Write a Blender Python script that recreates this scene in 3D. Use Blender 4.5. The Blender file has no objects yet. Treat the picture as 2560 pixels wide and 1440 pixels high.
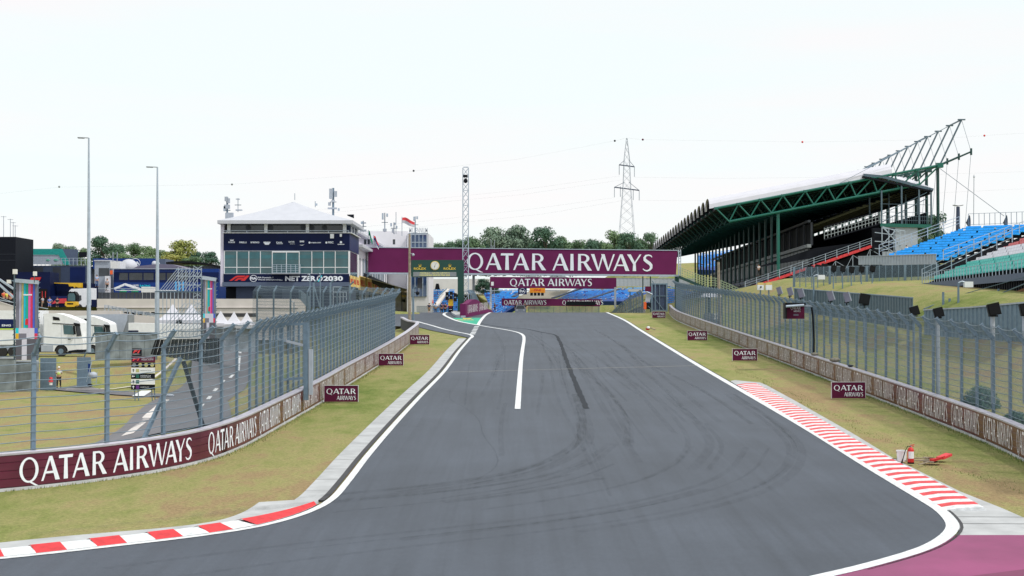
import bpy, bmesh, math, random
from mathutils import Vector, Matrix
from mathutils.geometry import tessellate_polygon
random.seed(7)
SC = bpy.context.scene
C = SC.collection
F = 3555.0
CAMZ = 6.1
SL = 145.0/F            # the track climbs towards the crest
CREST = 172.0
PITCH = math.atan(80.0/F)
# ---------------------------------------------------------------- camera, sky, sun, exposure
cd = bpy.data.cameras.new("camera"); cam = bpy.data.objects.new("camera", cd); C.objects.link(cam)
cam.location = (0, 0, CAMZ); cam.rotation_euler = (math.pi/2+PITCH, 0, 0)
cd.sensor_width = 36.0; cd.lens = 36.0*F/2560.0; cd.clip_start = 0.5; cd.clip_end = 6000
SC.camera = cam
W = bpy.data.worlds.new("World"); SC.world = W; W.use_nodes = True
nt = W.node_tree; nt.nodes.clear()
wo = nt.nodes.new('ShaderNodeOutputWorld'); mx = nt.nodes.new('ShaderNodeMixShader')
b1 = nt.nodes.new('ShaderNodeBackground'); b2 = nt.nodes.new('ShaderNodeBackground')
sky = nt.nodes.new('ShaderNodeTexSky'); sky.sky_type = 'NISHITA'; sky.sun_disc = False
SUN_EL, SUN_AZ = math.radians(54), math.radians(118)      # azimuth clockwise from +Y (camera direction)
sky.sun_elevation = SUN_EL; sky.sun_rotation = SUN_AZ
b1.inputs['Strength'].default_value = 0.12
nt.links.new(sky.outputs[0], b1.inputs['Color'])
tc = nt.nodes.new('ShaderNodeTexCoord'); mp = nt.nodes.new('ShaderNodeMapping')
mp.inputs['Scale'].default_value = (1.0, 1.0, 9.0)
nz = nt.nodes.new('ShaderNodeTexNoise'); nz.inputs['Scale'].default_value = 2.2; nz.inputs['Detail'].default_value = 5
cr = nt.nodes.new('ShaderNodeValToRGB')
cr.color_ramp.elements[0].position = 0.44; cr.color_ramp.elements[0].color = (0.93, 1.0, 1.0, 1)
cr.color_ramp.elements[1].position = 0.66; cr.color_ramp.elements[1].color = (1.0, 0.965, 0.965, 1)
nt.links.new(tc.outputs['Generated'], mp.inputs['Vector']); nt.links.new(mp.outputs[0], nz.inputs['Vector'])
nt.links.new(nz.outputs['Fac'], cr.inputs['Fac']); nt.links.new(cr.outputs[0], b2.inputs['Color'])
b2.inputs['Strength'].default_value = 0.95
mx.inputs['Fac'].default_value = 0.93                      # a thin bright cloud deck over the clear sky
nt.links.new(b1.outputs[0], mx.inputs[1]); nt.links.new(b2.outputs[0], mx.inputs[2]); nt.links.new(mx.outputs[0], wo.inputs[0])
sl = bpy.data.lights.new("sun", 'SUN'); sun = bpy.data.objects.new("sun", sl); C.objects.link(sun)
sl.energy = 2.4; sl.angle = math.radians(5); sl.color = (1.0, 0.96, 0.9)
sd = Vector((math.sin(SUN_AZ)*math.cos(SUN_EL), math.cos(SUN_AZ)*math.cos(SUN_EL), math.sin(SUN_EL)))
sun.rotation_euler = (-sd).to_track_quat('-Z', 'Y').to_euler(); sun.location = (60, 60, 120)
SC.view_settings.view_transform = 'Standard'; SC.view_settings.look = 'None'
SC.view_settings.exposure = 0.12; SC.view_settings.gamma = 1.0

# ---------------------------------------------------------------- picture point -> world point
def ray(px, py):
    cx = (px-1280)/F; cy = (720-py)/F
    return Vector((cx, math.cos(PITCH)-cy*math.sin(PITCH), math.sin(PITCH)+cy*math.cos(PITCH)))
def P(px, py, d):
    r = ray(px, py); return Vector((0, 0, CAMZ)) + r*(d/r.y)
def g(px, py):
    r = ray(px, py); t = CAMZ/(SL*r.y-r.z); return Vector((r.x*t, r.y*t))
def G(Y): return SL*Y if Y < CREST else SL*CREST-0.012*(Y-CREST)

# ---------------------------------------------------------------- materials
MT = {}
def mat(name, col, rough=0.7, metal=0.0, var=0.12, scale=3.0, bump=0.0, emis=None, spec=None, bscale=None):
    if name in MT: return MT[name]
    m = bpy.data.materials.new(name); m.use_nodes = True; n = m.node_tree.nodes; l = m.node_tree.links
    b = n['Principled BSDF']
    t = n.new('ShaderNodeTexCoord'); z = n.new('ShaderNodeTexNoise'); z.inputs['Scale'].default_value = scale
    z.inputs['Detail'].default_value = 5
    r = n.new('ShaderNodeMapRange'); r.inputs[1].default_value = 0.3; r.inputs[2].default_value = 0.7
    r.inputs[3].default_value = 1-var; r.inputs[4].default_value = 1+var
    mm = n.new('ShaderNodeMix'); mm.data_type = 'RGBA'; mm.blend_type = 'MULTIPLY'; mm.inputs[0].default_value = 1
    mm.inputs[6].default_value = (*col, 1)
    l.new(t.outputs['Object'], z.inputs['Vector']); l.new(z.outputs['Fac'], r.inputs[0]); l.new(r.outputs[0], mm.inputs[7])
    l.new(mm.outputs[2], b.inputs['Base Color'])
    b.inputs['Roughness'].default_value = rough; b.inputs['Metallic'].default_value = metal
    if spec is not None: b.inputs['Specular IOR Level'].default_value = spec
    if bump:
        z2 = n.new('ShaderNodeTexNoise'); z2.inputs['Scale'].default_value = bscale or scale*6; z2.inputs['Detail'].default_value = 3
        bp = n.new('ShaderNodeBump'); bp.inputs['Strength'].default_value = bump; bp.inputs['Distance'].default_value = 0.02
        l.new(t.outputs['Object'], z2.inputs['Vector']); l.new(z2.outputs['Fac'], bp.inputs['Height']); l.new(bp.outputs[0], b.inputs['Normal'])
    if emis:
        b.inputs['Emission Color'].default_value = (*emis[0], 1); b.inputs['Emission Strength'].default_value = emis[1]
    MT[name] = m; return m
def grid_alpha(name, col, coords, step, width, rough=0.6, metal=0.3):
    """steel mesh: see-through between the wires. coords: 'UV'; step and width in metres"""
    if name in MT: return MT[name]
    m = bpy.data.materials.new(name); m.use_nodes = True; n = m.node_tree.nodes; l = m.node_tree.links
    b = n['Principled BSDF']; b.inputs['Base Color'].default_value = (*col, 1); b.inputs['Roughness'].default_value = rough; b.inputs['Metallic'].default_value = metal
    u = n.new('ShaderNodeUVMap'); s = n.new('ShaderNodeSeparateXYZ'); l.new(u.outputs[0], s.inputs[0])
    outs = []
    for sg in (1, -1) if coords == 'diag' else (0, 2):
        a = n.new('ShaderNodeMath')
        if coords == 'diag':
            a.operation = 'MULTIPLY_ADD'; a.inputs[1].default_value = sg; l.new(s.outputs[1], a.inputs[0]); l.new(s.outputs[0], a.inputs[2])
        else:
            a.operation = 'MULTIPLY'; a.inputs[1].default_value = 1; l.new(s.outputs[0 if sg == 0 else 1], a.inputs[0])
        d = n.new('ShaderNodeMath'); d.operation = 'DIVIDE'; d.inputs[1].default_value = step; l.new(a.outputs[0], d.inputs[0])
        f = n.new('ShaderNodeMath'); f.operation = 'FRACT'; l.new(d.outputs[0], f.inputs[0])
        c = n.new('ShaderNodeMath'); c.operation = 'LESS_THAN'; c.inputs[1].default_value = width/step; l.new(f.outputs[0], c.inputs[0])
        outs.append(c)
    mxx = n.new('ShaderNodeMath'); mxx.operation = 'MAXIMUM'; l.new(outs[0].outputs[0], mxx.inputs[0]); l.new(outs[1].outputs[0], mxx.inputs[1])
    tr = n.new('ShaderNodeBsdfTransparent'); ms = n.new('ShaderNodeMixShader')
    l.new(mxx.outputs[0], ms.inputs[0]); l.new(tr.outputs[0], ms.inputs[1]); l.new(b.outputs[0], ms.inputs[2])
    l.new(ms.outputs[0], n['Material Output'].inputs[0])
    MT[name] = m; return m
M = {}
def defm(k, *a, **kw): M[k] = mat(k, *a, **kw)
defm('white_paint', (.78,.80,.83), .5, var=.07, scale=2)
defm('line_paint', (.66,.68,.70), .7, var=.2, scale=7)
defm('red_paint', (.62,.035,.04), .6, var=.16, scale=5)
defm('kerb_red', (.66,.045,.055), .6, var=.3, scale=5)
defm('kerb_red_deep', (.62,.022,.03), .6, var=.2, scale=5)
defm('concrete', (.42,.43,.44), .85, var=.14, scale=1.6, bump=.25, bscale=30)
defm('concrete_beige', (.60,.56,.54), .85, var=.1, scale=.5, bump=.2, bscale=8)
defm('concrete_old', (.19,.22,.235), .9, var=.35, scale=1.2, bump=.3, bscale=10)
defm('dark_gap', (.05,.05,.055), .9)
defm('galv', (.155,.225,.30), .5, .2, var=.14, scale=5)
defm('galv_dark', (.09,.14,.18), .5, .2, var=.15, scale=5)
defm('galv_light', (.40,.47,.56), .5, .15, var=.1, scale=3)
defm('cable', (.17,.23,.29), .5, .2)
defm('maroon', (.10,.007,.040), .6, spec=.2, var=.12, scale=1.2)
defm('maroon_gantry', (.135,.014,.082), .7, var=.08, spec=.2, scale=.6)
defm('maroon_vinyl', (.10,.013,.034), .28, var=.25, scale=1.0)
defm('vinyl_brown_sheen', (.125,.040,.030), .3, var=.35, scale=.8)  # glossy maroon vinyl, its brown grazing reflection put into the colour
defm('letter', (.80,.84,.92), .6, var=.04)
defm('letter_worn', (.74,.71,.74), .5, var=.22, scale=9)
defm('rail_top', (.50,.48,.56), .35, .2, var=.1, scale=3)
defm('board_edge', (.55,.53,.55), .6)
defm('black', (.006,.007,.009), .6, spec=.2)
defm('black_gloss', (.01,.011,.014), .2)
defm('near_black', (.008,.010,.016), .7, spec=.15)
defm('navy', (.006,.016,.085), .5, spec=.15, var=.2, scale=.5)
defm('navy_dark', (.003,.008,.045), .5, spec=.15, var=.2, scale=.6)
defm('royal_blue', (.006,.04,.22), .4, spec=.25, var=.1)
defm('slate', (.035,.055,.11), .6, var=.1)
defm('slate_light', (.085,.115,.185), .6, var=.08)
defm('white_wall', (.72,.71,.75), .6, var=.05, scale=.4)
defm('white_tent', (.50,.515,.57), .6, var=.04, scale=1)
defm('lilac_wall', (.60,.57,.68), .6, var=.06, scale=.4)
defm('green_paint', (.004,.12,.09), .4, var=.12)
defm('green_dark', (.006,.05,.048), .45, var=.15)
defm('green_sign', (.004,.052,.040), .4, var=.05)
defm('green_tarmac', (.012,.36,.22), .7, var=.15, scale=1)
defm('rail_green', (.33,.42,.27), .5)
defm('gold', (.72,.50,.04), .4)
defm('yellow', (.75,.45,.015), .45)
defm('amber', (.85,.32,.01), .5)
defm('pale_yellow', (.72,.52,.18), .5, var=.25, scale=.6)
defm('orange', (.80,.12,.02), .5)
defm('seat_blue', (.01,.40,.95), .4, var=.15, scale=2)
defm('seat_sky', (.06,.46,.95), .4, var=.2)
defm('seat_navy', (.012,.06,.30), .45, var=.2)
defm('seat_teal', (.01,.48,.42), .4, var=.12)
defm('seat_white', (.72,.72,.78), .4, var=.06)
defm('seat_red', (.60,.09,.10), .4, var=.1)
defm('wood', (.30,.25,.19), .9, var=.25, scale=6)
defm('wood_brown', (.16,.075,.04), .8, var=.25, scale=4)
defm('teal', (.012,.30,.27), .5)
defm('light_grey', (.38,.42,.49), .6, var=.08)
defm('mid_grey', (.22,.24,.26), .6, var=.1)
defm('dark_grey', (.03,.036,.05), .6, var=.1)
defm('purple_grey', (.17,.155,.215), .6, var=.08)
defm('speaker_grey', (.17,.17,.24), .5, var=.08)
defm('tyre', (.018,.018,.02), .8)
defm('stone', (.26,.24,.20), .9, var=.3, scale=6, bump=.5)
defm('skin', (.50,.28,.19), .6)
defm('hair', (.06,.04,.025), .7)
defm('hair_grey', (.32,.28,.25), .7)
for k, c in dict(shirt_hivis=(.52,.68,.18), shirt_white=(.72,.72,.74), shirt_navy=(.015,.02,.06), shirt_blue=(.18,.26,.62), shirt_skyblue=(.40,.50,.72),
                 shirt_black=(.015,.015,.018), shirt_orange=(.72,.12,.05), shirt_yellow=(.7,.6,.1), shirt_grey=(.45,.44,.47), shirt_red=(.5,.04,.04),
                 jeans=(.08,.14,.30), trousers_black=(.012,.012,.015), shorts_khaki=(.35,.27,.18), lime=(.55,.75,.06), fire_red=(.62,.02,.02),
                 bar_grey=(.18,.18,.24), bar_silver=(.42,.44,.60), bar_olive=(.48,.46,.20), bar_cyan=(.0,.50,.72), bar_green=(.0,.42,.30),
                 bar_pink=(.72,.12,.45), bar_red=(.68,.03,.10), bar_blue=(.06,.12,.62), bar_white=(.62,.62,.74), bar_dark=(.10,.10,.13), cyan=(.0,.62,.75),
                 flag_green=(.0,.25,.13), amber_glow=(.8,.6,.1), dial=(.75,.75,.72)).items(): defm(k, c, .55, var=.06)
M['glass_band'] = mat('glass_band', (.03,.125,.15), .15, var=.3, scale=.6)
defm('white_roof', (.60,.60,.66), .6, var=.05, scale=.5)
M['glass'] = mat('glass', (.014,.08,.095), .08, 0.0, var=.35, scale=.5, spec=.9)
M['glass_blue'] = mat('glass_blue', (.03,.07,.16), .06, 0.0, var=.5, scale=.35, spec=.9)
M['glass_dark'] = mat('glass_dark', (.03,.035,.045), .1, 0.0, var=.5, scale=.8, spec=.6)
M['led_text'] = mat('led_text', (.5,.5,.1), .5, emis=((1.0,.95,.25), .45))
M['chain_link'] = grid_alpha('chain_link', (.12,.17,.21), 'diag', .075, .013, metal=.1)
M['chain_link_blue'] = grid_alpha('chain_link_blue', (.15,.22,.29), 'diag', .075, .019, metal=.1)
M['cage_mesh'] = grid_alpha('cage_mesh', (.30,.34,.36), 'sq', .5, .09)
M['chain_link_dense'] = grid_alpha('chain_link_dense', (.13,.19,.25), 'diag', .06, .019, metal=.1)

# ---------------------------------------------------------------- mesh builder
class MB:
    def __init__(s): s.v = []; s.f = []; s.mi = []; s.mats = []; s.cur = 0; s.uv = {}
    def m(s, k):
        mm = M[k] if isinstance(k, str) else k
        if mm not in s.mats: s.mats.append(mm)
        s.cur = s.mats.index(mm); return s
    def face(s, pts):
        b = len(s.v); s.v += [tuple(p) for p in pts]; s.f.append(tuple(range(b, b+len(pts)))); s.mi.append(s.cur); return s
    def add(s, vs, fs):
        b = len(s.v); s.v += [tuple(p) for p in vs]
        for f in fs: s.f.append(tuple(b+i for i in f)); s.mi.append(s.cur)
        return s
    def box(s, x0, x1, y0, y1, z0, z1):
        vs = [(x, y, z) for z in (z0, z1) for y in (y0, y1) for x in (x0, x1)]
        return s.add(vs, [(0,2,3,1),(4,5,7,6),(0,1,5,4),(2,6,7,3),(0,4,6,2),(1,3,7,5)])
    def obox(s, c, sx, sy, sz, rz=0, rx=0, ry=0):
        R = Matrix.Rotation(rz, 3, 'Z') @ Matrix.Rotation(rx, 3, 'X') @ Matrix.Rotation(ry, 3, 'Y'); c = Vector(c)
        vs = [c+R@Vector((x*sx/2, y*sy/2, z*sz/2)) for z in (-1,1) for y in (-1,1) for x in (-1,1)]
        return s.add(vs, [(0,2,3,1),(4,5,7,6),(0,1,5,4),(2,6,7,3),(0,4,6,2),(1,3,7,5)])
    def beam(s, p, q, w, h=None):
        p = Vector(p); q = Vector(q); h = h or w; d = (q-p)
        if d.length < 1e-6: return s
        d.normalize(); up = Vector((0,0,1)) if abs(d.z) < .95 else Vector((0,1,0))
        a = d.cross(up).normalized()*w/2; b = a.cross(d).normalized()*h/2
        vs = [p-a-b, p+a-b, p+a+b, p-a+b, q-a-b, q+a-b, q+a+b, q-a+b]
        return s.add(vs, [(0,1,2,3),(7,6,5,4),(0,4,5,1),(1,5,6,2),(2,6,7,3),(3,7,4,0)])
    def tube(s, pts, r, n=6, cap=True):
        pts = [Vector(p) for p in pts]; rs = r if isinstance(r, (list, tuple)) else [r]*len(pts)
        vs = []; fs = []
        for i, p in enumerate(pts):
            d = (pts[min(i+1, len(pts)-1)]-pts[max(i-1, 0)]).normalized()
            up = Vector((0,0,1)) if abs(d.z) < .9 else Vector((0,1,0))
            a = d.cross(up).normalized(); b = a.cross(d)
            for k in range(n):
                t = 2*math.pi*k/n; vs.append(p+(a*math.cos(t)+b*math.sin(t))*rs[i])
        for i in range(len(pts)-1):
            for k in range(n):
                fs.append((i*n+k, i*n+(k+1)%n, (i+1)*n+(k+1)%n, (i+1)*n+k))
        if cap: fs += [tuple(range(n-1, -1, -1)), tuple(range((len(pts)-1)*n, len(pts)*n))]
        return s.add(vs, fs)
    def prism(s, poly, axis, a0, a1):
        """poly: 2D outline; axis 'y': (x,z) outline extruded in y; 'x': (y,z); 'z': (x,y)"""
        def q(u, v, a): return {'y': (u, a, v), 'x': (a, u, v), 'z': (u, v, a)}[axis]
        n = len(poly); vs = [q(u, v, a0) for u, v in poly]+[q(u, v, a1) for u, v in poly]
        tr = tessellate_polygon([[Vector((u, v, 0)) for u, v in poly]])
        fs = [tuple(t) for t in tr]+[tuple(i+n for i in reversed(t)) for t in tr]
        fs += [(i, (i+1) % n, n+(i+1) % n, n+i) for i in range(n)]
        return s.add(vs, fs)
    def ball(s, c, r, n=8, m=6, sz=1.0):
        c = Vector(c); vs = [c+Vector((0,0,-r*sz))]
        for i in range(1, m):
            t = math.pi*i/m-math.pi/2
            for k in range(n):
                a = 2*math.pi*k/n; vs.append(c+Vector((math.cos(t)*math.cos(a)*r, math.cos(t)*math.sin(a)*r, math.sin(t)*r*sz)))
        vs.append(c+Vector((0,0,r*sz))); fs = []
        for k in range(n): fs.append((0, 1+(k+1)%n, 1+k)); fs.append((len(vs)-1, 1+(m-2)*n+k, 1+(m-2)*n+(k+1)%n))
        for i in range(m-2):
            for k in range(n): fs.append((1+i*n+k, 1+i*n+(k+1)%n, 1+(i+1)*n+(k+1)%n, 1+(i+1)*n+k))
        return s.add(vs, fs)
    def build(s, name, parent=None, loc=None, smooth=False):
        me = bpy.data.meshes.new(name)
        o3 = ORG.get(parent.name, Vector()) if parent else (Vector(loc) if loc is not None else Vector())
        me.from_pydata([tuple(Vector(v)-o3) for v in s.v], [], s.f)
        for mm in s.mats: me.materials.append(mm)
        if s.mats: me.polygons.foreach_set('material_index', s.mi)
        if smooth: me.polygons.foreach_set('use_smooth', [True]*len(me.polygons))
        if s.uv:
            ul = me.uv_layers.new(name='UVMap')
            for p in me.polygons:
                if p.index in s.uv:
                    for k, li in enumerate(p.loop_indices): ul.data[li].uv = s.uv[p.index][k]
        me.update()
        o = bpy.data.objects.new(name, me); C.objects.link(o)
        if parent: o.parent = parent; ORG[o.name] = o3
        else: o.location = o3; ORG[o.name] = o3
        return o
ORG = {}
def tag(o, label=None, cat=None, group=None, kind=None):
    if label: o['label'] = label
    if cat: o['category'] = cat
    if group: o['group'] = group
    if kind: o['kind'] = kind
    return o
def T(name, label, cat, loc, group=None):
    o = bpy.data.objects.new(name, None); C.objects.link(o); o.empty_display_size = .3
    o.location = loc; ORG[o.name] = Vector(loc); return tag(o, label, cat, group)
def dup(root, loc, label=None, rz=None):
    def cp(o, par):
        c = o.copy(); C.objects.link(c)
        if par: c.parent = par
        for ch in kids.get(o.name, []): cp(ch, c)
        return c
    kids = {}
    for o in C.objects:
        if o.parent: kids.setdefault(o.parent.name, []).append(o)
    r = cp(root, None); r.location = loc
    if rz is not None: r.rotation_euler.z = rz
    if label: r['label'] = label
    ORG[r.name] = Vector(loc); return r
def struct(mb, name): return tag(mb.build(name), kind='structure')

# ---------------------------------------------------------------- lettering
def ring(cx, cy, ro, ho, ri, hi, a0, a1, n=22):
    out = []
    for i in range(n):
        t0 = math.radians(a0+(a1-a0)*i/n); t1 = math.radians(a0+(a1-a0)*(i+1)/n)
        out.append([(cx+ro*math.cos(t0), cy+ho*math.sin(t0)), (cx+ro*math.cos(t1), cy+ho*math.sin(t1)), (cx+ri*math.cos(t1), cy+hi*math.sin(t1)), (cx+ri*math.cos(t0), cy+hi*math.sin(t0))])
    return out
def spine(pts, ws):
    out = []
    ed = []
    for i, p in enumerate(pts):
        a = pts[max(i-1, 0)]; b = pts[min(i+1, len(pts)-1)]; d = Vector((b[0]-a[0], b[1]-a[1])).normalized(); nn = Vector((-d.y, d.x))*ws[i]/2
        ed.append(((p[0]+nn.x, p[1]+nn.y), (p[0]-nn.x, p[1]-nn.y)))
    for i in range(len(pts)-1): out.append([ed[i][0], ed[i+1][0], ed[i+1][1], ed[i][1]])
    return out
GLY = {
 'A': [[[(0,0),(.11,0),(.50,.93),(.41,1)]], [[(.74,0),(.98,0),(.57,1),(.40,1)]], [[(.22,.29),(.76,.29),(.72,.38),(.26,.38)]]],
 'T': [[[(0,.87),(.02,1),(.78,1),(.76,.87)]], [[(.27,0),(.50,0),(.47,.88),(.30,.88)]]],
 'R': [[[(0,0),(.20,0),(.18,1),(.02,1)]], ring(.32,.73,.38,.27,.20,.185,-90,90)+[[(.1,1),(.32,1),(.32,.915),(.1,.915)],[(.1,.545),(.32,.545),(.32,.46),(.1,.46)]], [[(.30,.50),(.50,.50),(.86,0),(.60,0)]]],
 'I': [[[(0,0),(.21,0),(.19,1),(.02,1)]]],
 'W': [[[(0,1),(.21,1),(.50,0),(.39,0)]], [[(.40,0),(.49,0),(.77,.96),(.69,1)]], [[(.62,1),(.83,1),(1.10,0),(.99,0)]], [[(1.0,0),(1.09,0),(1.45,1),(1.35,1)]]],
 'Y': [[[(0,1),(.23,1),(.52,.44),(.36,.42)]], [[(.40,.44),(.50,.44),(.87,1),(.76,1)]], [[(.34,0),(.55,0),(.52,.5),(.37,.5)]]],
 'S': [spine([(.57,.84),(.50,.93),(.36,.965),(.20,.93),(.12,.80),(.14,.68),(.27,.57),(.42,.47),(.52,.35),(.52,.20),(.42,.07),(.27,.02),(.12,.05),(.02,.14)], [.05,.075,.085,.11,.15,.18,.19,.19,.18,.15,.10,.085,.075,.05])],
 'Q': [ring(.48,.5,.485,.52,.33,.44,0,360,36), [[(.42,.03),(.56,.04),(.98,-.17),(.80,-.16)]]],
}
QA = list(zip('QATARAIRWAYS', [0,1.11,2.03,2.78,3.92,5.16,6.24,6.70,7.49,8.84,9.68,10.62]))     # total 11.24 cap heights
QA_W = 11.24
def letters(mb, seq, fn, x0=0.0, h=1.0, sx=1.0, lay=.0012, off=.004):
    """fn(u, v, o) -> world point, u along, v up, o outwards"""
    for ch, x in seq:
        for k, stroke in enumerate(GLY[ch]):
            for poly in stroke: mb.face([fn(x0+(x+a)*h*sx, b*h, off+lay*k) for a, b in poly])
def plane_fn(o, ux, uz, nrm): 
    o = Vector(o); ux = Vector(ux); uz = Vector(uz); nrm = Vector(nrm)
    return lambda u, v, w: o+ux*u+uz*v+nrm*w
FT = {}
def fonttext(mb, s, o, ux=(1,0,0), uz=(0,0,1), nrm=(0,-1,0), h=1.0, width=None, bold=0.0, off=.01, align='L', shear=0):
    key = (s, bold, shear)
    if key not in FT:
        c = bpy.data.curves.new('t', 'FONT'); c.body = s; c.size = 1; c.offset = bold; c.resolution_u = 3; c.shear = shear
        ob = bpy.data.objects.new('t', c); me = ob.to_mesh()
        FT[key] = ([v.co.copy() for v in me.vertices], [tuple(p.vertices) for p in me.polygons]); ob.to_mesh_clear()
        bpy.data.objects.remove(ob); bpy.data.curves.remove(c)
    vs, fs = FT[key]
    x0 = min(v.x for v in vs); x1 = max(v.x for v in vs); y0 = min(v.y for v in vs); y1 = max(v.y for v in vs)
    sy = h/max(.001, y1-y0); sx = width/(x1-x0) if width else sy
    fn = plane_fn(o, ux, uz, nrm); w = (x1-x0)*sx; sh = {'L': 0, 'C': -w/2, 'R': -w}[align]
    mb.add([fn((v.x-x0)*sx+sh, (v.y-y0)*sy, off) for v in vs], fs); return w

# ---------------------------------------------------------------- polylines and sheets
def resample(pts, step):
    pts = [Vector(p[:2]) for p in pts]; out = []
    n = len(pts)
    for i in range(n-1):
        p0 = pts[max(i-1, 0)]; p1 = pts[i]; p2 = pts[i+1]; p3 = pts[min(i+2, n-1)]
        if i == 0: p0 = p1*2-p2
        if i == n-2: p3 = p2*2-p1
        L = (p2-p1).length; k = max(2, int(L/step)+1)
        d1 = (p1-p0).length**.5 or 1; d2 = max((p2-p1).length**.5, 1e-4); d3 = (p3-p2).length**.5 or 1
        t1 = ((p2-p1)/d2-(p2-p0)/(d1+d2)+(p1-p0)/d1)*d2; t2 = ((p2-p1)/d2-(p3-p1)/(d2+d3)+(p3-p2)/d3)*d2
        for j in range(k):
            t = j/k; out.append(p1*(2*t**3-3*t*t+1)+t1*(t**3-2*t*t+t)+p2*(-2*t**3+3*t*t)+t2*(t**3-t*t))
    out.append(pts[-1]); res = [out[0]]; acc = 0
    for a, b in zip(out, out[1:]):
        L = (b-a).length
        while acc+L >= step:
            a = a+(b-a)*((step-acc)/L); L = (b-a).length; acc = 0; res.append(a.copy())
            if L < 1e-9: break
        acc += L
    if (res[-1]-out[-1]).length > step*.2: res.append(out[-1])
    return res
def normals(pl):
    o = []
    for i in range(len(pl)):
        d = (pl[min(i+1, len(pl)-1)]-pl[max(i-1, 0)]).normalized(); o.append(Vector((-d.y, d.x)))   # left of travel
    return o
def strip(mb, pts, o0, o1, zo, step=1.0, zf=G, keep=None, widths=None):
    pl = resample(pts, step); nn = normals(pl); n = len(pl)
    for i in range(n-1):
        if keep and not keep(i*step): continue
        q = []
        for j in (i, i+1):
            if widths: t = j/(n-1); w = widths[0]+(widths[1]-widths[0])*t; a, b = -w/2, w/2
            else: a, b = o0, o1
            q.append((pl[j]+nn[j]*a, pl[j]+nn[j]*b))
        fc = [q[0][0], q[1][0], q[1][1], q[0][1]]
        mb.face([(p.x, p.y, zf(p.y)+zo) for p in fc])
def polyflat(mb, pts, zo, zf=G):
    tr = tessellate_polygon([[Vector((p[0], p[1], 0)) for p in pts]])
    for t in tr: mb.face([(pts[i][0], pts[i][1], zf(pts[i][1])+zo) for i in t])
def sstep(a, b, x):
    t = min(1, max(0, (x-a)/(b-a))); return t*t*(3-2*t)
# ================================================================ THE GROUND
LB = [(-34,27.0),(-26,30.5),(-19,34.5)]+[tuple(g(*p)) for p in [(0,1225),(150,1210),(300,1191),(420,1171),(520,1147),(600,1117),(650,1091),(705,1060),(805,1003),(870,960),(950,910),(1000,876),(1030,852),(1044,832)]]
RB = [(15.1,36.5),(15.8,43.8),(16.1,48),(16.3,56),(16.5,81.5),(16.6,103),(16.9,129),(17.3,149),(18.0,160),(18.8,170)]
def interp(tbl, y):
    if y <= tbl[0][1]: 
        (x0,y0),(x1,y1) = tbl[0],tbl[1]
    elif y >= tbl[-1][1]: return tbl[-1][0]
    else:
        for (x0,y0),(x1,y1) in zip(tbl, tbl[1:]):
            if y0 <= y <= y1: break
    return x0+(x1-x0)*(y-y0)/(y1-y0)
def H(X, Y):
    if Y < CREST: z = SL*Y
    else: z = SL*CREST-.012*(Y-CREST)
    tl = interp(LB, Y)-X; tr = X-interp(RB, Y)
    if Y < 34: tl = -1
    if tl > 0:
        zb = .25+2.5*sstep(119, 131, Y)+4.9*sstep(164.6, 167, Y) if X < -30 else .25+2.0*sstep(119, 150, Y)+5.4*sstep(164.6, 167, Y)
        w = sstep(.8, 14, tl)*1; z = z*(1-w)+zb*w
        if X < -150: z += 4*sstep(150, 400, -X)
    if tr > 0 and Y > 34:
        z += 4.2*sstep(4.5, 15, tr)+.045*max(0, min(tr, 90)-15)+9*sstep(14, 40, tr)*sstep(300, 400, Y)
    elif tr > 0: z += 0
    z += 17*sstep(560, 680, Y)
    return z
def gridmesh(xs, ys, hf, name):
    vs = [(x, y, hf(x, y)) for y in ys for x in xs]; nx = len(xs)
    fs = [(j*nx+i, j*nx+i+1, (j+1)*nx+i+1, (j+1)*nx+i) for j in range(len(ys)-1) for i in range(nx-1)]
    mb = MB(); mb.m(GRASS); mb.add(vs, fs); return mb
def frange(a, b, s):
    o = []
    while a < b-1e-6: o.append(a); a += s
    return o
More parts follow.
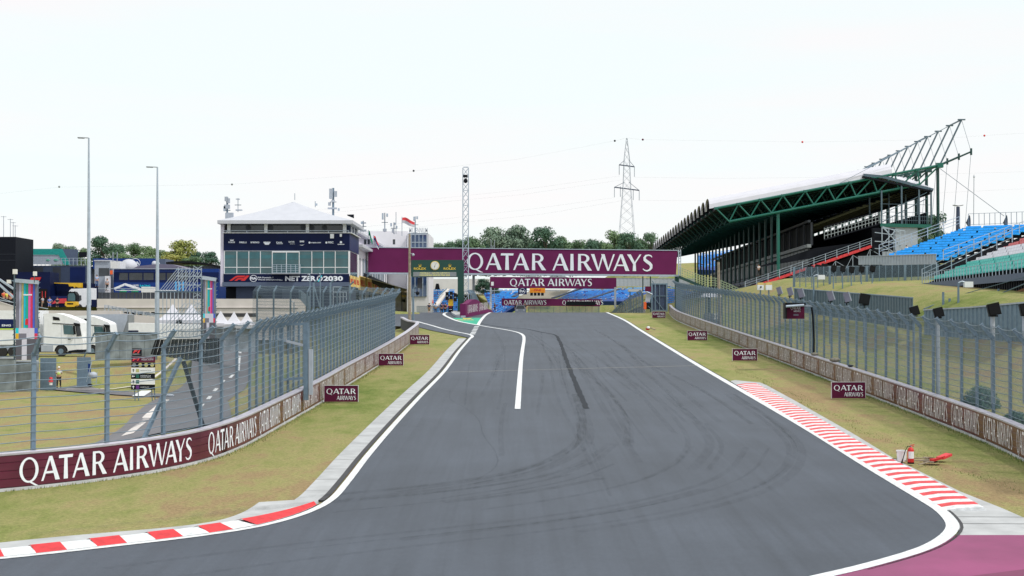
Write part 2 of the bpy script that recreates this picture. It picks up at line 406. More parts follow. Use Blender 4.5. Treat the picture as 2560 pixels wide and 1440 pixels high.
# grass: mown turf, green with dry straw-coloured patches
def grass_mat():
    m = bpy.data.materials.new('mown_grass'); m.use_nodes = True; n = m.node_tree.nodes; l = m.node_tree.links; b = n['Principled BSDF']
    t = n.new('ShaderNodeTexCoord')
    mp = n.new('ShaderNodeMapping'); mp.inputs['Scale'].default_value = (1, .45, 1); l.new(t.outputs['Object'], mp.inputs[0])
    def noise(s, d=5, r=.6, src=mp):
        z = n.new('ShaderNodeTexNoise'); z.inputs['Scale'].default_value = s; z.inputs['Detail'].default_value = d; z.inputs['Roughness'].default_value = r; l.new(src.outputs[0] if src is mp else t.outputs['Object'], z.inputs['Vector']); return z
    big = noise(.16, 4); mid = noise(1.1, 6, .7); fine = noise(11, 8, .85, None)
    a = n.new('ShaderNodeMath'); a.operation = 'MULTIPLY_ADD'; a.inputs[1].default_value = .55; l.new(mid.outputs['Fac'], a.inputs[0]); 
    a2 = n.new('ShaderNodeMath'); a2.operation = 'MULTIPLY'; a2.inputs[1].default_value = .75; l.new(big.outputs['Fac'], a2.inputs[0]); l.new(a2.outputs[0], a.inputs[2])
    r = n.new('ShaderNodeValToRGB'); e = r.color_ramp.elements
    e[0].position = .42; e[0].color = (.115,.165,.038,1); e[1].position = .79; e[1].color = (.29,.215,.115,1)
    for p, c in ((.52,(.17,.205,.057)),(.61,(.235,.245,.088)),(.71,(.29,.265,.115))):
        x = e.new(p); x.color = (*c, 1)
    sx = n.new('ShaderNodeSeparateXYZ'); l.new(t.outputs['Object'], sx.inputs[0])
    def rng(o, a0, a1, b0, b1):
        q = n.new('ShaderNodeMapRange'); q.inputs[1].default_value = a0; q.inputs[2].default_value = a1; q.inputs[3].default_value = b0; q.inputs[4].default_value = b1; l.new(o, q.inputs[0]); return q.outputs[0]
    def op(k, u, v):
        q = n.new('ShaderNodeMath'); q.operation = k; l.new(u, q.inputs[0]); l.new(v, q.inputs[1]); return q.outputs[0]
    dry = op('MULTIPLY', rng(sx.outputs[0], -18, -12, 1, 0), rng(sx.outputs[1], 150, 110, 0, .065))      # the unwatered hollow and the worn inside of the corner are drier
    dry2 = op('MULTIPLY', rng(sx.outputs[0], 11.8, 12.6, 0, 1), op('MULTIPLY', rng(sx.outputs[0], 15.2, 14.2, .35, 1), rng(sx.outputs[1], 78, 62, 0, .075)))
    tot = op('ADD', op('ADD', dry, dry2), a.outputs[0]); l.new(tot, r.inputs[0])
    mr = n.new('ShaderNodeMapRange'); mr.inputs[1].default_value = .32; mr.inputs[2].default_value = .68; mr.inputs[3].default_value = .55; mr.inputs[4].default_value = 1.4; l.new(fine.outputs['Fac'], mr.inputs[0])
    mm = n.new('ShaderNodeMix'); mm.data_type = 'RGBA'; mm.blend_type = 'MULTIPLY'; mm.inputs[0].default_value = 1
    l.new(r.outputs[0], mm.inputs[6]); l.new(mr.outputs[0], mm.inputs[7]); l.new(mm.outputs[2], b.inputs['Base Color'])
    b.inputs['Roughness'].default_value = .95; b.inputs['Specular IOR Level'].default_value = .1
    bp = n.new('ShaderNodeBump'); bp.inputs['Strength'].default_value = .6; bp.inputs['Distance'].default_value = .04; l.new(fine.outputs['Fac'], bp.inputs['Height']); l.new(bp.outputs[0], b.inputs['Normal'])
    return m
GRASS = grass_mat()
xs = [-1500,-1000,-700,-500,-380,-300,-240,-200,-170,-145,-125,-110,-96,-84,-74]+frange(-66,-20,2)+frange(-20,-7,.75)+frange(-7,15,2)+frange(15,34,1)+frange(34,66,2)+[66,70,76,84,96,110,125,145,170,200,240,300,380,500,700,1000,1500]
ys = [-60,-30,0,10,20]+frange(26,60,1)+frange(60,164,2)+[164.6,167,169.5]+[CREST]+frange(CREST+4,240,6)+frange(240,700,20)+[720,800,1000,1400,2000,3500]
gm = gridmesh(xs, ys, lambda x, y: H(x, y)-.05, 'ground')
struct(gm, 'ground')

# asphalt --------------------------------------------------------
def asphalt_mat(name='track_asphalt', base=(.059,.071,.094), streaks=True):
    m = bpy.data.materials.new(name); m.use_nodes = True; n = m.node_tree.nodes; l = m.node_tree.links; b = n['Principled BSDF']
    t = n.new('ShaderNodeTexCoord')
    def noise(s, d, r, scl=None):
        src = t.outputs['Object']
        if scl: mp = n.new('ShaderNodeMapping'); mp.inputs['Scale'].default_value = scl; l.new(src, mp.inputs[0]); src = mp.outputs[0]
        z = n.new('ShaderNodeTexNoise'); z.inputs['Scale'].default_value = s; z.inputs['Detail'].default_value = d; z.inputs['Roughness'].default_value = r; l.new(src, z.inputs['Vector']); return z
    def mr(src, a, b_, c, d):
        x = n.new('ShaderNodeMapRange'); x.inputs[1].default_value = a; x.inputs[2].default_value = b_; x.inputs[3].default_value = c; x.inputs[4].default_value = d; l.new(src, x.inputs[0]); return x.outputs[0]
    def mul(x, y):
        q = n.new('ShaderNodeMath'); q.operation = 'MULTIPLY'; l.new(x, q.inputs[0]); l.new(y, q.inputs[1]); return q.outputs[0]
    fine = noise(60, 3, .8); f = mr(fine.outputs['Fac'], .3, .7, .70, 1.30); md = noise(7, 4, .7); f = mul(f, mr(md.outputs['Fac'], .3, .7, .92, 1.08))
    big = noise(.22, 4, .55); f = mul(f, mr(big.outputs['Fac'], .3, .7, .86, 1.14))
    if streaks:
        s1 = noise(1.0, 4, .6, (2.2, .06, 1)); f = mul(f, mr(s1.outputs['Fac'], .35, .7, 1.07, .86))
        s2 = noise(1.0, 3, .5, (5.5, .10, 1)); f = mul(f, mr(s2.outputs['Fac'], .55, .75, 1.0, .88))
    mm = n.new('ShaderNodeMix'); mm.data_type = 'RGBA'; mm.blend_type = 'MULTIPLY'; mm.inputs[0].default_value = 1; mm.inputs[6].default_value = (*base, 1)
    l.new(f, mm.inputs[7]); l.new(mm.outputs[2], b.inputs['Base Color'])
    b.inputs['Roughness'].default_value = .62; b.inputs['Specular IOR Level'].default_value = .35
    bp = n.new('ShaderNodeBump'); bp.inputs['Strength'].default_value = .35; bp.inputs['Distance'].default_value = .01; l.new(fine.outputs['Fac'], bp.inputs['Height']); l.new(bp.outputs[0], b.inputs['Normal'])
    M[name] = m; return m
asphalt_mat(); asphalt_mat('old_asphalt', (.135,.13,.145), False)
LL = [(-42,8.0),(-30,16.2)]+[tuple(g(*p)) for p in [(0,1397),(300,1364),(500,1340),(640,1318),(740,1292),(800,1268),(835,1245),(870,1205),(920,1140),(1000,1047),(1060,982),(1110,930),(1150,876),(1176,846)]]
LL[0] = (LL[2][0]-26, LL[2][1]-11); LL[1] = (LL[2][0]-10, LL[2][1]-5)
PIT = [tuple(g(*p)) for p in [(1176,846),(1181,841),(1177,837.5),(1166,834.5),(1140,829.5),(1109,822.5),(1080,814),(1047,805),(1040,803)]]
RL = [tuple(g(*p)) for p in [(1516,780.5),(1560,800),(1600,825),(1743,912),(1820,957),(1900,1003),(2035,1082),(2162,1161),(2255,1217),(2312,1251),(2350,1275),(2371,1295),(2382,1315),(2369,1337.5),(2312,1371),(2162,1416),(2060,1440),(1900,1478),(1600,1540)]]
RLs = resample(RL, .5); LLs = resample(LL, .5)
far_left = [tuple(g(*p)) for p in [(1158,841),(1080,826),(1044,817)]]
out = [(p.x, p.y) for p in LLs]+far_left+[(-12.0, 136),(-13.5,150),(-14.5,CREST-.3),(11.6, CREST-.3)]+[(p.x, p.y) for p in RLs[1:]]+[(-2,16),(-8,2),(-60,-20),(-80,-2)]
tr = MB(); tr.m('track_asphalt')
polyflat(tr, out, 0)
# beyond the crest: the straight and the pit lane
for a, b_ in zip([CREST-.3,CREST]+frange(CREST+5, 520, 12), ([CREST]+frange(CREST+5, 520, 12)+[520])):
    tr.face([(-24, a, G(a)), (14, a, G(a)), (14, b_, G(b_)), (-24, b_, G(b_))])
struct(tr, 'race_track')
defm('stone_white', (.42,.40,.36), .8)
# painted lines ---------------------------------------------------
def wl(name, pts, w, mk='line_paint', zo=.012, step=.6, w2=None):
    mb = MB(); mb.m(mk); strip(mb, pts, 0, 0, zo, step, widths=(w, w2 or w)); return struct(mb, name)
mb = MB(); mb.m('line_paint')
strip(mb, LL, -.08, .12, .012, .4)
strip(mb, PIT, -.13, .13, .012, .4)
strip(mb, RL, -.15, .15, .012, .4)
strip(mb, [tuple(g(*p)) for p in [(1226,781),(1215,787),(1207,795),(1200,804),(1195,813)]], -.16, .16, .012, 1.0)
strip(mb, [tuple(g(*p)) for p in [(1195,813),(1149,804),(1120,793),(1110,786.5),(1113,782.5),(1121,780)]], -.17, .17, .016, .8)
strip(mb, [tuple(g(*p)) for p in [(1195,813),(1223,818),(1252,822.5),(1286,829),(1300,833.5),(1308,839),(1310,848),(1307,870),(1303,900),(1299,950),(1294,1023)]], -.12, .12, .016, .5)
strip(mb, [tuple(g(*p)) for p in [(1034,783),(1042,781),(1052,779.5)]], -.12, .12, .016, .8)
for i in range(6):
    a = g(1192-i*2.0, 816+i*3.6); b2 = g(1191.3-i*2.0, 817.4+i*3.7); polyflat(mb, [(a.x-.22,a.y),(a.x+.22,a.y),(b2.x+.22,b2.y),(b2.x-.22,b2.y)], .012)
struct(mb, 'track_lines')
mb = MB(); mb.m('stone_white'); strip(mb, [tuple(g(1110,931)), tuple(g(1300,926)), tuple(g(1520,920)), tuple(g(1743,914.5))], -.045, .045, .013, 1.0); struct(mb, 'timing_line')
mb = MB(); mb.m('green_tarmac'); polyflat(mb, [tuple(g(*p)) for p in [(1130,795),(1206,794.5),(1199,803),(1194,812),(1160,806)]], .008); 
mb.m('gold'); 
for x, w in ((1143,3.2),(1151,3),(1159,3.6),(1168,3),(1177,3.4)):
    a = g(x, 800.5); b2 = g(x+w+2, 799.4); polyflat(mb, [(a.x,a.y),(a.x+.36,a.y),(b2.x,b2.y),(b2.x-.3,b2.y)], .014)
a = g(1163,797.6); polyflat(mb, [(a.x-.2,a.y),(a.x+.5,a.y),(a.x+.7,a.y+3),(a.x+.15,a.y+1.6),(a.x-.4,a.y+3)], .014)
struct(mb, 'green_run_off')
# dark seams, tyre marks ------------------------------------------
def mark_mat(name, col, alpha, sc=(3,.5,1)):
    m = bpy.data.materials.new(name); m.use_nodes = True; n = m.node_tree.nodes; l = m.node_tree.links; b = n['Principled BSDF']
    b.inputs['Base Color'].default_value = (*col, 1); b.inputs['Roughness'].default_value = .6
    t = n.new('ShaderNodeTexCoord'); mp = n.new('ShaderNodeMapping'); mp.inputs['Scale'].default_value = sc; z = n.new('ShaderNodeTexNoise'); z.inputs['Scale'].default_value = 1.5; z.inputs['Detail'].default_value = 5
    r = n.new('ShaderNodeMapRange'); r.inputs[1].default_value = .35; r.inputs[2].default_value = .65; r.inputs[3].default_value = alpha*.25; r.inputs[4].default_value = alpha*1.2
    l.new(t.outputs['Object'], mp.inputs[0]); l.new(mp.outputs[0], z.inputs['Vector']); l.new(z.outputs['Fac'], r.inputs[0]); l.new(r.outputs[0], b.inputs['Alpha'])
    M[name] = m
mark_mat('rubber', (.018,.022,.03), .15); mark_mat('rubber_faint', (.03,.034,.045), .10); defm('tar', (.019,.023,.031), .75, var=.15, spec=.2)
mb = MB(); mb.m('tar')
pl = resample([tuple(g(*p)) for p in [(1393,841),(1402,860),(1418,905),(1440,960),(1466,1022)]], .45); rj = random.Random(2); ed = [(rj.uniform(-.17,-.08), rj.uniform(.08,.16)) for _ in pl]
for (p, e0), (q, e1) in zip(zip(pl, ed), list(zip(pl, ed))[1:]): mb.face([(p.x+e0[0], p.y, G(p.y)+.009), (q.x+e1[0], q.y, G(q.y)+.009), (q.x+e1[1], q.y, G(q.y)+.009), (p.x+e0[1], p.y, G(p.y)+.009)])
strip(mb, [tuple(g(*p)) for p in [(1202,809),(1260,818),(1310,822),(1355,831),(1383,836),(1393,841)]], -.1, .1, .009, .5)
mb.m('rubber')
strip(mb, [tuple(g(*p)) for p in [(1125,975),(1128,1000),(1160,1018),(1195,1048),(1210,1090),(1238,1130),(1243,1160),(1225,1180),(1190,1200)]], -.025, .025, .006, .3)
struct(mb, 'asphalt_seams')
mb = MB(); random.seed(5)
for k in range(24):
    mb.m('rubber' if k % 4 == 0 else 'rubber_faint')
    o = random.uniform(-1.5, 6.5); w = random.uniform(.10, .34)
    bp_ = [(1460,830),(1600,900),(1760,985),(1860,1060),(1905,1120),(1870,1180),(1780,1225),(1600,1270),(1350,1310),(1000,1350),(700,1385),(300,1440)]
    a = random.randint(0, 6); b2 = random.randint(a+3, 12)
    pl_ = resample([tuple(g(*p)) for p in bp_[a:b2]], 2.0); nn_ = normals(pl_); dx = random.uniform(-.6, .6)
    pts = [tuple(p-n_*(o+dx*i/len(pl_))) for i, (p, n_) in enumerate(zip(pl_, nn_))]
    strip(mb, pts, -w/2, w/2, .0045+.00005*k, .5)
for k in range(22):
    mb.m('rubber_faint'); x = random.uniform(-2.5, 9.5); y0 = random.uniform(34, 90); L = random.uniform(15, 60); w = random.uniform(.08, .3)
    strip(mb, [(x, y0), (x+random.uniform(-.4,.4), y0+L/2), (x+random.uniform(-1.2,.8), y0+L)], -w/2, w/2, .003+.00005*k, 1.0)
tag(struct(mb, 'tyre_marks'), kind='structure')
# right kerb -------------------------------------------------------
kin = [p for p in resample([tuple(g(*p)) for p in [(1840,962),(1900,1000),(1975,1046),(2087,1118),(2200,1183),(2300,1240),(2357,1276)]], .85)]
prof = [(0,.0),(.45,.07),(1.0,.085),(1.06,.0)]
mb = MB(); nn = normals(kin)
for i in range(len(kin)-1):
    for half in (0, 1):
        mb.m('kerb_red' if half == 0 else 'line_paint')
        p, q = kin[i].lerp(kin[i+1], half*.5), kin[i].lerp(kin[i+1], .5 if half == 0 else 1.0); n0, n1 = nn[i], nn[min(i+1, len(kin)-1)]
        for (o0, h0), (o1, h1) in zip(prof, prof[1:]):
            def vv(pt, no, o, h): x = pt+no*o; return (x.x, x.y, G(x.y)+h)
            mb.face([vv(p, n0, o0, h0), vv(q, n1, o0, h0), vv(q, n1, o1, h1), vv(p, n0, o1, h1)])
for (p, n0) in ((kin[0], nn[0]), (kin[-1], nn[-1])):
    mb.m('line_paint'); mb.face([((p+n0*o).x, (p+n0*o).y, G(p.y)+h) for o, h in prof]+[((p+n0*1.06).x, (p+n0*1.06).y, G(p.y)-.02), (p.x, p.y, G(p.y)-.02)])
struct(mb, 'striped_kerb')
mb = MB(); mb.m('concrete')
polyflat(mb, [tuple(g(*p)) for p in [(1826,952),(1838,950),(1900,956),(1915,962),(1985,1000),(2130,1082),(2235,1146),(2400,1228),(2508,1271),(2620,1320),(2640,1338),(2400,1338),(2397,1318),(2385,1297),(2357,1274),(2300,1238),(2200,1181),(2087,1116),(1975,1044),(1900,999),(1855,972)]], -.004)
mb.m('dark_gap')
for y in (1292, 1309): a = g(2384+(y-1292)*.6, y); b2 = g(2600, y+1); polyflat(mb, [(a.x,a.y),(b2.x,b2.y),(b2.x,b2.y+.03),(a.x,a.y+.03)], .001)
strip(mb, [tuple(p) for p in resample(RL, .5)[8:-12]], .17, .24, .004, .5)
struct(mb, 'kerb_apron')
# pink run-off -----------------------------------------------------
M['pink_paint'] = mat('pink_paint', (.235,.038,.125), .6, var=.2, scale=.55, bump=.15, bscale=20)
M['pink_dark'] = mat('pink_dark', (.17,.02,.08), .6, var=.15, scale=1)
rp = [p for p in RLs if p.y < g(2390,1338).y and p.x < 11]
a = g(2395,1338)
mb = MB(); mb.m('pink_paint'); polyflat(mb, [(60, a.y), (60, -10), (-6, -10), (-3,16)]+[(p.x, p.y) for p in reversed(rp)]+[(a.x, a.y)], .004)
mb.m('pink_dark'); polyflat(mb, [tuple(g(*p)) for p in [(2400,1444),(2560,1424),(2640,1440),(2640,1480)]], .008)
struct(mb, 'painted_run_off')
# left kerb and its concrete --------------------------------------
kl = [p for p in resample([tuple(p) for p in LL[:10]], .05)]; nl = normals(kl)
i0 = min(range(len(kl)), key=lambda i: (kl[i]-g(806,1262)).length)
mb = MB(); seg = 26; i = i0
segs = [(i0, i0-62)]; i = i0-62
first = True
while i-13 > 0:
    segs.append((i, i-13)); i -= 13
for k, (i1, i2) in enumerate(segs):
    mb.m('line_paint' if k % 2 else 'kerb_red_deep')
    tap = k == 0
    prev = None
    for j in range(i1, i2-1, -6 if k == 0 else -13):
        fr = (i1-j)/(i1-i2) if tap else 1
        w = .10+.68*fr if tap else .78
        row = [kl[j]+nl[j]*(.2+w*t) for t in (0, .25, .7, 1)]; hs = [.0, .03, .085 if k % 2 == 0 else .06, .02]
        row = [(p.x, p.y, G(p.y)+h) for p, h in zip(row, hs)]
        if prev:
            for a_, b_ in zip(range(3), range(1, 4)): mb.face([prev[a_], row[a_], row[b_], prev[b_]])
        prev = row
struct(mb, 'corner_kerb')
mb = MB(); mb.m('concrete')
cs = resample([tuple(p) for p in LL], .5); cn = normals(cs); ic = min(range(len(cs)), key=lambda i: (cs[i]-g(806,1262)).length)
pts_o = []; pts_i = []
for j, (p, n_) in enumerate(zip(cs, cn)):
    if j <= ic: wo = 1.55+.22*math.sin(j*.35) ; wi = .19
    else: wo = .95; wi = .33
    pts_i.append(p+n_*wi); pts_o.append(p+n_*wo)
for j in range(len(cs)-1): mb.face([(q.x, q.y, G(q.y)+.002) for q in (pts_i[j], pts_i[j+1], pts_o[j+1], pts_o[j])])
mb.m('dark_gap')
for j in range(ic+4, len(cs)-3, 4):
    a_, b_ = pts_i[j], pts_o[j]; d = (cs[j+1]-cs[j]).normalized()*.025; mb.face([(q.x, q.y, G(q.y)+.005) for q in (a_, a_+d, b_+d, b_)])
for j in range(2, len(cs)-1): 
    q = [pts_i[j]-cn[j]*.16, pts_i[j+1]-cn[j+1]*.16, pts_i[j+1], pts_i[j]] if j > ic else None
    if q: mb.face([(v.x, v.y, G(v.y)+.004) for v in q])
struct(mb, 'kerb_concrete')
# pit entry apron and far pit exit --------------------------------
# service road in the basin on the left (drapes over the terrain)
def drape(mb, pts, w, zo, step=2.0, nw=4):
    pl = resample(pts, step); nn = normals(pl)
    for i in range(len(pl)-1):
        for k in range(nw):
            a = -w/2+w*k/nw; b_ = -w/2+w*(k+1)/nw
            q = [pl[i]+nn[i]*a, pl[i+1]+nn[i+1]*a, pl[i+1]+nn[i+1]*b_, pl[i]+nn[i]*b_]
            mb.face([(v.x, v.y, H(v.x, v.y)+zo) for v in q])
def gb(px, py, z=.3):
    r = ray(px, py); t = (z-CAMZ)/r.z
    for _ in range(30):
        x, y = r.x*t, r.y*t; zz = H(x, y); t2 = (zz-CAMZ)/r.z if abs(r.z) > 1e-5 else t; t = t*.6+t2*.4 if t2 > 0 else t
    return Vector((r.x*t, r.y*t))
# ================================================================ BARRIERS AND DEBRIS FENCES
class Line:
    def __init__(s, pts, step=.5):
        s.p = resample(pts, step); s.n = normals(s.p); s.cum = [0]
        for a, b in zip(s.p, s.p[1:]): s.cum.append(s.cum[-1]+(b-a).length)
        s.L = s.cum[-1]
    def at(s, d):
        d = min(max(d, 0), s.L-1e-6); lo, hi = 0, len(s.cum)-1
        while hi-lo > 1:
            m = (lo+hi)//2
            if s.cum[m] <= d: lo = m
            else: hi = m
        t = (d-s.cum[lo])/max(1e-9, s.cum[hi]-s.cum[lo]); return s.p[lo].lerp(s.p[hi], t), s.n[lo].lerp(s.n[hi], t).normalized()
    def near(s, x, y): 
        v = Vector((x, y)); return s.cum[min(range(len(s.p)), key=lambda i: (s.p[i]-v).length)]
def sweep(mb, line, prof, zf=G, d0=0, d1=None, side=1):
    """prof: (offset to the track side, height)"""
    pts = [(p, n) for p, n, c in zip(line.p, line.n, line.cum) if c >= d0 and (d1 is None or c <= d1)]
    for (p, n), (q, m_) in zip(pts, pts[1:]):
        for (o0, h0), (o1, h1) in zip(prof, prof[1:]):
            a, b, c, d = p+n*o0*side, q+m_*o0*side, q+m_*o1*side, p+n*o1*side
            mb.face([(a.x, a.y, zf(a.y if 0 else p.y)+h0), (b.x, b.y, zf(q.y)+h0), (c.x, c.y, zf(q.y)+h1), (d.x, d.y, zf(p.y)+h1)])
LBL = Line(LB[1:]+[(-9.0, 125.5), (-10.2, 133)]); RBL = Line(RB)
BH = .97
panel_prof = [(0,.03),(.035,.06),(.035,.25),(.018,.262),(.018,.274),(.035,.286),(.035,.47),(.018,.482),(.018,.494),(.035,.506),(.035,.69),(.018,.702),(.018,.714),(.035,.726),(.035,.90)]
def barrier(name, label, line, side, paint, texts, let):
    p0 = line.p[len(line.p)//3]; t = T(name, label, 'barrier', (p0.x, p0.y, G(p0.y)))
    mb = MB(); 
    # maroon print; the brown runs have the vinyl's grazing reflection painted in
    for d0, d1, k in paint: mb.m(k); sweep(mb, line, panel_prof, d0=d0, d1=d1+.5, side=side)
    mb.build('printed_panel', t)
    mb = MB(); mb.m('rail_top'); sweep(mb, line, [(.035,.90),(.055,.91),(.06,BH-.01),(.04,BH),(-.22,BH+.004),(-.25,BH-.02),(-.25,.85)], side=side); mb.build('top_rail', t)
    mb = MB(); mb.m('concrete'); sweep(mb, line, [(.0,.035),(.03,.03),(.05,-.06)], side=side)
    mb.m('dark_gap'); sweep(mb, line, [(-.2,.9),(-.22,-.1)], side=side); mb.build('footing', t)
    for d0, L_, h, mk, rev in texts:
        mb = MB(); mb.m(mk)
        sx = L_/(QA_W*h)
        def fn(u, v, o, d0=d0, rev=rev):
            p, n = line.at(d0+(L_-u if rev else u)); q = p+n*side*(.036+o); return (q.x, q.y, G(p.y)+(.14 if h < .7 else .13)+v)
        letters(mb, QA, fn, 0, h, sx, lay=.0015, off=.004); mb.build('lettering', t)
    return t
sA = LBL.near(*g(66,1218)); txt = [(sA, LBL.near(*g(480,1158))-sA, .66, 'letter', False)]
sB = LBL.near(*g(526,1145)); txt.append((sB, LBL.near(*g(636,1099))-sB, .66, 'letter', False))
d = LBL.near(*g(648,1092)); k = 0
while d < LBL.L-6:
    txt.append((d, 3.5, .72, 'letter' if k < 2 else 'letter_worn', False)); d += 4.05; k += 1
q1 = LBL.near(*g(560,1135)); q2 = LBL.near(*g(720,1052)); q3 = LBL.near(*g(960,903))
barrier('crash_barrier', 'maroon printed crash barrier with painted brown sheen, curving along the left verge under the fence', LBL, -1,
        [(0, q1, 'maroon_vinyl'), (q1, q1+6, 'maroon_vinyl'), (q1+6, LBL.L, 'vinyl_brown_sheen')], txt, 'letter')
txt = []; d = RBL.near(15.85, 44.7)-.5-3.9
d = RBL.near(15.9, 45.1)-3.9; k = 0
while d < RBL.L-5:
    txt.append((d+.25, 3.4, .72, 'letter_worn', True)); d += 3.92; k += 1
barrier('crash_barrier', 'maroon printed crash barrier with painted brown sheen, running the whole right verge below the loudspeakers', RBL, 1,
        [(0, 13, 'vinyl_brown_sheen'), (13, 21, 'maroon_vinyl'), (21, RBL.L, 'vinyl_brown_sheen')], txt, 'letter_worn')

def fence(label, pts, side, spacing, zf, H0=3.5, arm=(.42,.46), ncab=15, net0=0, netH=None, mat_='galv', ph=0, cab='cable', netm='chain_link', name='debris_fence', thick=.12, dense_from=1e9):
    line = Line(pts); p0 = line.p[len(line.p)//3]; t = T(name, label, 'fence', (p0.x, p0.y, zf(p0.x, p0.y)))
    # one post mesh shared by all posts
    mb = MB(); mb.m(mat_); mb.box(-thick/2, thick/2, -.04, .04, -.6, H0)
    mb.beam((0,0,H0-.05), (0, arm[0]*side, H0+arm[1]), .07, thick)
    mb.m('cable'); 
    for i in range(ncab): z = .25+i*(H0-.3)/(ncab-1); mb.box(-thick/2-.012, thick/2+.012, .03*side-.025, .03*side+.025, z-.02, z+.02)
    pm = None; d = ph; posts = []
    n = 0
    while d <= line.L and n < 98:
        p, nrm = line.at(d); o = None; sp = spacing(d) if callable(spacing) else spacing
        if pm is None: o = mb.build('post', t); pm = o.data; 
        if o is None: o = bpy.data.objects.new('post', pm); C.objects.link(o); o.parent = t
        if n == 0: # re-centre shared mesh
            for v in pm.vertices: v.co = v.co+ORG[t.name]
        o.location = Vector((p.x, p.y, zf(p.x, p.y)))-ORG[t.name]; o.rotation_euler.z = math.atan2(-nrm.x, nrm.y)
        posts.append((p, nrm, d)); d += sp; n += 1
    rnd = random.Random(3)
    for ci in range(ncab+2):
        mb = MB(); mb.m(cab)
        for (p, n1, _), (q, n2, _) in zip(posts, posts[1:]):
            if ci < ncab: z = .25+ci*(H0-.3)/(ncab-1); o = .05*side
            else: z = H0+arm[1]*(.55 if ci == ncab else .97); o = side*arm[0]*(.55 if ci == ncab else .97)
            a = Vector((p.x+n1.x*o, p.y+n1.y*o, zf(p.x, p.y)+z)); b = Vector((q.x+n2.x*o, q.y+n2.y*o, zf(q.x, q.y)+z))
            sag = .02+rnd.random()*.02+(.05 if ci >= ncab else 0); mid = (a+b)/2-Vector((0,0,sag))
            mb.tube([a, a.lerp(b,.25)-Vector((0,0,sag*.75)), mid, a.lerp(b,.75)-Vector((0,0,sag*.75)), b], .0115 if ci < ncab else .015, 4, cap=False)
        mb.build('cable', t)
    if netm:
        mb = MB(); mb.m(netm); hh = netH or H0
        pl = [(p, n_, c) for p, n_, c in zip(line.p, line.n, line.cum) if c >= net0]
        for (p, n1, c0), (q, n2, c1) in zip(pl, pl[1:]):
            mb.m('chain_link_dense' if c0 > dense_from else netm); a = p-n1*.06*side; b = q-n2*.06*side
            mb.uv[len(mb.f)] = [(c0,0),(c1,0),(c1,hh),(c0,hh)]
            mb.face([(a.x,a.y,zf(p.x,p.y)), (b.x,b.y,zf(q.x,q.y)), (b.x,b.y,zf(q.x,q.y)+hh), (a.x,a.y,zf(p.x,p.y)+hh)])
            a2 = p+n1*arm[0]*side; b2 = q+n2*arm[0]*side; hl = (arm[0]**2+arm[1]**2)**.5
            mb.uv[len(mb.f)] = [(c0,hh),(c1,hh),(c1,hh+hl),(c0,hh+hl)]
            mb.face([(a.x,a.y,zf(p.x,p.y)+hh), (b.x,b.y,zf(q.x,q.y)+hh), (b2.x,b2.y,zf(q.x,q.y)+hh+arm[1]), (a2.x,a2.y,zf(p.x,p.y)+hh+arm[1])])
        mb.build('wire_netting', t)
    return t, line
ZG = lambda x, y: G(y)
off = lambda L, o, d0=0, d1=1e9: [tuple(p+n*o) for p, n, c in list(zip(L.p, L.n, L.cum))[::6] if d0 <= c <= d1]
dl = LBL.near(*g(1008,872))
fA = LBL.near(*g(480,1158))-.5; fP = LBL.near(*g(95,1213))-LBL.near(LBL.p[0].x,LBL.p[0].y)-2.25*4
lf, lfl = fence('tall steel debris fence of cables and posts behind the left barrier', off(LBL, .55, 0, dl), -1, lambda d: 2.25 if d < fA else (1.9 if d < fA+6 else 1.15), ZG, ph=fP, net0=LBL.near(*g(400,1174)), H0=3.6, dense_from=fA+7)
pe = lfl.p[-1]
fence('short run of debris fence turning away from the left barrier towards the pit building', [(pe.x-.05, pe.y+.3), (pe.x-2.0, pe.y+5), (pe.x-6.2, pe.y+10), (pe.x-12.5, pe.y+14)], -1, 1.7, ZG, H0=3.75, ncab=15)
# braces of the leaning strutted post in the left fence
t = T('fence_brace', 'pair of diagonal struts propping the fence post left of the guide sign', 'brace', (g(452,1160).x, g(452,1160).y, G(43)))
pp = P(451, 895, 43.9)
mb = MB(); mb.m('galv'); q = P(345, 1108, 42.2); mb.beam(pp, (q.x, q.y, q.z-.25), .10); mb.build('strut', t)
mb = MB(); mb.m('near_black'); q = P(520, 1090, 46.3); mb.beam(P(459,905,44.2), (q.x, q.y, q.z-.2), .10); mb.build('strut', t)
# gate frame in the left fence
t = T('fence_gate', 'grey steel gate frame standing in the middle of the left debris fence', 'gate', (*g(765,1030), G(57)))
for (px, w, k, y0, y1) in ((765,.2,'galv',806,975),(777,.18,'light_grey',873,962),(701,.12,'galv',810,1000)):
    a = P(px, y1+25, 57.5); b = P(px, y0, 57.5); mb = MB(); mb.m(k); mb.beam(a, b, w*.9); mb.build('gate_post', t)
for (x0, y0, x1, y1, k) in ((697,811,760,810,'galv'),(697,950,760,945,'galv'),(685,845,757,863,'light_grey')):
    mb = MB(); mb.m(k); mb.beam(P(x0,y0,57.4), P(x1,y1,57.4), .10); mb.build('gate_rail', t)
rf, rfl = fence('tall grey debris fence behind the right barrier, posts leaning in at the top', off(RBL, -.75, 0), 1, 1.9, ZG, ph=.4, H0=3.45, thick=.15, dense_from=52, netm='chain_link_blue')

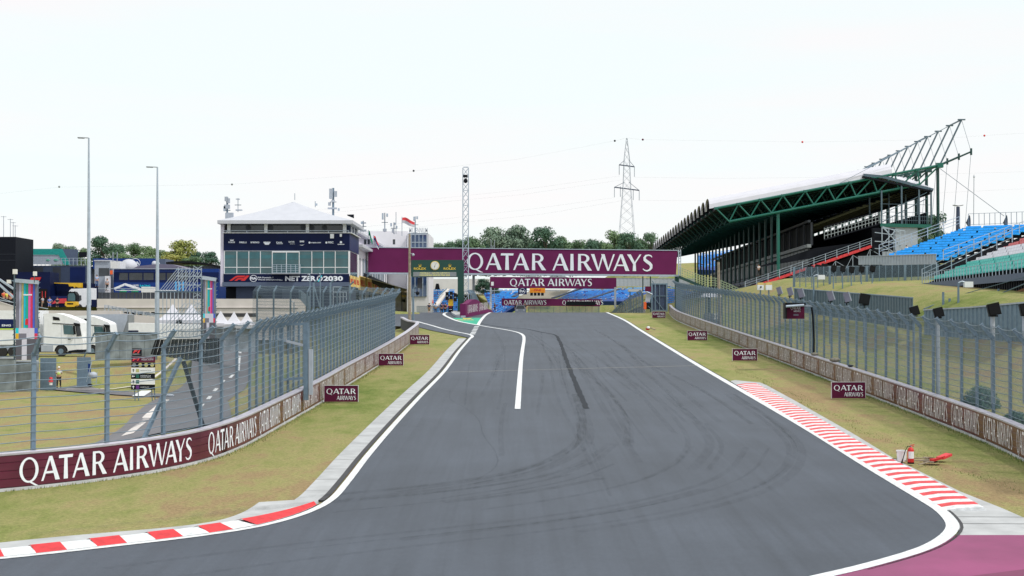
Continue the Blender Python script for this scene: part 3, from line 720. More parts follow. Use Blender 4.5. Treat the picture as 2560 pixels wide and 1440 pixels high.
# ================================================================ TRACKSIDE BOARDS
def tboard(px, py, w, label, yaw=0):
    """px,py: bottom centre of the board in the picture, w its width there"""
    b = g(px, py); Wd = w/F*b.y; Hd = Wd*.485; z = G(b.y)
    t = T('advertising_board', label, 'sign board', (b.x, b.y, z), 'maroon sponsor boards standing on the grass verges')
    mb = MB(); mb.m('maroon'); mb.box(b.x-Wd/2, b.x+Wd/2, b.y-.03, b.y+.0, z+.01, z+Hd); 
    mb.build('panel', t)
    mb = MB(); mb.m('board_edge'); e = .02
    mb.box(b.x-Wd/2-e, b.x-Wd/2, b.y-.045, b.y+.06, z, z+Hd); mb.box(b.x+Wd/2, b.x+Wd/2+e, b.y-.045, b.y+.06, z, z+Hd); mb.box(b.x-Wd/2-e, b.x+Wd/2+e, b.y-.045, b.y+.06, z+Hd, z+Hd+e)
    mb.m('maroon'); mb.box(b.x-Wd/2, b.x+Wd/2, b.y+.002, b.y+.05, z+.02, z+Hd-.01); mb.build('frame', t)
    for s in (-1, 1): mb = MB(); mb.m('galv_dark'); mb.beam((b.x+s*Wd*.35, b.y+.05, z+Hd*.8), (b.x+s*Wd*.35, b.y+.45, z), .03); mb.build('back_stay', t)
    mb = MB(); mb.m('letter'); cap = Hd*.33; fn = plane_fn((b.x-Wd*.435, b.y-.03, z+Hd*.49), (1,0,0), (0,0,1), (0,-1,0))
    q = QA[:5]; letters(mb, q, fn, 0, cap, Wd*.87/(4.74*cap), lay=.0008, off=.003)
    cap2 = Hd*.25; fn = plane_fn((b.x-Wd*.13, b.y-.03, z+Hd*.13), (1,0,0), (0,0,1), (0,-1,0))
    q = [(c, x-5.16) for c, x in QA[5:]]; letters(mb, q, fn, 0, cap2, Wd*.565/(6.08*cap2), lay=.0008, off=.003); mb.build('lettering', t)
    if yaw:
        t.rotation_euler.z = yaw
for a in [(853,1005,84,'nearest of three maroon boards on the left verge, biggest and closest to the camera'),
          (977.5,914,61,'middle one of the three maroon boards on the left verge'),
          (1049,861,48.5,'farthest of three maroon boards on the left verge, by the end of the barrier'),
          (2121,996,83,'nearest maroon board on the right verge, beside the top of the striped kerb',-.03),
          (1862,902,61,'second maroon board from the camera on the right verge'),
          (1743,851,49,'third maroon board from the camera on the right verge'),
          (1647,795,33,'smallest and farthest maroon board on the right verge, near the grey gate')]: tboard(*a)
# ================================================================ MAIN GRANDSTAND (covered, green steelwork)
MSO = P(1790, 520, 215); MSO = Vector((MSO.x, MSO.y, 0)); A_ = Vector((.0337, .9994, 0)); L_ = Vector((.9994, -.0337, 0)); BAY = 6.6; NB = 21
def ms(a, l, z): v = MSO+A_*a+L_*l; return Vector((v.x, v.y, z))
root = T('covered_grandstand', 'long covered grandstand with green steel trusses and a scalloped white roof', 'grandstand', tuple(ms(0, 0, 11)))
zf_, zr_ = 23.0, 29.4; LR = 33.6
def ztop(l): return zf_+(zr_-zf_)*l/LR
# trusses, one per bay
for i in range(NB):
    mb = MB(); mb.m('green_paint' if i == 0 else 'green_dark'); a = i*BAY; near = i == 0; n = 8 if near else 5  # near truss coloured as sunlit, the others darker as shaded by the roof
    top = [ms(a, LR*k/10, ztop(LR*k/10)) for k in range(11)]
    bl = [2.0+ (LR-3.0-2.0)*k/9 for k in range(10)]; bot = [ms(a, l, ztop(l)-2.3 if k else ztop(l)-2.4) for k, l in enumerate(bl)]
    mb.tube([top[0], top[-1]], .2 if near else .16, n); mb.tube([bot[0], bot[-1]], .2 if near else .16, n)
    for k in range(10):
        mb.tube([top[k], bot[k]], .12, n); mb.tube([bot[k], top[k+1]], .12, n)
        mb.obox(top[k], .55, .5, .35)
    mb.obox(top[-1], .9, .8, .7)
    mb.build('roof_truss', root)
for i in range(NB):
    mb = MB(); mb.m('green_paint' if i == 0 else 'green_dark'); a = i*BAY+ (8 if i == 0 else 8); a = i*BAY+.4  # near column in a sunlit green, the roof's shade painted into the rest
    p = ms(a, 9.4+.0, 11.2); q = ms(a, 9.4, ztop(9.4)-2.3); mb.tube([p, q], .25 if i == 0 else .2, 8); mb.build('front_column', root)
    mb = MB(); mb.m('green_dark'); mb.tube([ms(a, LR-.2, 12), ms(a, LR-.2, zr_)], .24, 8); mb.build('rear_column', root)
    mb = MB(); mb.m('galv_dark'); b0 = ms(i*BAY, LR, zr_); tip = b0+L_*3.3+Vector((0,0,6.9)); arm_ = b0+L_*4.7+Vector((0,0,2.05))
    mb.tube([b0, tip], .13, 6); mb.obox(tip, 1.1, .3, .18); mb.build('roof_mast', root)
    mb = MB(); mb.m('green_dark'); mb.tube([b0, arm_], .15, 6); mb.obox(arm_, .25, .3, 1.0); mb.build('mast_outrigger', root)
    mb = MB(); mb.m('cable'); mb.tube([tip, arm_], .03, 4); mb.tube([arm_, ms(i*BAY, LR+3, 12)], .03, 4); mb.tube([tip, ms(i*BAY, 18, ztop(18))], .03, 4)
    mb.build('stay_cable', root)
for i in range(0, NB-1):
    if i in (0, 3, 7, 9): 
        mb = MB(); mb.m('galv_dark'); d0 = L_*3.3+Vector((0,0,6.9)); mb.tube([ms(i*BAY, LR, zr_)+d0, ms((i+1)*BAY, LR, zr_)+d0], .12, 6); mb.build('mast_tie', root)
# barrel vaults of the roof
for i in range(NB-1):
    mb = MB(); mb.m('white_roof'); a0 = i*BAY; lo, hi = -1.0, 26.5; n = 10
    for t0, t1 in zip(range(n), range(1, n+1)):
        def pt(t, l, dz=0): an = math.pi*t/n; return ms(a0+BAY/2-math.cos(an)*BAY/2*.98, l, ztop(l)+.15+1.75*math.sin(an)**.8+dz)
        mb.face([pt(t0, lo), pt(t1, lo), pt(t1, hi), pt(t0, hi)]); 
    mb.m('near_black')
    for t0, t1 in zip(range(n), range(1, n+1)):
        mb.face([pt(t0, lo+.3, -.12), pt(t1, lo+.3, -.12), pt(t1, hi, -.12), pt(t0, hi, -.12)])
    mb.build('roof_vault', root, smooth=True)
    mb = MB(); mb.m('near_black'); 
    if i % 1 == 0:
        p = [ms(a0+BAY*.06, .2, ztop(0)), ms(a0+BAY*.94, .2, ztop(0))]
        mb.beam(p[0], p[1], .3, .35); mb.build('eaves_beam', root)
mb = MB(); mb.m('near_black')
for k in range(13):
    l = 1.5+k*2.0; mb.beam(ms(.2, l, ztop(l)+.1), ms(NB*BAY-BAY, l, ztop(l)+.1), .18, .3)
mb.build('purlins', root)
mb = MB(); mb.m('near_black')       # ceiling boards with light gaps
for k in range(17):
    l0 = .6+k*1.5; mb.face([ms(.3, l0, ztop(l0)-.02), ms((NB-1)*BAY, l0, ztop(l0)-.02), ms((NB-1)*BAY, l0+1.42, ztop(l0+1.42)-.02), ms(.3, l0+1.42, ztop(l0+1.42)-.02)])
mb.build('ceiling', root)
# rear roof sloping down to the back
mb = MB(); rr = [(22.2, 28.15), (25.0, 27.9), (32.6, 25.9)]
mb.m('white_roof'); mb.face([ms(0,22.2,28.2), ms(0,25,27.95), ms(0,32.6,25.95), ms(9,30.8,28.5), ms(9,23,29.3)])
for (l0, z0), (l1, z1) in zip(rr, rr[1:]): mb.face([ms(0, l0, z0), ms(0, l1, z1), ms(100, l1, z1), ms(100, l0, z0)])
mb.m('galv_dark')
for (l0, z0), (l1, z1) in zip(rr, rr[1:]): mb.beam(ms(-.1, l0, z0-.2), ms(-.1, l1, z1-.2), .15, .4)
mb.build('rear_roof', root)
mb = MB(); mb.m('near_black')
for i in range(50): a = i*2.0; mb.beam(ms(a, 22, 27.7), ms(a, 32.4, 25.45), .9, .25)
for l, z in ((23,27.6),(26,27.1),(29,26.3),(32,25.5)): mb.beam(ms(0, l, z-.3), ms(100, l, z-.3), .25, .4)
mb.build('rear_roof_battens', root)
# lower tier
tier = lambda l: 10.7+ (l-4.3)*.345
mb = MB(); mb.m('slate'); n = 26
for k in range(n):
    l0 = 4.3+k*.86; l1 = l0+.86; z = tier(l1); 
    mb.face([ms(0,l0,z), ms(NB*BAY,l0,z), ms(NB*BAY,l1,z), ms(0,l1,z)]); mb.face([ms(0,l0,tier(l0)), ms(NB*BAY,l0,tier(l0)), ms(NB*BAY,l0,z), ms(0,l0,z)])
mb.build('lower_terrace', root)
for k in range(1, n, 1):
    mb = MB(); mb.m('dark_grey' if k % 4 else 'slate_light'); l0 = 4.5+k*.86; z = tier(l0+.5); mb.box
    for s in range(9): mb.beam(ms(1+s*14.6, l0+.4, z+.42), ms(14.6*(s+1)-.6, l0+.4, z+.42), .4, .12)
    mb.build('seat_row', root)
mb = MB(); mb.m('kerb_red')
for k in range(n): l0 = 4.3+k*.86; mb.obox(ms(-.35, l0+.45, tier(l0)+.12), .98, .12, .42, ry=-.345)
mb.build('side_fascia', root)
mb = MB(); mb.m('galv_light')
for k in range(0, n+1, 2): p = ms(-.4, 4.3+k*.86, tier(4.3+k*.86)); mb.beam(p, p+Vector((0,0,1.25)), .09)
for h in (.5, .85, 1.2): mb.beam(ms(-.4, 4.3, tier(4.3)+h), ms(-.4, 4.3+n*.86, tier(4.3+n*.86)+h), .05)
mb.build('side_railing', root)
mb = MB(); mb.m('galv_light')
for k in range(0, n+1, 3):
    l = 5+k*.86; p = ms(-.2, l, tier(l)-.4); mb.beam(p, ms(-.2, l, 10.6), .08)
    if k: mb.beam(p, ms(-.2, l-2.6, 10.8), .06); mb.beam(ms(-.2, l-2.6, tier(l-2.6)-.4), ms(-.2, l, max(10.8, tier(l)-2.8)), .06)
for z in (12.6, 14.2): 
    l = 4.3+(z-10.3)/.345; mb.beam(ms(-.2, l, z), ms(-.2, 26, z), .06)
mb.build('side_scaffold', root)
mb = MB(); mb.m('near_black'); mb.prism([(5.0,10.4),(26.5,10.4),(26.5,tier(26.5)-.6)], 'y', 0, .1)
# shift prism into stand frame
mb.v = [tuple(ms(.9 if abs(v[1]) < .05 else 1.1, v[0], v[2])) for v in mb.v]; mb.build('side_sheeting', root)
# rear building: concrete wall with doors, dark boxes, balcony, upper tier
mb = MB(); mb.m('mid_grey')
for s in range(38): mb.face([ms(2+s*3.4, 14.2, 14.0), ms(2+s*3.4+2.9, 14.2, 14.0), ms(2+s*3.4+2.9, 14.2, 17.0), ms(2+s*3.4, 14.2, 17.0)])
mb.m('dark_grey'); mb.face([ms(1, 14.3, 13.5), ms(NB*BAY, 14.3, 13.5), ms(NB*BAY, 14.3, 17.4), ms(1, 14.3, 17.4)])
mb.build('concourse_wall', root)
mb = MB(); mb.m('mid_grey'); mb.beam(ms(0,14.0,17.3), ms(NB*BAY,14.0,17.3), .6, .5); mb.m('near_black'); 
mb.face([ms(2,15,17.5), ms(NB*BAY,15,17.5), ms(NB*BAY,15,21.0), ms(2,15,21.0)])
for s in range(20): mb.m('dark_grey'); mb.beam(ms(2+s*6.6,14.7,17.5), ms(2+s*6.6,14.7,21.0), .28)
mb.m('dark_grey'); mb.beam(ms(1,14.2,21.1), ms(NB*BAY,14.2,21.1), .4, .35); mb.build('press_boxes', root)
mb = MB(); mb.m('slate')
for k in range(16):
    l0 = 14.5+k*1.05; z = 21.3+k*.33
    mb.face([ms(14,l0,z), ms(NB*BAY,l0,z), ms(NB*BAY,l0+1.05,z), ms(14,l0+1.05,z)]); mb.face([ms(14,l0,z-.33), ms(NB*BAY,l0,z-.33), ms(NB*BAY,l0,z), ms(14,l0,z)])
mb.build('upper_terrace', root)
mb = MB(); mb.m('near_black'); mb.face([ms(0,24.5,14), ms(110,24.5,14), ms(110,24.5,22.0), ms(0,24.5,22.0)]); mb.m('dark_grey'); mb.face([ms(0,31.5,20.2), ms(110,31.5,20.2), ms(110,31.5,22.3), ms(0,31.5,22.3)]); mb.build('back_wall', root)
mb = MB(); mb.m('light_grey'); mb.face([ms(-.1,24.9,14.0), ms(-.1,30.2,14.0), ms(-.1,30.2,20.1), ms(-.1,24.9,20.1)]); mb.face([ms(-.1,30.2,14.0), ms(12,30.2,14.0), ms(12,30.2,20.1), ms(-.1,30.2,20.1)]); mb.build('stair_block', root)
mb = MB(); mb.m('green_paint'); mb.beam(ms(-.3,24.6,20.4), ms(-.3,32.2,20.2), .3, .5); mb.m('green_dark'); mb.beam(ms(5,24.6,20.4), ms(5,32.2,20.2), .3, .4)
mb.m('dark_grey'); mb.face([ms(-.3,24.6,20.55), ms(12,24.6,20.55), ms(12,32.2,20.4), ms(-.3,32.2,20.4)]); mb.build('balcony_deck', root)
mb = MB(); mb.m('galv_dark')
for l, zt in ((24.8, 25.6), (27.8, 26.5), (30.4, 26.1), (32.2, 25.9)): mb.beam(ms(-.3, l, 20.5), ms(-.3, l, zt), .22); mb.beam(ms(8, l, 20.5), ms(8, l, zt), .22)
for h in (.6, 1.2, 1.8, 3.0): mb.beam(ms(-.3,24.6,20.6+h), ms(-.3,32.2,20.4+h), .06)
for k in range(24): mb.beam(ms(-.3,24.8+k*.32,20.6), ms(-.3,24.8+k*.32,21.8), .04)
mb.beam(ms(-.25,24.8,20.8), ms(-.25,31.6,24.4), .12); mb.beam(ms(-.25,24.8,22.0), ms(-.25,31.6,25.3), .1)
mb.build('balcony_cage', root)
mb = MB(); mb.m('cage_mesh'); mb.uv[0] = [(0,0),(8.2,0),(8.2,1.8),(0,1.8)]
mb.face([ms(-.2,16.2,19.2-1.0), ms(-.2,24.6,21.0-.4), ms(-.2,24.6,22.9-.4), ms(-.2,16.2,21.1-1.0)]); mb.m('near_black'); mb.beam(ms(-.15,16.2,18.2), ms(-.15,24.6,20.6), .12, .2); mb.beam(ms(-.15,16.2,20.1), ms(-.15,24.6,22.5), .12, .15)
mb.m('near_black'); mb.face([ms(.6,5.5,tier(5.5)+2.8), ms(.6,24.6,17.2), ms(.6,24.6,18.2), ms(.6,15,17)]); mb.build('balcony_mesh', root)
# small loudspeakers hung in the stand front
# black speaker/scaffold stack beside the stand
t = T('scaffold_tower', 'white tube scaffold with a black screen box beside the open end of the covered grandstand', 'scaffold', tuple(P(2215,640,205)))
mb = MB(); mb.m('near_black'); a = P(2184,628,205); b = P(2238,570,205); mb.box(a.x, b.x, 205, 206, a.z, b.z); mb.build('screen_box', t)
for i, (x0,y0,x1,y1) in enumerate([(2187,581,2250,589),(2187,603,2250,607),(2187,621,2222,624),(2205,566,2260,625),(2213,572,2270,640),(2205,566,2205,612),(2222,570,2222,640),(2205,566,2250,580),(2235,572,2235,640),(2250,575,2250,640),(2205,612,2250,640),(2240,575,2205,612),(2205,570,2262,577),(2262,577,2262,640)]):
    mb = MB(); mb.m('galv_light'); mb.beam(P(x0,y0,204.5-(i%2)*.8), P(x1,y1,204.5-(i%2)*.8), .11); mb.build('scaffold_tube', t)

# ================================================================ OPEN STANDS
def pstand(name, label, c00, c10, c01, rows, matfn, skipfn=None, gap=0, deck='dark_grey', seat_h=.40, per=.52, group=None):
    """c00: front-row left end; c10: front-row right end; c01: top-row left end (world points)"""
    U = c10-c00; V = (c01-c00)/max(1, rows-1); t = T(name, label, 'grandstand', tuple(c00), group); n = max(1, int(U.length/per)); u = U/n
    for r in range(rows):
        mb = MB(); o = c00+V*r; mb.m(matfn(r, 0)); fwd = Vector((V.x, V.y, 0)).normalized(); cur = None
        for k in range(n):
            if skipfn and skipfn(r, k, n): continue
            kk = matfn(r, k)
            if kk != cur: mb.m(kk); cur = kk
            a = o+u*(k+.04); b = o+u*(k+.96); up = Vector((0,0,1))
            bk = fwd*.42
            q = [a+up*.0, b+up*.0, b+bk, a+bk]; mb.add([*q, *[p-up*.09 for p in q]], [(0,1,2,3),(4,7,6,5),(0,4,5,1),(1,5,6,2),(3,2,6,7),(0,3,7,4)])
            if gap and (k+r*gap) % 6 == 3: a = a.lerp(b, .45)
            q = [a+bk, b+bk, b+bk*1.15+up*seat_h, a+bk*1.15+up*seat_h]; w = fwd*.06
            mb.add([*q, *[p+w for p in q]], [(0,1,2,3),(4,7,6,5),(0,4,5,1),(1,5,6,2),(3,2,6,7),(0,3,7,4)])
        if mb.f: mb.build('seat_row', t)
    mb = MB(); mb.m(deck)
    for r in range(rows):
        o = c00+V*r-Vector((0,0,.42)); fw = Vector((V.x, V.y, 0)); mb.face([o-fw*.3, o+U-fw*.3, o+U+fw*.72, o+fw*.72]); mb.face([o+fw*.72, o+U+fw*.72, o+U+fw*.72+Vector((0,0,V.z)), o+fw*.72+Vector((0,0,V.z))])
    mb.build('stepped_deck', t); return t, U, V
def rail(t, pts, posts, h=1.1, mk='galv_light', name='railing', bars=(1.1,.75,.4), r=.06, dz=0):
    mb = MB(); mb.m(mk)
    for b in bars:
        for p, q in zip(pts, pts[1:]): mb.beam(p+Vector((0,0,b+dz)), q+Vector((0,0,b+dz)), r)
    for p, q in zip(pts, pts[1:]):
        k = max(1, int((q-p).length/posts))
        for i in range(k+1): s = p.lerp(q, i/k); mb.beam(s+Vector((0,0,dz)), s+Vector((0,0,h+dz)), r*1.3)
    return mb.build(name, t)
# upper blue stand
c00 = P(2212,638,150); c10 = P(2402,634,145.5); c01 = P(2404,570,151); dv = (c01-c00)/10
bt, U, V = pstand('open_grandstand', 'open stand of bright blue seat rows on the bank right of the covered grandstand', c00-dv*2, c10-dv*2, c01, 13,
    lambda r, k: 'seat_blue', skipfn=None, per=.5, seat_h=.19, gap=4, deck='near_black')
cc = c00-dv*2
rail(bt, [c00-U.normalized()*.6, c01-U.normalized()*.6+dv*.5], 1.6, r=.05)
rail(bt, [c01+dv*.9, c01+dv*.9+U*1.6], .55, bars=(1.25,.1), h=1.25, r=.035, mk='galv')
rail(bt, [cc+U*1.03-dv*.5, c01+U*1.03+dv], 1.6, bars=(1.1,.6), r=.05)
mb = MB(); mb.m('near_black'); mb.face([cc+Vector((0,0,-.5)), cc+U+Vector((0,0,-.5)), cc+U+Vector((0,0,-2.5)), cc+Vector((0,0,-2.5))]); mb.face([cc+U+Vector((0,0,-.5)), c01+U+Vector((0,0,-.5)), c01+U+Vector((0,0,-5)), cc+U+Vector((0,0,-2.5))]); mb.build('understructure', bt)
# green, white and red stand
c00 = P(2323,697,120); c10 = P(2640,655,86); c01 = P(2535,605,115)
gt, U2, V2 = pstand('open_grandstand', 'nearer open stand with teal, white and red seat rows at the right edge', c00, c10, c01, 9,
    lambda r, k: 'seat_teal' if r < 4 else ('seat_white' if r < 7 else 'seat_red'), skipfn=None, per=.7, seat_h=.25, gap=5, deck='near_black')
un = U2.normalized(); vn = Vector((V2.x,V2.y,0)).normalized()
f0 = P(2306,715,119.5); f1 = P(2640,682,84)
mb = MB(); mb.m('slate_light'); dz = Vector((0,0,.22)); mb.add([f0+dz, f1+dz, f1-dz*1.2, f0-dz*1.2, f0+dz+vn*.8, f1+dz+vn*.8], [(0,1,2,3),(0,4,5,1)]); mb.build('front_fascia', gt)
mb = MB(); mb.m('near_black'); k = int((f1-f0).length/.55)
for i in range(k): s = f0.lerp(f1, i/k)+vn*.5; mb.box(s.x-.12, s.x+.12, s.y-.1, s.y+.1, s.z-1.0, s.z-.2)
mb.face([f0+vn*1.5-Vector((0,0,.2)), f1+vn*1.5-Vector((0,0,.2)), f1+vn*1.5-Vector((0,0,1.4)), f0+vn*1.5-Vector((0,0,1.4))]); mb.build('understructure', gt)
rail(gt, [f0+dz, f1+dz], .85, bars=(.85,), h=.85, r=.03, name='balustrade')
rail(gt, [f0-un*.1+dz, c01-un*.5], 1.3, bars=(1.2,.8,.4), h=1.2, r=.05)
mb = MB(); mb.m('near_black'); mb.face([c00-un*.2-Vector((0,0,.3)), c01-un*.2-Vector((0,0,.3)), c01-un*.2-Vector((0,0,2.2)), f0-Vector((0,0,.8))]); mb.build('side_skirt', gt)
# grey sheet wall and open mesh fence in front of the blue stand
def sheetwall(name, label, pts, zt, zb, mk, cap=None, rib=.35, cat='wall', group=None):
    """pts: world xy points; zt/zb: lists of top and bottom heights"""
    t = T(name, label, cat, (pts[0][0], pts[0][1], zb[0]), group); mb = MB(); mb.m(mk); 
    for i in range(len(pts)-1):
        a = Vector(pts[i]); b = Vector(pts[i+1]); n = max(2, int((b-a).length/rib)); nr = Vector((-(b-a).y, (b-a).x)).normalized()
        for k in range(n):
            for (u0, o0), (u1, o1) in (((0,0),(.5,0)), ((.5,0),(.55,.05)), ((.55,.05),(.95,.05)), ((.95,.05),(1,0))):
                t0 = (k+u0)/n; t1 = (k+u1)/n; p = a.lerp(b, t0)+nr*o0; q = a.lerp(b, t1)+nr*o1
                z = lambda L, t_: L[i]+(L[i+1]-L[i])*t_
                mb.face([(p.x,p.y,z(zb,t0)), (q.x,q.y,z(zb,t1)), (q.x,q.y,z(zt,t1)), (p.x,p.y,z(zt,t0))])
    mb.build('sheeting', t)
    mb = MB(); mb.m(cap or mk)
    for i in range(len(pts)-1): mb.beam((*pts[i], zt[i]+.03), (*pts[i+1], zt[i+1]+.03), .12, .08)
    mb.build('capping', t); return t
def pw(px, py, d): v = P(px, py, d); return (v.x, v.y), v.z
a, za = pw(2146,642,142); b, zb_ = pw(2340,636,134); _, z1 = pw(2146,662,142); _, z2 = pw(2340,661,134)
sheetwall('sheet_wall', 'pale corrugated sheet wall below the blue seats', [a, b], [za, zb_], [z1, z2], 'light_grey')
t = T('mesh_fence', 'high see-through mesh fence standing on the bank under the pale sheet wall', 'fence', (*a, z1))
mb = MB(); mb.m('chain_link_dense'); f0 = P(1985,668,140); f1 = P(2345,660,131); L_len = (f1-f0).length; mb.uv[0] = [(0,0),(L_len,0),(L_len,3),(0,3)]
g0 = P(1985,705,140); g1 = P(2345,712,131); mb.face([g0, g1, f1, f0]); mb.build('wire_netting', t)
for i in range(24):
    s = f0.lerp(f1, i/23); e = g0.lerp(g1, i/23); mb = MB(); mb.m('galv'); mb.beam(s, e-Vector((0,0,.5)), .07 if i % 6 else .2); mb.build('post', t)
# dark corrugated screen in the middle of the bank
dd = [(1985,722,126),(2095,731,112),(2210,740,98),(2281,746,89.5)]
pts = []; zt = []; zb = []
for p in dd: v = P(*p); pts.append((v.x, v.y)); zt.append(v.z); zb.append(v.z-2.0)
sheetwall('sheet_wall', 'dark grey-green corrugated screen behind the right debris fence, left of the gap', pts, zt, zb, 'galv_dark', 'galv', rib=.8)
pts = []; zt = []; zb = []
for p in [(2310,776,88),(2425,770,80),(2570,757,72)]: v = P(*p); pts.append((v.x, v.y)); zt.append(v.z); zb.append(v.z-2.2)
sheetwall('sheet_wall', 'grey sheet screen behind the right debris fence at the right edge', pts, zt, zb, 'galv', 'light_grey', rib=.6)
# red-brown planks, stair rail and small blue seats at the right edge
t = T('stair_handrail', 'thin steel handrail climbing the grass bank at the right edge', 'handrail', tuple(P(2430,764,96)))
mb = MB(); mb.m('galv_dark'); mb.beam(P(2428,764,96), P(2570,706,88), .06); mb.beam(P(2310,772,95), P(2374,747,97), .06); mb.beam(P(2374,745,97), P(2570,690,90), .04)
mb.build('top_bar', t)
for x,y0,y1 in ((2482,740,775),(2496,722,775),(2374,746,800),(2358,730,775),(2548,700,760)): mb = MB(); mb.m('galv'); mb.beam(P(x,y0,94), P(x,y1,94), .12); mb.build('post', t)
t = T('timber_frame', 'brown timber beams rising beside small blue seats at the right edge', 'timber frame', tuple(P(2500,760,93)))
for (x0,y0,x1,y1) in ((2490,754,2570,722),(2520,762,2570,738)): mb = MB(); mb.m('wood_brown'); mb.beam(P(x0,y0,93), P(x1,y1,91), .28, .22); mb.build('beam', t)
c00 = P(2522,776,86); c10 = P(2640,770,82); c01 = P(2530,754,88)
pstand('bench_block', 'small block of blue seats behind the screen at the right edge', c00, c10, c01, 4, lambda r, k: 'seat_blue', per=.5)

# ================================================================ GREEN STAIR, POLE, SHELTER, DISPLAY
t = T('access_stair', 'dark green stair with pale green handrails going down from the sponsor bridge', 'stair', tuple(P(1700,700,198)))
for dy, nm in ((0,'near'),(1.6,'far')):
    mb = MB(); mb.m('green_dark'); mb.beam(P(1697,692,198+dy), P(1768,722,198+dy), .5, .35); mb.beam(P(1768,722,198+dy), P(1790,722,198+dy), .4, .3); mb.beam(P(1790,722,198+dy), P(1845,748,198+dy), .5, .35); mb.build('stringer', t)
    mb = MB(); mb.m('rail_green')
    for h in (5, 11, 17, 23): mb.beam(P(1700,692-h,198+dy), P(1768,718-h,198+dy), .07); mb.beam(P(1768,718-h,198+dy), P(1788,718-h,198+dy), .07); mb.beam(P(1788,718-h,198+dy), P(1845,743-h,198+dy), .07)
    for i in range(12): f_ = i/11; mb.beam(P(1700+68*f_,692+26*f_,198+dy), P(1700+68*f_,669+26*f_,198+dy), .07)
    for i in range(9): f_ = i/8; mb.beam(P(1788+57*f_,718+25*f_,198+dy), P(1788+57*f_,695+25*f_,198+dy), .07)
    mb.build('handrail', t)
for i in range(12): f_ = i/11; mb = MB(); mb.m('green_dark'); p = P(1700+66*f_,693+28*f_,198); mb.box(p.x-.2, p.x+.2, 198, 199.6, p.z-.03, p.z+.03); mb.build('tread', t)
b = g(1797,838); mb = MB(); mb.m('wood'); p = P(1796,655,127.5); mb.tube([(p.x+.1, 127.5, G(127)-.5), (p.x+.04,127.5,p.z-3), (p.x, 127.5, p.z)], [.17,.14,.11], 8); tag(mb.build('utility_pole', loc=(p.x, 127.5, G(127))), 'plain weathered wooden pole behind the right barrier beside the white canopy', 'pole')
t = T('marshal_shelter', 'marshal post with a white canopy roof behind the opening in the right fence', 'shelter', tuple(P(1780,790,134)))
a = P(1753,743,134); b = P(1806,733,134)
mb = MB(); mb.m('white_tent'); mb.add([(a.x,134,a.z),(b.x,134,a.z),(b.x-.25,134.6,b.z),(a.x+.25,134.6,b.z),(a.x,136.5,a.z),(b.x,136.5,a.z)], [(0,1,2,3),(1,5,2),(0,3,4),(3,2,5,4),(0,4,5,1)]); mb.build('canopy', t)
for x in (1765,1772,1804): mb = MB(); mb.m('green_dark'); mb.beam(P(x,743,134.3), P(x,790,134.3), .1 if x != 1772 else .2); mb.build('post', t)
a = P(1762,813,133.5); b = P(1803,783,133.5); mb = MB(); mb.m('mid_grey'); mb.box(a.x, b.x, 133.5, 134.1, a.z-.6, b.z); mb.build('front_panel', t)
a = P(1782,798,133.4); b = P(1796,783.5,133.4); mb = MB(); mb.m('white_paint'); mb.box(a.x, b.x, 133.44, 133.49, a.z, b.z); 
o = mb.build('distance_sign', t); mb = MB(); mb.m('black'); fonttext(mb, '0.7', (a.x+.06, 133.44, a.z+.14), h=.27, width=.42, bold=.01); mb.build('lettering', o)
# display box on a bracket
t = T('trackside_display', 'maroon display box hanging from a steel arm in front of the right fence', 'display', (g(2033,905).x, 81, G(81)))
D = 80
mb = MB(); mb.m('galv'); mb.beam(P(2033,925,81), P(2033,764,81), .16); mb.build('post', t)
mb = MB(); mb.m('galv_light'); mb.beam(P(2033,765,81), P(1968,762,D+.2), .1); mb.build('arm', t)
a = P(1967,797,D); b = P(2011,764,D); mb = MB(); mb.m('maroon'); mb.box(a.x, b.x, D, D+.35, a.z, b.z); bx = mb.build('display_box', t)
mb = MB(); mb.m('letter'); cap = .17; Wd = b.x-a.x; fn = plane_fn((a.x+Wd*.22, D, a.z+.52), (1,0,0), (0,0,1), (0,-1,0)); letters(mb, QA[:5], fn, 0, cap, Wd*.56/(4.74*cap), lay=.0008)
fn = plane_fn((a.x+Wd*.38, D, a.z+.38), (1,0,0), (0,0,1), (0,-1,0)); letters(mb, [(c, x-5.16) for c, x in QA[5:]], fn, 0, .10, Wd*.4/(.608), lay=.0008); mb.build('lettering', bx)
mb = MB(); mb.m('purple_grey'); mb.box(a.x+Wd*.38, a.x+Wd*.66, D-.01, D-.001, a.z+.17, a.z+.27); mb.build('vent', bx)
a2 = P(1963,765,D-.2); b2 = P(2013,757,D-.2); mb = MB(); mb.m('black'); mb.box(a2.x, b2.x, D-.35, D+.4, a2.z+.03, b2.z); mb.box(a2.x-.02, a2.x+.06, D-.35, D+.3, P(1963,797,D).z, b2.z); mb.build('hood', t)
mb = MB(); mb.m('galv_light'); mb.tube([P(1965,766,D-.4), P(2010,763,D-.4)], .07, 8); mb.build('lamp_tube', t)
mb = MB(); mb.m('black'); mb.tube([P(2029,768,80.8), P(2032,790,80.8), P(2035,850,80.8), P(2034,920,80.8)], .05, 6); mb.build('cable_bundle', t)

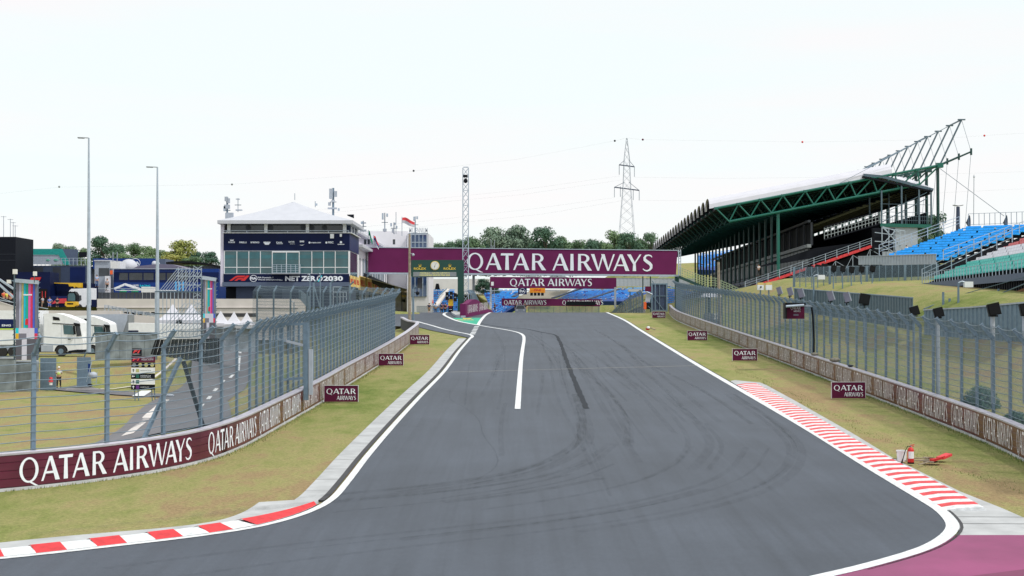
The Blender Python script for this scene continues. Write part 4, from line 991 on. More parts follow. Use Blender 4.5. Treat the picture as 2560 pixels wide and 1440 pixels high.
# ================================================================ LOUDSPEAKERS
def speaker(px, py, d, wpx, mk, label, tilt, pole_to, group, yaw=0.0, wh=1.35, pole='galv'):
    c = P(px, py, d); w = wpx/F*d; h = w*wh
    t = T('loudspeaker', label, 'loudspeaker', (c.x, c.y, G(d)), group)
    mb = MB(); mb.m(mk); R = Matrix.Rotation(yaw, 3, 'Z') @ Matrix.Rotation(tilt, 3, 'Y')
    vs = [c+R@Vector((x*w/2, y*w*.38*(1 if x > 0 else .8), z*h/2*(1 if y < 0 else .82))) for z in (-1,1) for y in (-1,1) for x in (-1,1)]
    mb.add(vs, [(0,2,3,1),(4,5,7,6),(0,1,5,4),(2,6,7,3),(0,4,6,2),(1,3,7,5)]); cab = mb.build('cabinet', t)
    mb = MB(); mb.m('black'); vs = [c+R@Vector((x*w*.42, -w*.40, z*h*.42)) for z in (-1,1) for x in (-1,1)]; mb.face([vs[0], vs[1], vs[3], vs[2]]) if mk != 'speaker_grey' else mb.add([c+R@Vector((w*.53, y*w*.3, z*h*.42)) for z in (-1,1) for y in (-1,1)], [(0,1,3,2)]); mb.build('grille', cab)
    if mk == 'speaker_grey': mb = MB(); mb.m('light_grey'); mb.add([c+R@Vector((w*.5+x, y*w*.38, z*h/2)) for z in (-1,1) for y in (-1,1) for x in (0,.05)], [(0,2,3,1),(4,5,7,6),(0,1,5,4),(2,6,7,3),(0,4,6,2),(1,3,7,5)]); mb.build('side_panel', cab)
    else: mb = MB(); mb.m('slate_light'); mb.add([c+R@Vector((x*w/2, y*w*.3, h/2+.02)) for y in (-1,1) for x in (-1,1)], [(0,1,3,2)]); mb.build('top_plate', cab)
    mb = MB(); mb.m('black'); mb.beam(c+Vector((0,.1,-h*.35)), c+Vector((0,.1,-h*.85)), .06); mb.beam(c+Vector((-w*.4,.05,-h*.55)), c+Vector((w*.4,.05,-h*.55)), .06); mb.build('bracket', t)
    mb = MB(); mb.m(pole); q = P(px, pole_to, d); mb.tube([c+Vector((0,.12,-h*.6)), (c.x, c.y+.12, q.z)], .055 if pole == 'galv' else .09, 6); mb.build('pole', t); return t
GS = 'loudspeakers standing behind the right debris fence'
names = ['first (leftmost) of the five grey loudspeakers above the right fence','second grey loudspeaker from the left above the right fence','third grey loudspeaker from the left, just before the maroon display','fourth grey loudspeaker from the left, right of the maroon display','fifth grey loudspeaker, next to a big black one']
for (px, py, d, w), lb in zip([(1948,727,104,11),(1975,729,98,12),(2002,733,93,13),(2076,740,82,14),(2117,743,78,14)], names): speaker(px, py, d, w, 'speaker_grey', lb, -.3, 860, GS, wh=1.7, yaw=-.2)
for px, py, d, w, ti, lb in [(2161,748,75,25,.18,'black loudspeaker turned to the camera, next to the last grey one'),(2286,777,62,22,-.28,'left one of the pair of black loudspeakers tilted left above the fence'),(2346,781,59,23,-.26,'right one of the pair of black loudspeakers tilted left above the fence'),
                         (2484,773,54,29,-.22,'large black loudspeaker on a white post near the right edge'),(2564,772,50,28,-.2,'black loudspeaker cut off by the right edge')]:
    speaker(px, py, d, w, 'black', lb, ti, 1010 if px > 2200 else 880, GS, pole='light_grey' if px > 2300 else 'galv', wh=1.05, yaw=-.15)
for i, (px, py) in enumerate([(2084,671),(2107,672),(2129,674),(2154,673),(2181,672)]):
    speaker(px, py, 128, 12.5, 'near_black', ['leftmost','second','third','fourth','rightmost'][i]+' of five small black loudspeakers on thin poles under the blue stand', .15, 722, 'small loudspeakers on thin poles on the bank', wh=1.15)
for i, (px, py) in enumerate([(2024,672),(2044,670),(2060,668)]):
    speaker(px, py, 150, 14, 'near_black', ['left','middle','right'][i]+' one of three dark loudspeakers hung under the red-edged terrace', .2, 690, 'dark loudspeakers under the terrace edge', wh=1.15)
for i, (px, py) in enumerate([(1902,716),(1923,716)]):
    c = P(px, py, 118); t = T('sensor_box', ['left','right'][i]+' one of two white equipment boxes with yellow lids above the right fence', 'equipment box', tuple(P(px, 800, 118)), 'white equipment boxes on poles')
    mb = MB(); mb.m('white_paint'); mb.box(c.x-.24, c.x+.24, 118, 118.4, c.z-.3, c.z+.12); mb.build('casing', t)
    mb = MB(); mb.m('pale_yellow'); mb.box(c.x-.23, c.x+.23, 118, 118.4, c.z+.125, c.z+.32); mb.build('lid', t)
    mb = MB(); mb.m('galv'); mb.tube([(c.x,118.2,c.z-.3),(c.x,118.2,G(118))], .06, 6); mb.build('pole', t)
    if i == 0: mb = MB(); mb.m('black'); mb.tube([(c.x,117.9,c.z-.05),(c.x,117.99,c.z-.05)], .07, 8); mb.build('lens', t)
# cctv lamp posts on the right
def arm_lamp(px, ytop, ybot, d, dx, label, name='street_lamp', mk='galv', hw=.45, r=.07):
    a = P(px, ytop, d); b = P(px, ybot, d); t = T(name, label, 'lamp post', (a.x, a.y, b.z)); s = 1 if dx > 0 else -1
    mb = MB(); mb.m(mk); mb.tube([b, a], [r*1.2, r*.9], 8); mb.build('pole', t)
    e = P(px+dx, ytop-1, d); mb = MB(); mb.m('galv_light'); mb.tube([a, (a+e)/2+Vector((0,0,.08)), e], r*.7, 6); mb.build('arm', t)
    mb = MB(); mb.m('white_paint'); mb.box(min(e.x, e.x-s*.1), max(e.x, e.x+s*hw), e.y-.15, e.y+.15, e.z-.32, e.z+.05); mb.build('lamp_head', t); return t
arm_lamp(2396, 707, 815, 92, 18, 'steel post with a white box lamp standing below the teal seats')
arm_lamp(2034, 690, 760, 118, 14, 'steel post with a white box lamp before the grass bank by the covered stand')
t = T('lamp_post', 'dark lamp post with two flat wings above the top of the blue stand', 'lamp post', tuple(P(2395,575,175))); mb = MB(); mb.m('slate'); mb.tube([P(2395,580,175), P(2395,517,175)], [.28,.22], 8); mb.build('pole', t)
for s in (-1, 1): mb = MB(); mb.m('mid_grey'); mb.beam(P(2395,515,175), P(2395+12*s,513,175), .5, .08); mb.build('lamp_head', t)
for px, nm in ((2424,'left'),(2517,'right')):
    t = T('satellite_dish', nm+' one of two dark dishes seen edge-on behind the top rail of the blue stand', 'satellite dish', tuple(P(px,575,172))); c = P(px, 555, 172)
    mb = MB(); mb.m('slate'); n = 14
    R = Matrix.Rotation(math.radians(62), 3, 'Z'); rim = [c+R@Vector((math.cos(2*math.pi*k/n)*.75, 0, math.sin(2*math.pi*k/n)*.85)) for k in range(n)]; ctr = c+R@Vector((0,.4,0))
    for k in range(n): mb.face([rim[k], rim[(k+1)%n], ctr]); mb.face([rim[(k+1)%n]+Vector((0,.02,0)), rim[k]+Vector((0,.02,0)), ctr+Vector((0,.05,0))])
    mb.build('dish', t); mb = MB(); mb.m('galv_dark'); mb.tube([ctr, ctr-Vector((-.5,0,.9)), P(px+8,580,172)], .09, 6); mb.build('mount', t)
mb = MB(); mb.m('light_grey'); mb.tube([P(2434,560,185), P(2435,437,185)], .05, 5); mb.tube([P(2433,442,185), P(2437,442,185)], .1, 5); tag(mb.build('antenna_mast', loc=P(2434,560,185)), 'thin tall aerial standing behind the blue stand', 'antenna')
t = T('pole_stay', 'long guy cable running down from the grandstand roof corner to the blue stand', 'cable', tuple(P(2345,418,215))); mb = MB(); mb.m('galv_dark'); mb.tube([P(2348,420,215), P(2510,540,180)], .045, 4); mb.build('stay_cable', t)

# ================================================================ SMALL THINGS ON THE RIGHT VERGE
def lathe(mb, c, prof, n=16):
    c = Vector(c); vs = []; fs = []
    for r, z in prof:
        for k in range(n): t_ = 2*math.pi*k/n; vs.append(c+Vector((r*math.cos(t_), r*math.sin(t_), z)))
    for i in range(len(prof)-1):
        for k in range(n): fs.append((i*n+k, i*n+(k+1)%n, (i+1)*n+(k+1)%n, (i+1)*n+k))
    fs.append(tuple(range((len(prof)-1)*n, len(prof)*n))); mb.add(vs, fs)
e = g(2277,1160); ez = G(e.y)+.01
t = T('fire_extinguisher', 'red fire extinguisher with a white label standing on the kerb concrete', 'fire extinguisher', (e.x, e.y, ez))
mb = MB(); mb.m('fire_red'); lathe(mb, (e.x, e.y, ez+.03), [(.085,0),(.095,.03),(.095,.37),(.08,.42),(.045,.455),(.025,.47)]); mb.build('cylinder', t, smooth=True)
mb = MB(); mb.m('black'); lathe(mb, (e.x, e.y, ez), [(.1,0),(.1,.045)]); mb.build('base_ring', t)
mb = MB(); mb.m('white_paint')
for k in range(7):
    a0 = math.radians(-150+k*17); a1 = math.radians(-150+(k+1)*17); mb.face([(e.x+.0965*math.cos(a_), e.y+.0965*math.sin(a_), ez+z) for a_, z in ((a0,.16),(a1,.16),(a1,.37),(a0,.37))])
mb.build('label_sheet', t)
mb = MB(); mb.m('light_grey'); lathe(mb, (e.x, e.y, ez+.5), [(.022,0),(.022,.04)]); mb.m('fire_red'); mb.beam((e.x-.01,e.y,ez+.55), (e.x+.11,e.y,ez+.575), .02, .02); mb.beam((e.x-.01,e.y,ez+.53), (e.x+.10,e.y,ez+.525), .02, .02); mb.build('valve_handle', t)
mb = MB(); mb.m('black'); mb.tube([(e.x,e.y-.01,ez+.52),(e.x-.09,e.y-.02,ez+.53),(e.x-.17,e.y-.03,ez+.40),(e.x-.24,e.y-.05,ez+.18),(e.x-.30,e.y-.08,ez+.02)], [.014,.014,.014,.014,.03], 6); mb.build('hose', t)
e2 = g(2254,1153); z2 = G(e2.y)
t = T('bucket', 'white plastic bucket with a wire handle next to the fire extinguisher', 'bucket', (e2.x, e2.y, z2)); mb = MB(); mb.m('white_paint'); lathe(mb, (e2.x,e2.y,z2), [(.13,0),(.15,.3),(.16,.3),(.16,.335),(.15,.335),(.145,.335),(.125,.02)], 18); mb.build('pail', t, smooth=False)
mb = MB(); mb.m('galv'); mb.tube([(e2.x+.155*math.cos(a_), e2.y-.02, z2+.3-.12*math.sin(a_)) for a_ in [math.pi*k/10 for k in range(11)]], .006, 5); mb.build('handle', t)
def tool(label, name, a, b, hk, headfn, cat):
    p = g(*a); q = g(*b); t = T(name, label, cat, (p.x, p.y, G(p.y))); mb = MB(); mb.m(hk); mb.tube([(p.x,p.y,G(p.y)+.05), (q.x,q.y,G(q.y)+.05)], .018, 6); mb.build('handle', t)
    mb = MB(); headfn(mb, Vector((q.x,q.y,G(q.y)+.05)), (q-p).normalized()); mb.build('head', t); return t
def shovel_head(col):
    def f(mb, c, d):
        d3 = Vector((d.x, d.y, 0)); s = Vector((-d.y, d.x, 0)); mb.m(col)
        q = [c-s*.06, c+s*.06, c+d3*.12+s*.17, c+d3*.42+s*.17+Vector((0,0,.10)), c+d3*.42-s*.17+Vector((0,0,.10)), c+d3*.12-s*.17]
        mb.add([*q, *[p+Vector((0,0,.07)) for p in q]], [tuple(range(6)), tuple(range(11,5,-1))]+[(i,(i+1)%6,6+(i+1)%6,6+i) for i in range(6)])
    return f
def broom_head(col):
    def f(mb, c, d):
        d3 = Vector((d.x,d.y,0)); s = Vector((-d.y,d.x,0)); mb.m('wood'); mb.beam(c-s*.16, c+s*.16, .07, .05); mb.m(col)
        for i in range(18): o = s*(-.16+.32*i/17); mb.beam(c+o, c+o*1.25+d3*(.16+.03*(i%3)), .02, .035)
    return f
tool('red shovel lying on the grass, its scoop farthest from the extinguisher', 'shovel', (2262,1156), (2343,1152), 'wood', shovel_head('kerb_red'), 'shovel')
tool('second red shovel lying under the first, nearer the camera', 'shovel', (2240,1152), (2325,1157), 'wood', shovel_head('fire_red'), 'shovel')
tool('broom with brown bristles lying behind the extinguisher', 'broom', (2190,1152), (2315,1149), 'wood', broom_head('wood_brown'), 'broom')
tool('black-bristled broom lying on the grass in front of the shovels', 'broom', (2296,1166), (2322,1159), 'wood', broom_head('black'), 'broom')
# stones on the barrier
for i, (px, py, r, k) in enumerate([(2172,931,.14,'stone'),(2201,943,.18,'stone'),(2230,948,.09,'dark_grey')]):
    s_ = RBL.near(P(px,py,72).x, 0) if 0 else None
    c = P(px, py+6, [78,73,69.5][i]); bx = interp(RB, c.y); c = Vector((bx+.12, c.y, G(c.y)+BH+r*.62)); mb = MB(); mb.m(k); mb.ball((0,0,0), r, 10, 7, .62)
    rr_ = random.Random(i); mb.v = [(x*(1.55+.1*rr_.random())+c.x, y+c.y, z+c.z) for x, y, z in mb.v]
    tag(mb.build('sandbag' if i < 2 else 'dark_bag', loc=c, smooth=True), ['small pale sandbag on top of the right barrier','larger pale sandbag on top of the right barrier, nearer than the small one','little dark bag behind the barrier rail beside the larger sandbag'][i], 'sandbag')
# machine lying on the far verge
e = g(1622,826); z = G(e.y)
t = T('leaf_blower', 'small red and white garden blower lying on the right verge', 'leaf blower', (e.x,e.y,z)); mb = MB(); mb.m('fire_red'); mb.ball((e.x-.1,e.y,z+.14), .2, 10, 6, .6); mb.build('housing', t, smooth=True)
mb = MB(); mb.m('white_paint'); mb.ball((e.x-.05,e.y-.1,z+.24), .16, 10, 6, .8); mb.build('tank', t, smooth=True); mb = MB(); mb.m('wood'); mb.tube([(e.x-.3,e.y,z+.1),(e.x-.1,e.y,z+.42),(e.x+.2,e.y,z+.2),(e.x+.55,e.y-.3,z+.06)], [.03,.03,.05,.06], 6); mb.build('tube_handle', t)
# ================================================================ PEOPLE
def skinmesh(name, verts, edges, radii, mk, parent, sub=1, root=0):
    me = bpy.data.meshes.new(name); o3 = ORG[parent.name] if parent else Vector()
    me.from_pydata([tuple(Vector(v)-o3) for v in verts], edges, []); o = bpy.data.objects.new(name, me); C.objects.link(o); me.materials.append(M[mk])
    md = o.modifiers.new('skin', 'SKIN'); md.use_smooth_shade = True; me.skin_vertices.new() if not me.skin_vertices else None
    for i, r in enumerate(radii): 
        sv = me.skin_vertices[0].data[i]; sv.radius = r if isinstance(r, tuple) else (r, r); sv.use_root = (i == root)
    s = o.modifiers.new('sub', 'SUBSURF'); s.levels = sub; s.render_levels = sub
    if parent: o.parent = parent; ORG[o.name] = o3
    return o
def person(c, h, face, top, legs, label, hair='hair', arms='down', group=None, stride=.12, short=False, vest=None, cap=None):
    """c: feet point, h: height, face: heading angle (0 = looking away from the camera along +Y)"""
    s = h/1.75; c = Vector(c); R = Matrix.Rotation(face, 3, 'Z')
    def q(x, y, z): return c+R@Vector((x*s, y*s, z*s))
    t = T('person', label, 'person', tuple(c), group)
    ah = {'down': [(.20,0,1.42),(.25,-.02,1.15),(.24,.08,.90)], 'hip': [(.20,0,1.42),(.36,-.06,1.20),(.19,.10,1.03)], 'front': [(.20,0,1.42),(.24,.02,1.17),(.12,.26,1.22)], 'cross': [(.20,0,1.42),(.25,.04,1.18),(-.02,.20,1.20)]}[arms]
    V = [q(0,0,.98), q(0,-.01,1.2), q(0,0,1.42), q(0,.01,1.53), q(0,.02,1.66)]; E = [(0,1),(1,2),(2,3),(3,4)]; Rr = [.13,.13,.12,.055,(.085,.105)]
    for sg in (-1, 1):
        b = len(V); V += [q(sg*.09,0,.93), q(sg*.11,sg*stride*.5,.50), q(sg*.12,sg*stride,.08), q(sg*.13,sg*stride+.15,.04)]; E += [(0,b),(b,b+1),(b+1,b+2),(b+2,b+3)]; Rr += [.09,.062,.042,.04]
        b = len(V); V += [q(sg*x, y, z) for x, y, z in ah]; hnd = ah[2]; V += [q(sg*(hnd[0]-.01), hnd[1]+.03, hnd[2]-.08)]; E += [(2,b),(b,b+1),(b+1,b+2),(b+2,b+3)]; Rr += [.06,.043,.03,.035]
    Rr = [tuple(x*s for x in r) if isinstance(r, tuple) else r*s for r in Rr]
    body = skinmesh('body', V, E, Rr, 'skin', t)
    V = [q(0,0,.99), q(0,-.01,1.2), q(0,-.01,1.38), q(0,0,1.46)]; E = [(0,1),(1,2),(2,3)]; Rr = [(.165,.135),(.165,.14),(.18,.13),.09]
    for sg in (-1, 1):
        b = len(V); a0, a1 = ah[0], ah[1]; V += [q(sg*a0[0]*.95, a0[1], a0[2]-.01), q(sg*(a0[0]*.3+a1[0]*.7), a0[1]*.3+a1[1]*.7, a0[2]*.3+a1[2]*.7)]; E += [(2,b),(b,b+1)]; Rr += [.075,.065]
    Rr = [tuple(x*s for x in r) if isinstance(r, tuple) else r*s for r in Rr]
    sh = skinmesh('shirt', V, E, Rr, top, t)
    if vest:
        V = [q(0,0,1.02), q(0,-.01,1.2), q(0,-.01,1.40)]; skinmesh('vest', V, [(0,1),(1,2)], [(.185*s,.155*s),(.185*s,.16*s),(.175*s,.145*s)], vest, t)
    V = [q(0,0,1.0)]; E = []; Rr = [.155*s]
    for sg in (-1, 1):
        b = len(V); V += [q(sg*.09,0,.9), q(sg*.11,sg*stride*.5,.52)]; E += [(0,b),(b,b+1)]; Rr += [.11*s,.085*s]
        if not short: V += [q(sg*.12,sg*stride,.12)]; E += [(b+1,b+2)]; Rr += [.065*s]
    skinmesh('trousers', V, E, Rr, legs, t)
    for sg in (-1, 1):
        mb = MB(); mb.m('black'); p = q(sg*.125, sg*stride+.06, .045); mb.obox(p, .1*s, .28*s, .09*s, rz=face); mb.build('shoe', t)
    mb = MB(); mb.m(cap or hair); p = q(0,0,1.70); n = 10; mb.ball(p, .108*s, 10, 7, .85); 
    if cap: a = q(0,.13,1.70); mb.obox(a, .16*s, .12*s, .02*s, rz=face)
    mb.build('cap' if cap else 'hair', t, smooth=True)
    mb = MB(); mb.m('skin'); mb.obox(q(0,.125,1.64), .03*s, .03*s, .05*s, rz=face); 
    mb.build('nose', body); mb = MB(); mb.m('hair'); 
    for sg in (-1,1): mb.obox(q(sg*.035,.115,1.67), .02*s, .01*s, .012*s, rz=face)
    mb.obox(q(0,.118,1.60), .045*s, .01*s, .008*s, rz=face); mb.build('face_features', body)
    return t
def pat(px, py, d, **k): return P(px, py, d)

# ================================================================ BRIDGES WITH SPONSOR BANNERS
def banner_text(mb, a, b, x0, x1, ytop, ybot, d):
    """big name between picture x0..x1; a,b: left/right picture ends"""
    p0 = P(x0, ybot, d); p1 = P(x1, ybot, d); h = P(x0, ytop, d).z-p0.z; w = p1.x-p0.x
    letters(mb, QA, plane_fn((p0.x, d-.02, p0.z), (1,0,0), (0,0,1), (0,-1,0)), 0, h, w/(QA_W*h), lay=.004, off=.02)
D = 200
t = T('sponsor_bridge', 'widest maroon banner bridge spanning the whole track above the crest', 'bridge', tuple(P(1300,690,D)), None)
a = P(920,681,D); b = P(1690,687,D); at = P(920,619,D); bt_ = P(1694,627,D)
mb = MB(); mb.m('maroon_gantry'); mb.add([(a.x,D,a.z),(b.x,D,b.z),(bt_.x,D,bt_.z),(at.x,D,at.z),(a.x,D+2.2,a.z),(b.x,D+2.2,b.z),(bt_.x,D+2.2,bt_.z),(at.x,D+2.2,at.z)], [(0,1,2,3),(4,7,6,5),(3,2,6,7)]); bn = mb.build('banner', t)
mb = MB(); mb.m('letter'); p0 = P(1168,674,D); p1 = P(1632,674,D); h = P(1200,632.5,D).z-p0.z; slope = (677-673)/464
letters(mb, QA, plane_fn((p0.x, D-.02, p0.z), (1,0,-slope), (0,0,1), (0,-1,0)), 0, h, (p1.x-p0.x)/(QA_W*h), lay=.004, off=.02); mb.build('lettering', bn)
mb = MB(); mb.m('galv_light'); mb.beam((a.x-.1,D+.2,a.z-.12), (b.x+.3,D+.2,b.z-.12), .5, .25); mb.beam((at.x,D,at.z+.06), (bt_.x,D,bt_.z+.06), .15, .1); mb.m('dark_grey'); mb.beam((a.x,D+1.2,a.z-.1), (b.x,D+1.2,b.z-.1), 1.8, .1); mb.build('deck_frame', t)
mb = MB(); mb.m('galv_light'); n = 14
for i in range(n): 
    z0 = b.z+(bt_.z-b.z)*i/n; z1 = b.z+(bt_.z-b.z)*(i+1)/n; x = bt_.x+.15; mb.beam((x,D+.1,z0), (x+.25 if i%2 else x,D+.1,z1), .07); 
mb.beam((x,D+.1,b.z-.2), (x,D+.1,bt_.z+.1), .15); mb.beam((x+.3,D+.1,b.z-.2), (x+.3,D+.1,bt_.z+.1), .1); mb.build('end_lattice', t)
for px, w, k, y1 in ((1184,.35,'mid_grey',800),(1607,.14,'green_dark',780),(1626,.14,'green_dark',780),(1692,.55,'green_dark',800)): mb = MB(); mb.m(k); mb.beam(P(px,688,D+1), P(px,y1,D+1), w); mb.build('support_leg', t)
mb = MB(); mb.m('galv_dark'); mb.beam(P(921,686,D), P(897,706,D-4), .3); mb.beam(P(897,684,D-2), P(921,684,D), .3); mb.build('bracket', t)
D = 330
t = T('sponsor_bridge', 'middle maroon banner bridge with white posts, smaller and lower behind the widest one', 'bridge', tuple(P(1380,725,D)))
a = P(1225,720,D); b = P(1541,722,D); at = P(1225,692,D); bb = P(1541,694.5,D); mb = MB(); mb.m('maroon_gantry'); mb.add([(a.x,D,a.z),(b.x,D,b.z),(bb.x,D,bb.z),(at.x,D,at.z),(a.x,D+2,a.z),(b.x,D+2,b.z),(bb.x,D+2,bb.z),(at.x,D+2,at.z)], [(0,1,2,3),(4,7,6,5),(3,2,6,7)]); bn = mb.build('banner', t)
mb = MB(); mb.m('letter'); banner_text(mb, 0, 0, 1275, 1480, 697, 715, D); mb.build('lettering', bn)
for px in (1227, 1538): mb = MB(); mb.m('light_grey'); mb.beam(P(px,718,D-.4), P(px,770,D-.4), .45); mb.build('support_leg', t)
mb = MB(); mb.m('white_paint'); p = P(1231,710,D-.5); mb.box(p.x-.3, p.x+.3, D-.8, D-.5, p.z-.4, p.z+.5); mb.build('box', t)
mb = MB(); mb.m('galv_light'); mb.beam(P(1215,726,D-1), P(1400,727,D-1), .15); mb.build('lower_rail', t)
D = 480
t = T('barrier_banner', 'long maroon banner on the far barrier below the blue seats, lowest of the three', 'banner', tuple(P(1390,767,D)))
a = P(1254,764,D); b = P(1500,766,D); at = P(1254,746,D); bb = P(1505,748,D); mb = MB(); mb.m('maroon_gantry'); mb.add([(a.x,D,a.z),(b.x,D,b.z),(bb.x,D,bb.z),(at.x,D,at.z),(a.x,D+.5,a.z),(b.x,D+.5,b.z),(bb.x,D+.5,bb.z),(at.x,D+.5,at.z)], [(0,1,2,3),(4,7,6,5),(3,2,6,7)]); bn = mb.build('banner', t)
mb = MB(); mb.m('letter'); banner_text(mb, 0, 0, 1260, 1366, 750.5, 761.5, D); banner_text(mb, 0, 0, 1406, 1508, 751, 762, D); 
mb.m('near_black'); p = P(1452,758,D-.5); mb.box(p.x-5, p.x+5, D-.6, D-.4, p.z-.7, p.z+.6); mb.m('letter'); fonttext(mb, 'QATAR AIRWAYS', tuple(P(1424,753.5,D-.7)), h=.35, width=3.2); fonttext(mb, 'QATAR AIRWAYS', tuple(P(1448,754,D-.7)), h=.35, width=3.8); mb.build('lettering', bn)
mb = MB(); mb.m('chain_link_dense'); f0, f1 = P(1320,766,D), P(1500,766,D); g0, g1 = P(1320,784,D), P(1500,784,D); mb.uv[0] = [(0,0),(24,0),(24,2),(0,2)]; mb.face([g0,g1,f1,f0]); mb.build('wire_netting', t)
for i in range(12): mb = MB(); mb.m('galv_dark'); mb.beam(P(1320+16*i,766,D), P(1320+16*i,784,D), .12); mb.build('post', t)

# ================================================================ CLOCK GANTRY
D = 171
t = T('clock_gantry', 'dark green gantry with a round clock and a lit text strip over the pit exit', 'gantry', tuple(P(1150,779,D)))
def rr(x0, x1, y0, y1, r, d):   # rounded outline in picture units -> (x,z)
    a = P(x0, y1, d); b = P(x1, y0, d); o = []
    for cx, cz, s0 in ((b.x-r, b.z-r, 0), (a.x+r, b.z-r, 90), (a.x+r, a.z+r, 180), (b.x-r, a.z+r, 270)):
        for k in range(6): an = math.radians(s0+18*k); o.append((cx+r*math.cos(an), cz+r*math.sin(an)))
    return o
mb = MB(); mb.m('green_sign'); mb.prism(rr(1027.5,1159.5,650,692.5,.16,D), 'y', D, D+.7); hd = mb.build('sign_head', t)
mb = MB(); mb.m('green_sign'); a = P(1144,779.5,D); b = P(1159.5,688,D); mb.box(a.x, b.x-.003, D+.01, D+.69, a.z-.3, b.z); mb.build('leg', t)
mb = MB(); mb.m('mid_grey'); a = P(1033,691,D); b = P(1141,680,D); mb.box(a.x, b.x, D-.02, D+.02, a.z, b.z); scr = mb.build('text_screen', hd) if 0 else mb.build('text_screen', t)
mb = MB(); mb.m('led_text'); p = P(1087,684.4,D-.03); fonttext(mb, 'FORMULA 1 QATAR AIRWAYS', (p.x, D-.02, p.z), h=.16, width=3.55, align='C'); p = P(1087,681.8+7.6,D-.03); fonttext(mb, 'HUNGARIAN GRAND PRIX 2025', (p.x, D-.02, p.z), h=.16, width=3.6, align='C'); mb.build('lettering', scr)
for px in (1050, 1124.5):
    p = P(px, 674.3, D); mb = MB(); mb.m('gold'); fonttext(mb, 'ROLEX', (p.x, D-.0, p.z), h=.27, width=1.48, align='C', bold=.025)
    q = P(px, 664, D); 
    for k in range(5): an = (k-2)*.36; e = (q.x+math.sin(an)*.28, q.z-.1+math.cos(an)*.27); mb.face([(q.x-.13+.052*k,D-.012,q.z-.1),(q.x-.13+.052*k+.06,D-.012,q.z-.1),(e[0],D-.012,e[1])]); mb.ball((e[0],D-.03,e[1]), .026, 6, 4)
    mb.box(q.x-.13, q.x+.13, D-.03, D-.01, q.z-.14, q.z-.1); mb.build('crown_logo', hd)
p = P(1087.5, 664, D); mb = MB(); mb.m('gold'); n = 28
mb.tube([(p.x, D-.06, p.z), (p.x, D+.01, p.z)], .545, n); ck = mb.build('clock_rim', t)
mb = MB(); mb.m('dial'); mb.tube([(p.x, D-.10, p.z), (p.x, D-.062, p.z)], .485, n); mb.build('dial', ck)
mb = MB(); mb.m('dark_grey')
for k in range(12): an = k*math.pi/6; mb.beam((p.x+math.sin(an)*.38, D-.11, p.z+math.cos(an)*.38), (p.x+math.sin(an)*.45, D-.11, p.z+math.cos(an)*.45), .035, .012)
mb.beam((p.x,D-.12,p.z), (p.x+.17,D-.12,p.z+.33), .05, .012); mb.beam((p.x,D-.125,p.z), (p.x-.06,D-.125,p.z-.22), .05, .012); mb.build('clock_hands', ck)
# island with white kerb, traffic light, pit wall
mb = MB(); mb.m('white_paint'); a = g(1150,789); pts = [tuple(g(*p)) for p in [(1164,794),(1147,794),(1138,791),(1131,787),(1128,783.5),(1131,781)]]
pl = resample(pts, .5); 
for p, q in zip(pl, pl[1:]): mb.m('light_grey'); mb.face([(p.x,p.y,G(p.y)),(q.x,q.y,G(q.y)),(q.x,q.y,G(q.y)+.22),(p.x,p.y,G(p.y)+.22)]); mb.m('concrete'); c0 = Vector((-5.3,CREST+4)); mb.face([(p.x,p.y,G(p.y)+.22),(q.x,q.y,G(q.y)+.22),(c0.x,c0.y,G(c0.y)+.22)])
struct(mb, 'pit_exit_kerb')
D = 169
t = T('light_signal', 'yellow marshal signal panel with black lamps at the pit exit', 'traffic light', tuple(P(1127,781,D)))
mb = MB(); mb.m('yellow'); a = P(1120.5,764.5,D); b = P(1133,747,D); mb.box(a.x, b.x, D, D+.3, a.z, b.z); mb.build('yellow_panel', t)
mb = MB(); mb.m('near_black'); a = P(1120.5,780.5,D); b = P(1132.5,765,D); mb.box(a.x, b.x, D, D+.3, a.z, b.z); bs = mb.build('base_panel', t)
mb = MB(); mb.m('fire_red'); p = P(1123,769,D); fonttext(mb, 'F1', (p.x, D-.01, p.z), h=.14, width=.3, bold=.03, shear=.3); mb.m('letter'); p = P(1123,774,D); fonttext(mb, 'PIT EXIT', (p.x, D-.01, p.z), h=.1, width=.35) if 0 else mb.box(p.x, p.x+.32, D-.02, D-.005, p.z, p.z+.04); mb.build('emblem', bs)
for (x0, x1, y0, y1) in ((1114,1122,730,750),(1124,1132,729,748),(1134,1142,733,754)):
    mb = MB(); mb.m('black'); a = P(x0,y1,D); b = P(x1,y0,D); mb.box(a.x, b.x, D-.2, D, a.z, b.z); lp = mb.build('lamp_unit', t)
    mb = MB(); mb.m('light_grey'); mb.tube([((a.x+b.x)/2, D-.24, (a.z+b.z)/2), ((a.x+b.x)/2, D-.2, (a.z+b.z)/2)], .07, 8); mb.build('lens', lp)
mb = MB(); mb.m('galv_dark'); mb.beam(P(1127,730,D+.3), P(1127,781,D+.3), .12); mb.beam(P(1115,731,D+.1), P(1141,734,D+.1), .08); mb.build('post', t)
t = T('pit_wall', 'maroon printed pit wall with faded white lettering beside the green run-off', 'wall', tuple(g(1164,794).to_3d()+Vector((0,0,G(156)))))
PW = [tuple(g(*p)) for p in [(1164,794),(1182,790),(1205,785),(1222,781)]]+[(-2.55, 200), (-2.5, 250)]
PWL = Line(PW, .5); hts = lambda y: 1.5+.35*sstep(157, 161, y)-1.45*sstep(161.5, 173, y)
mb = MB()
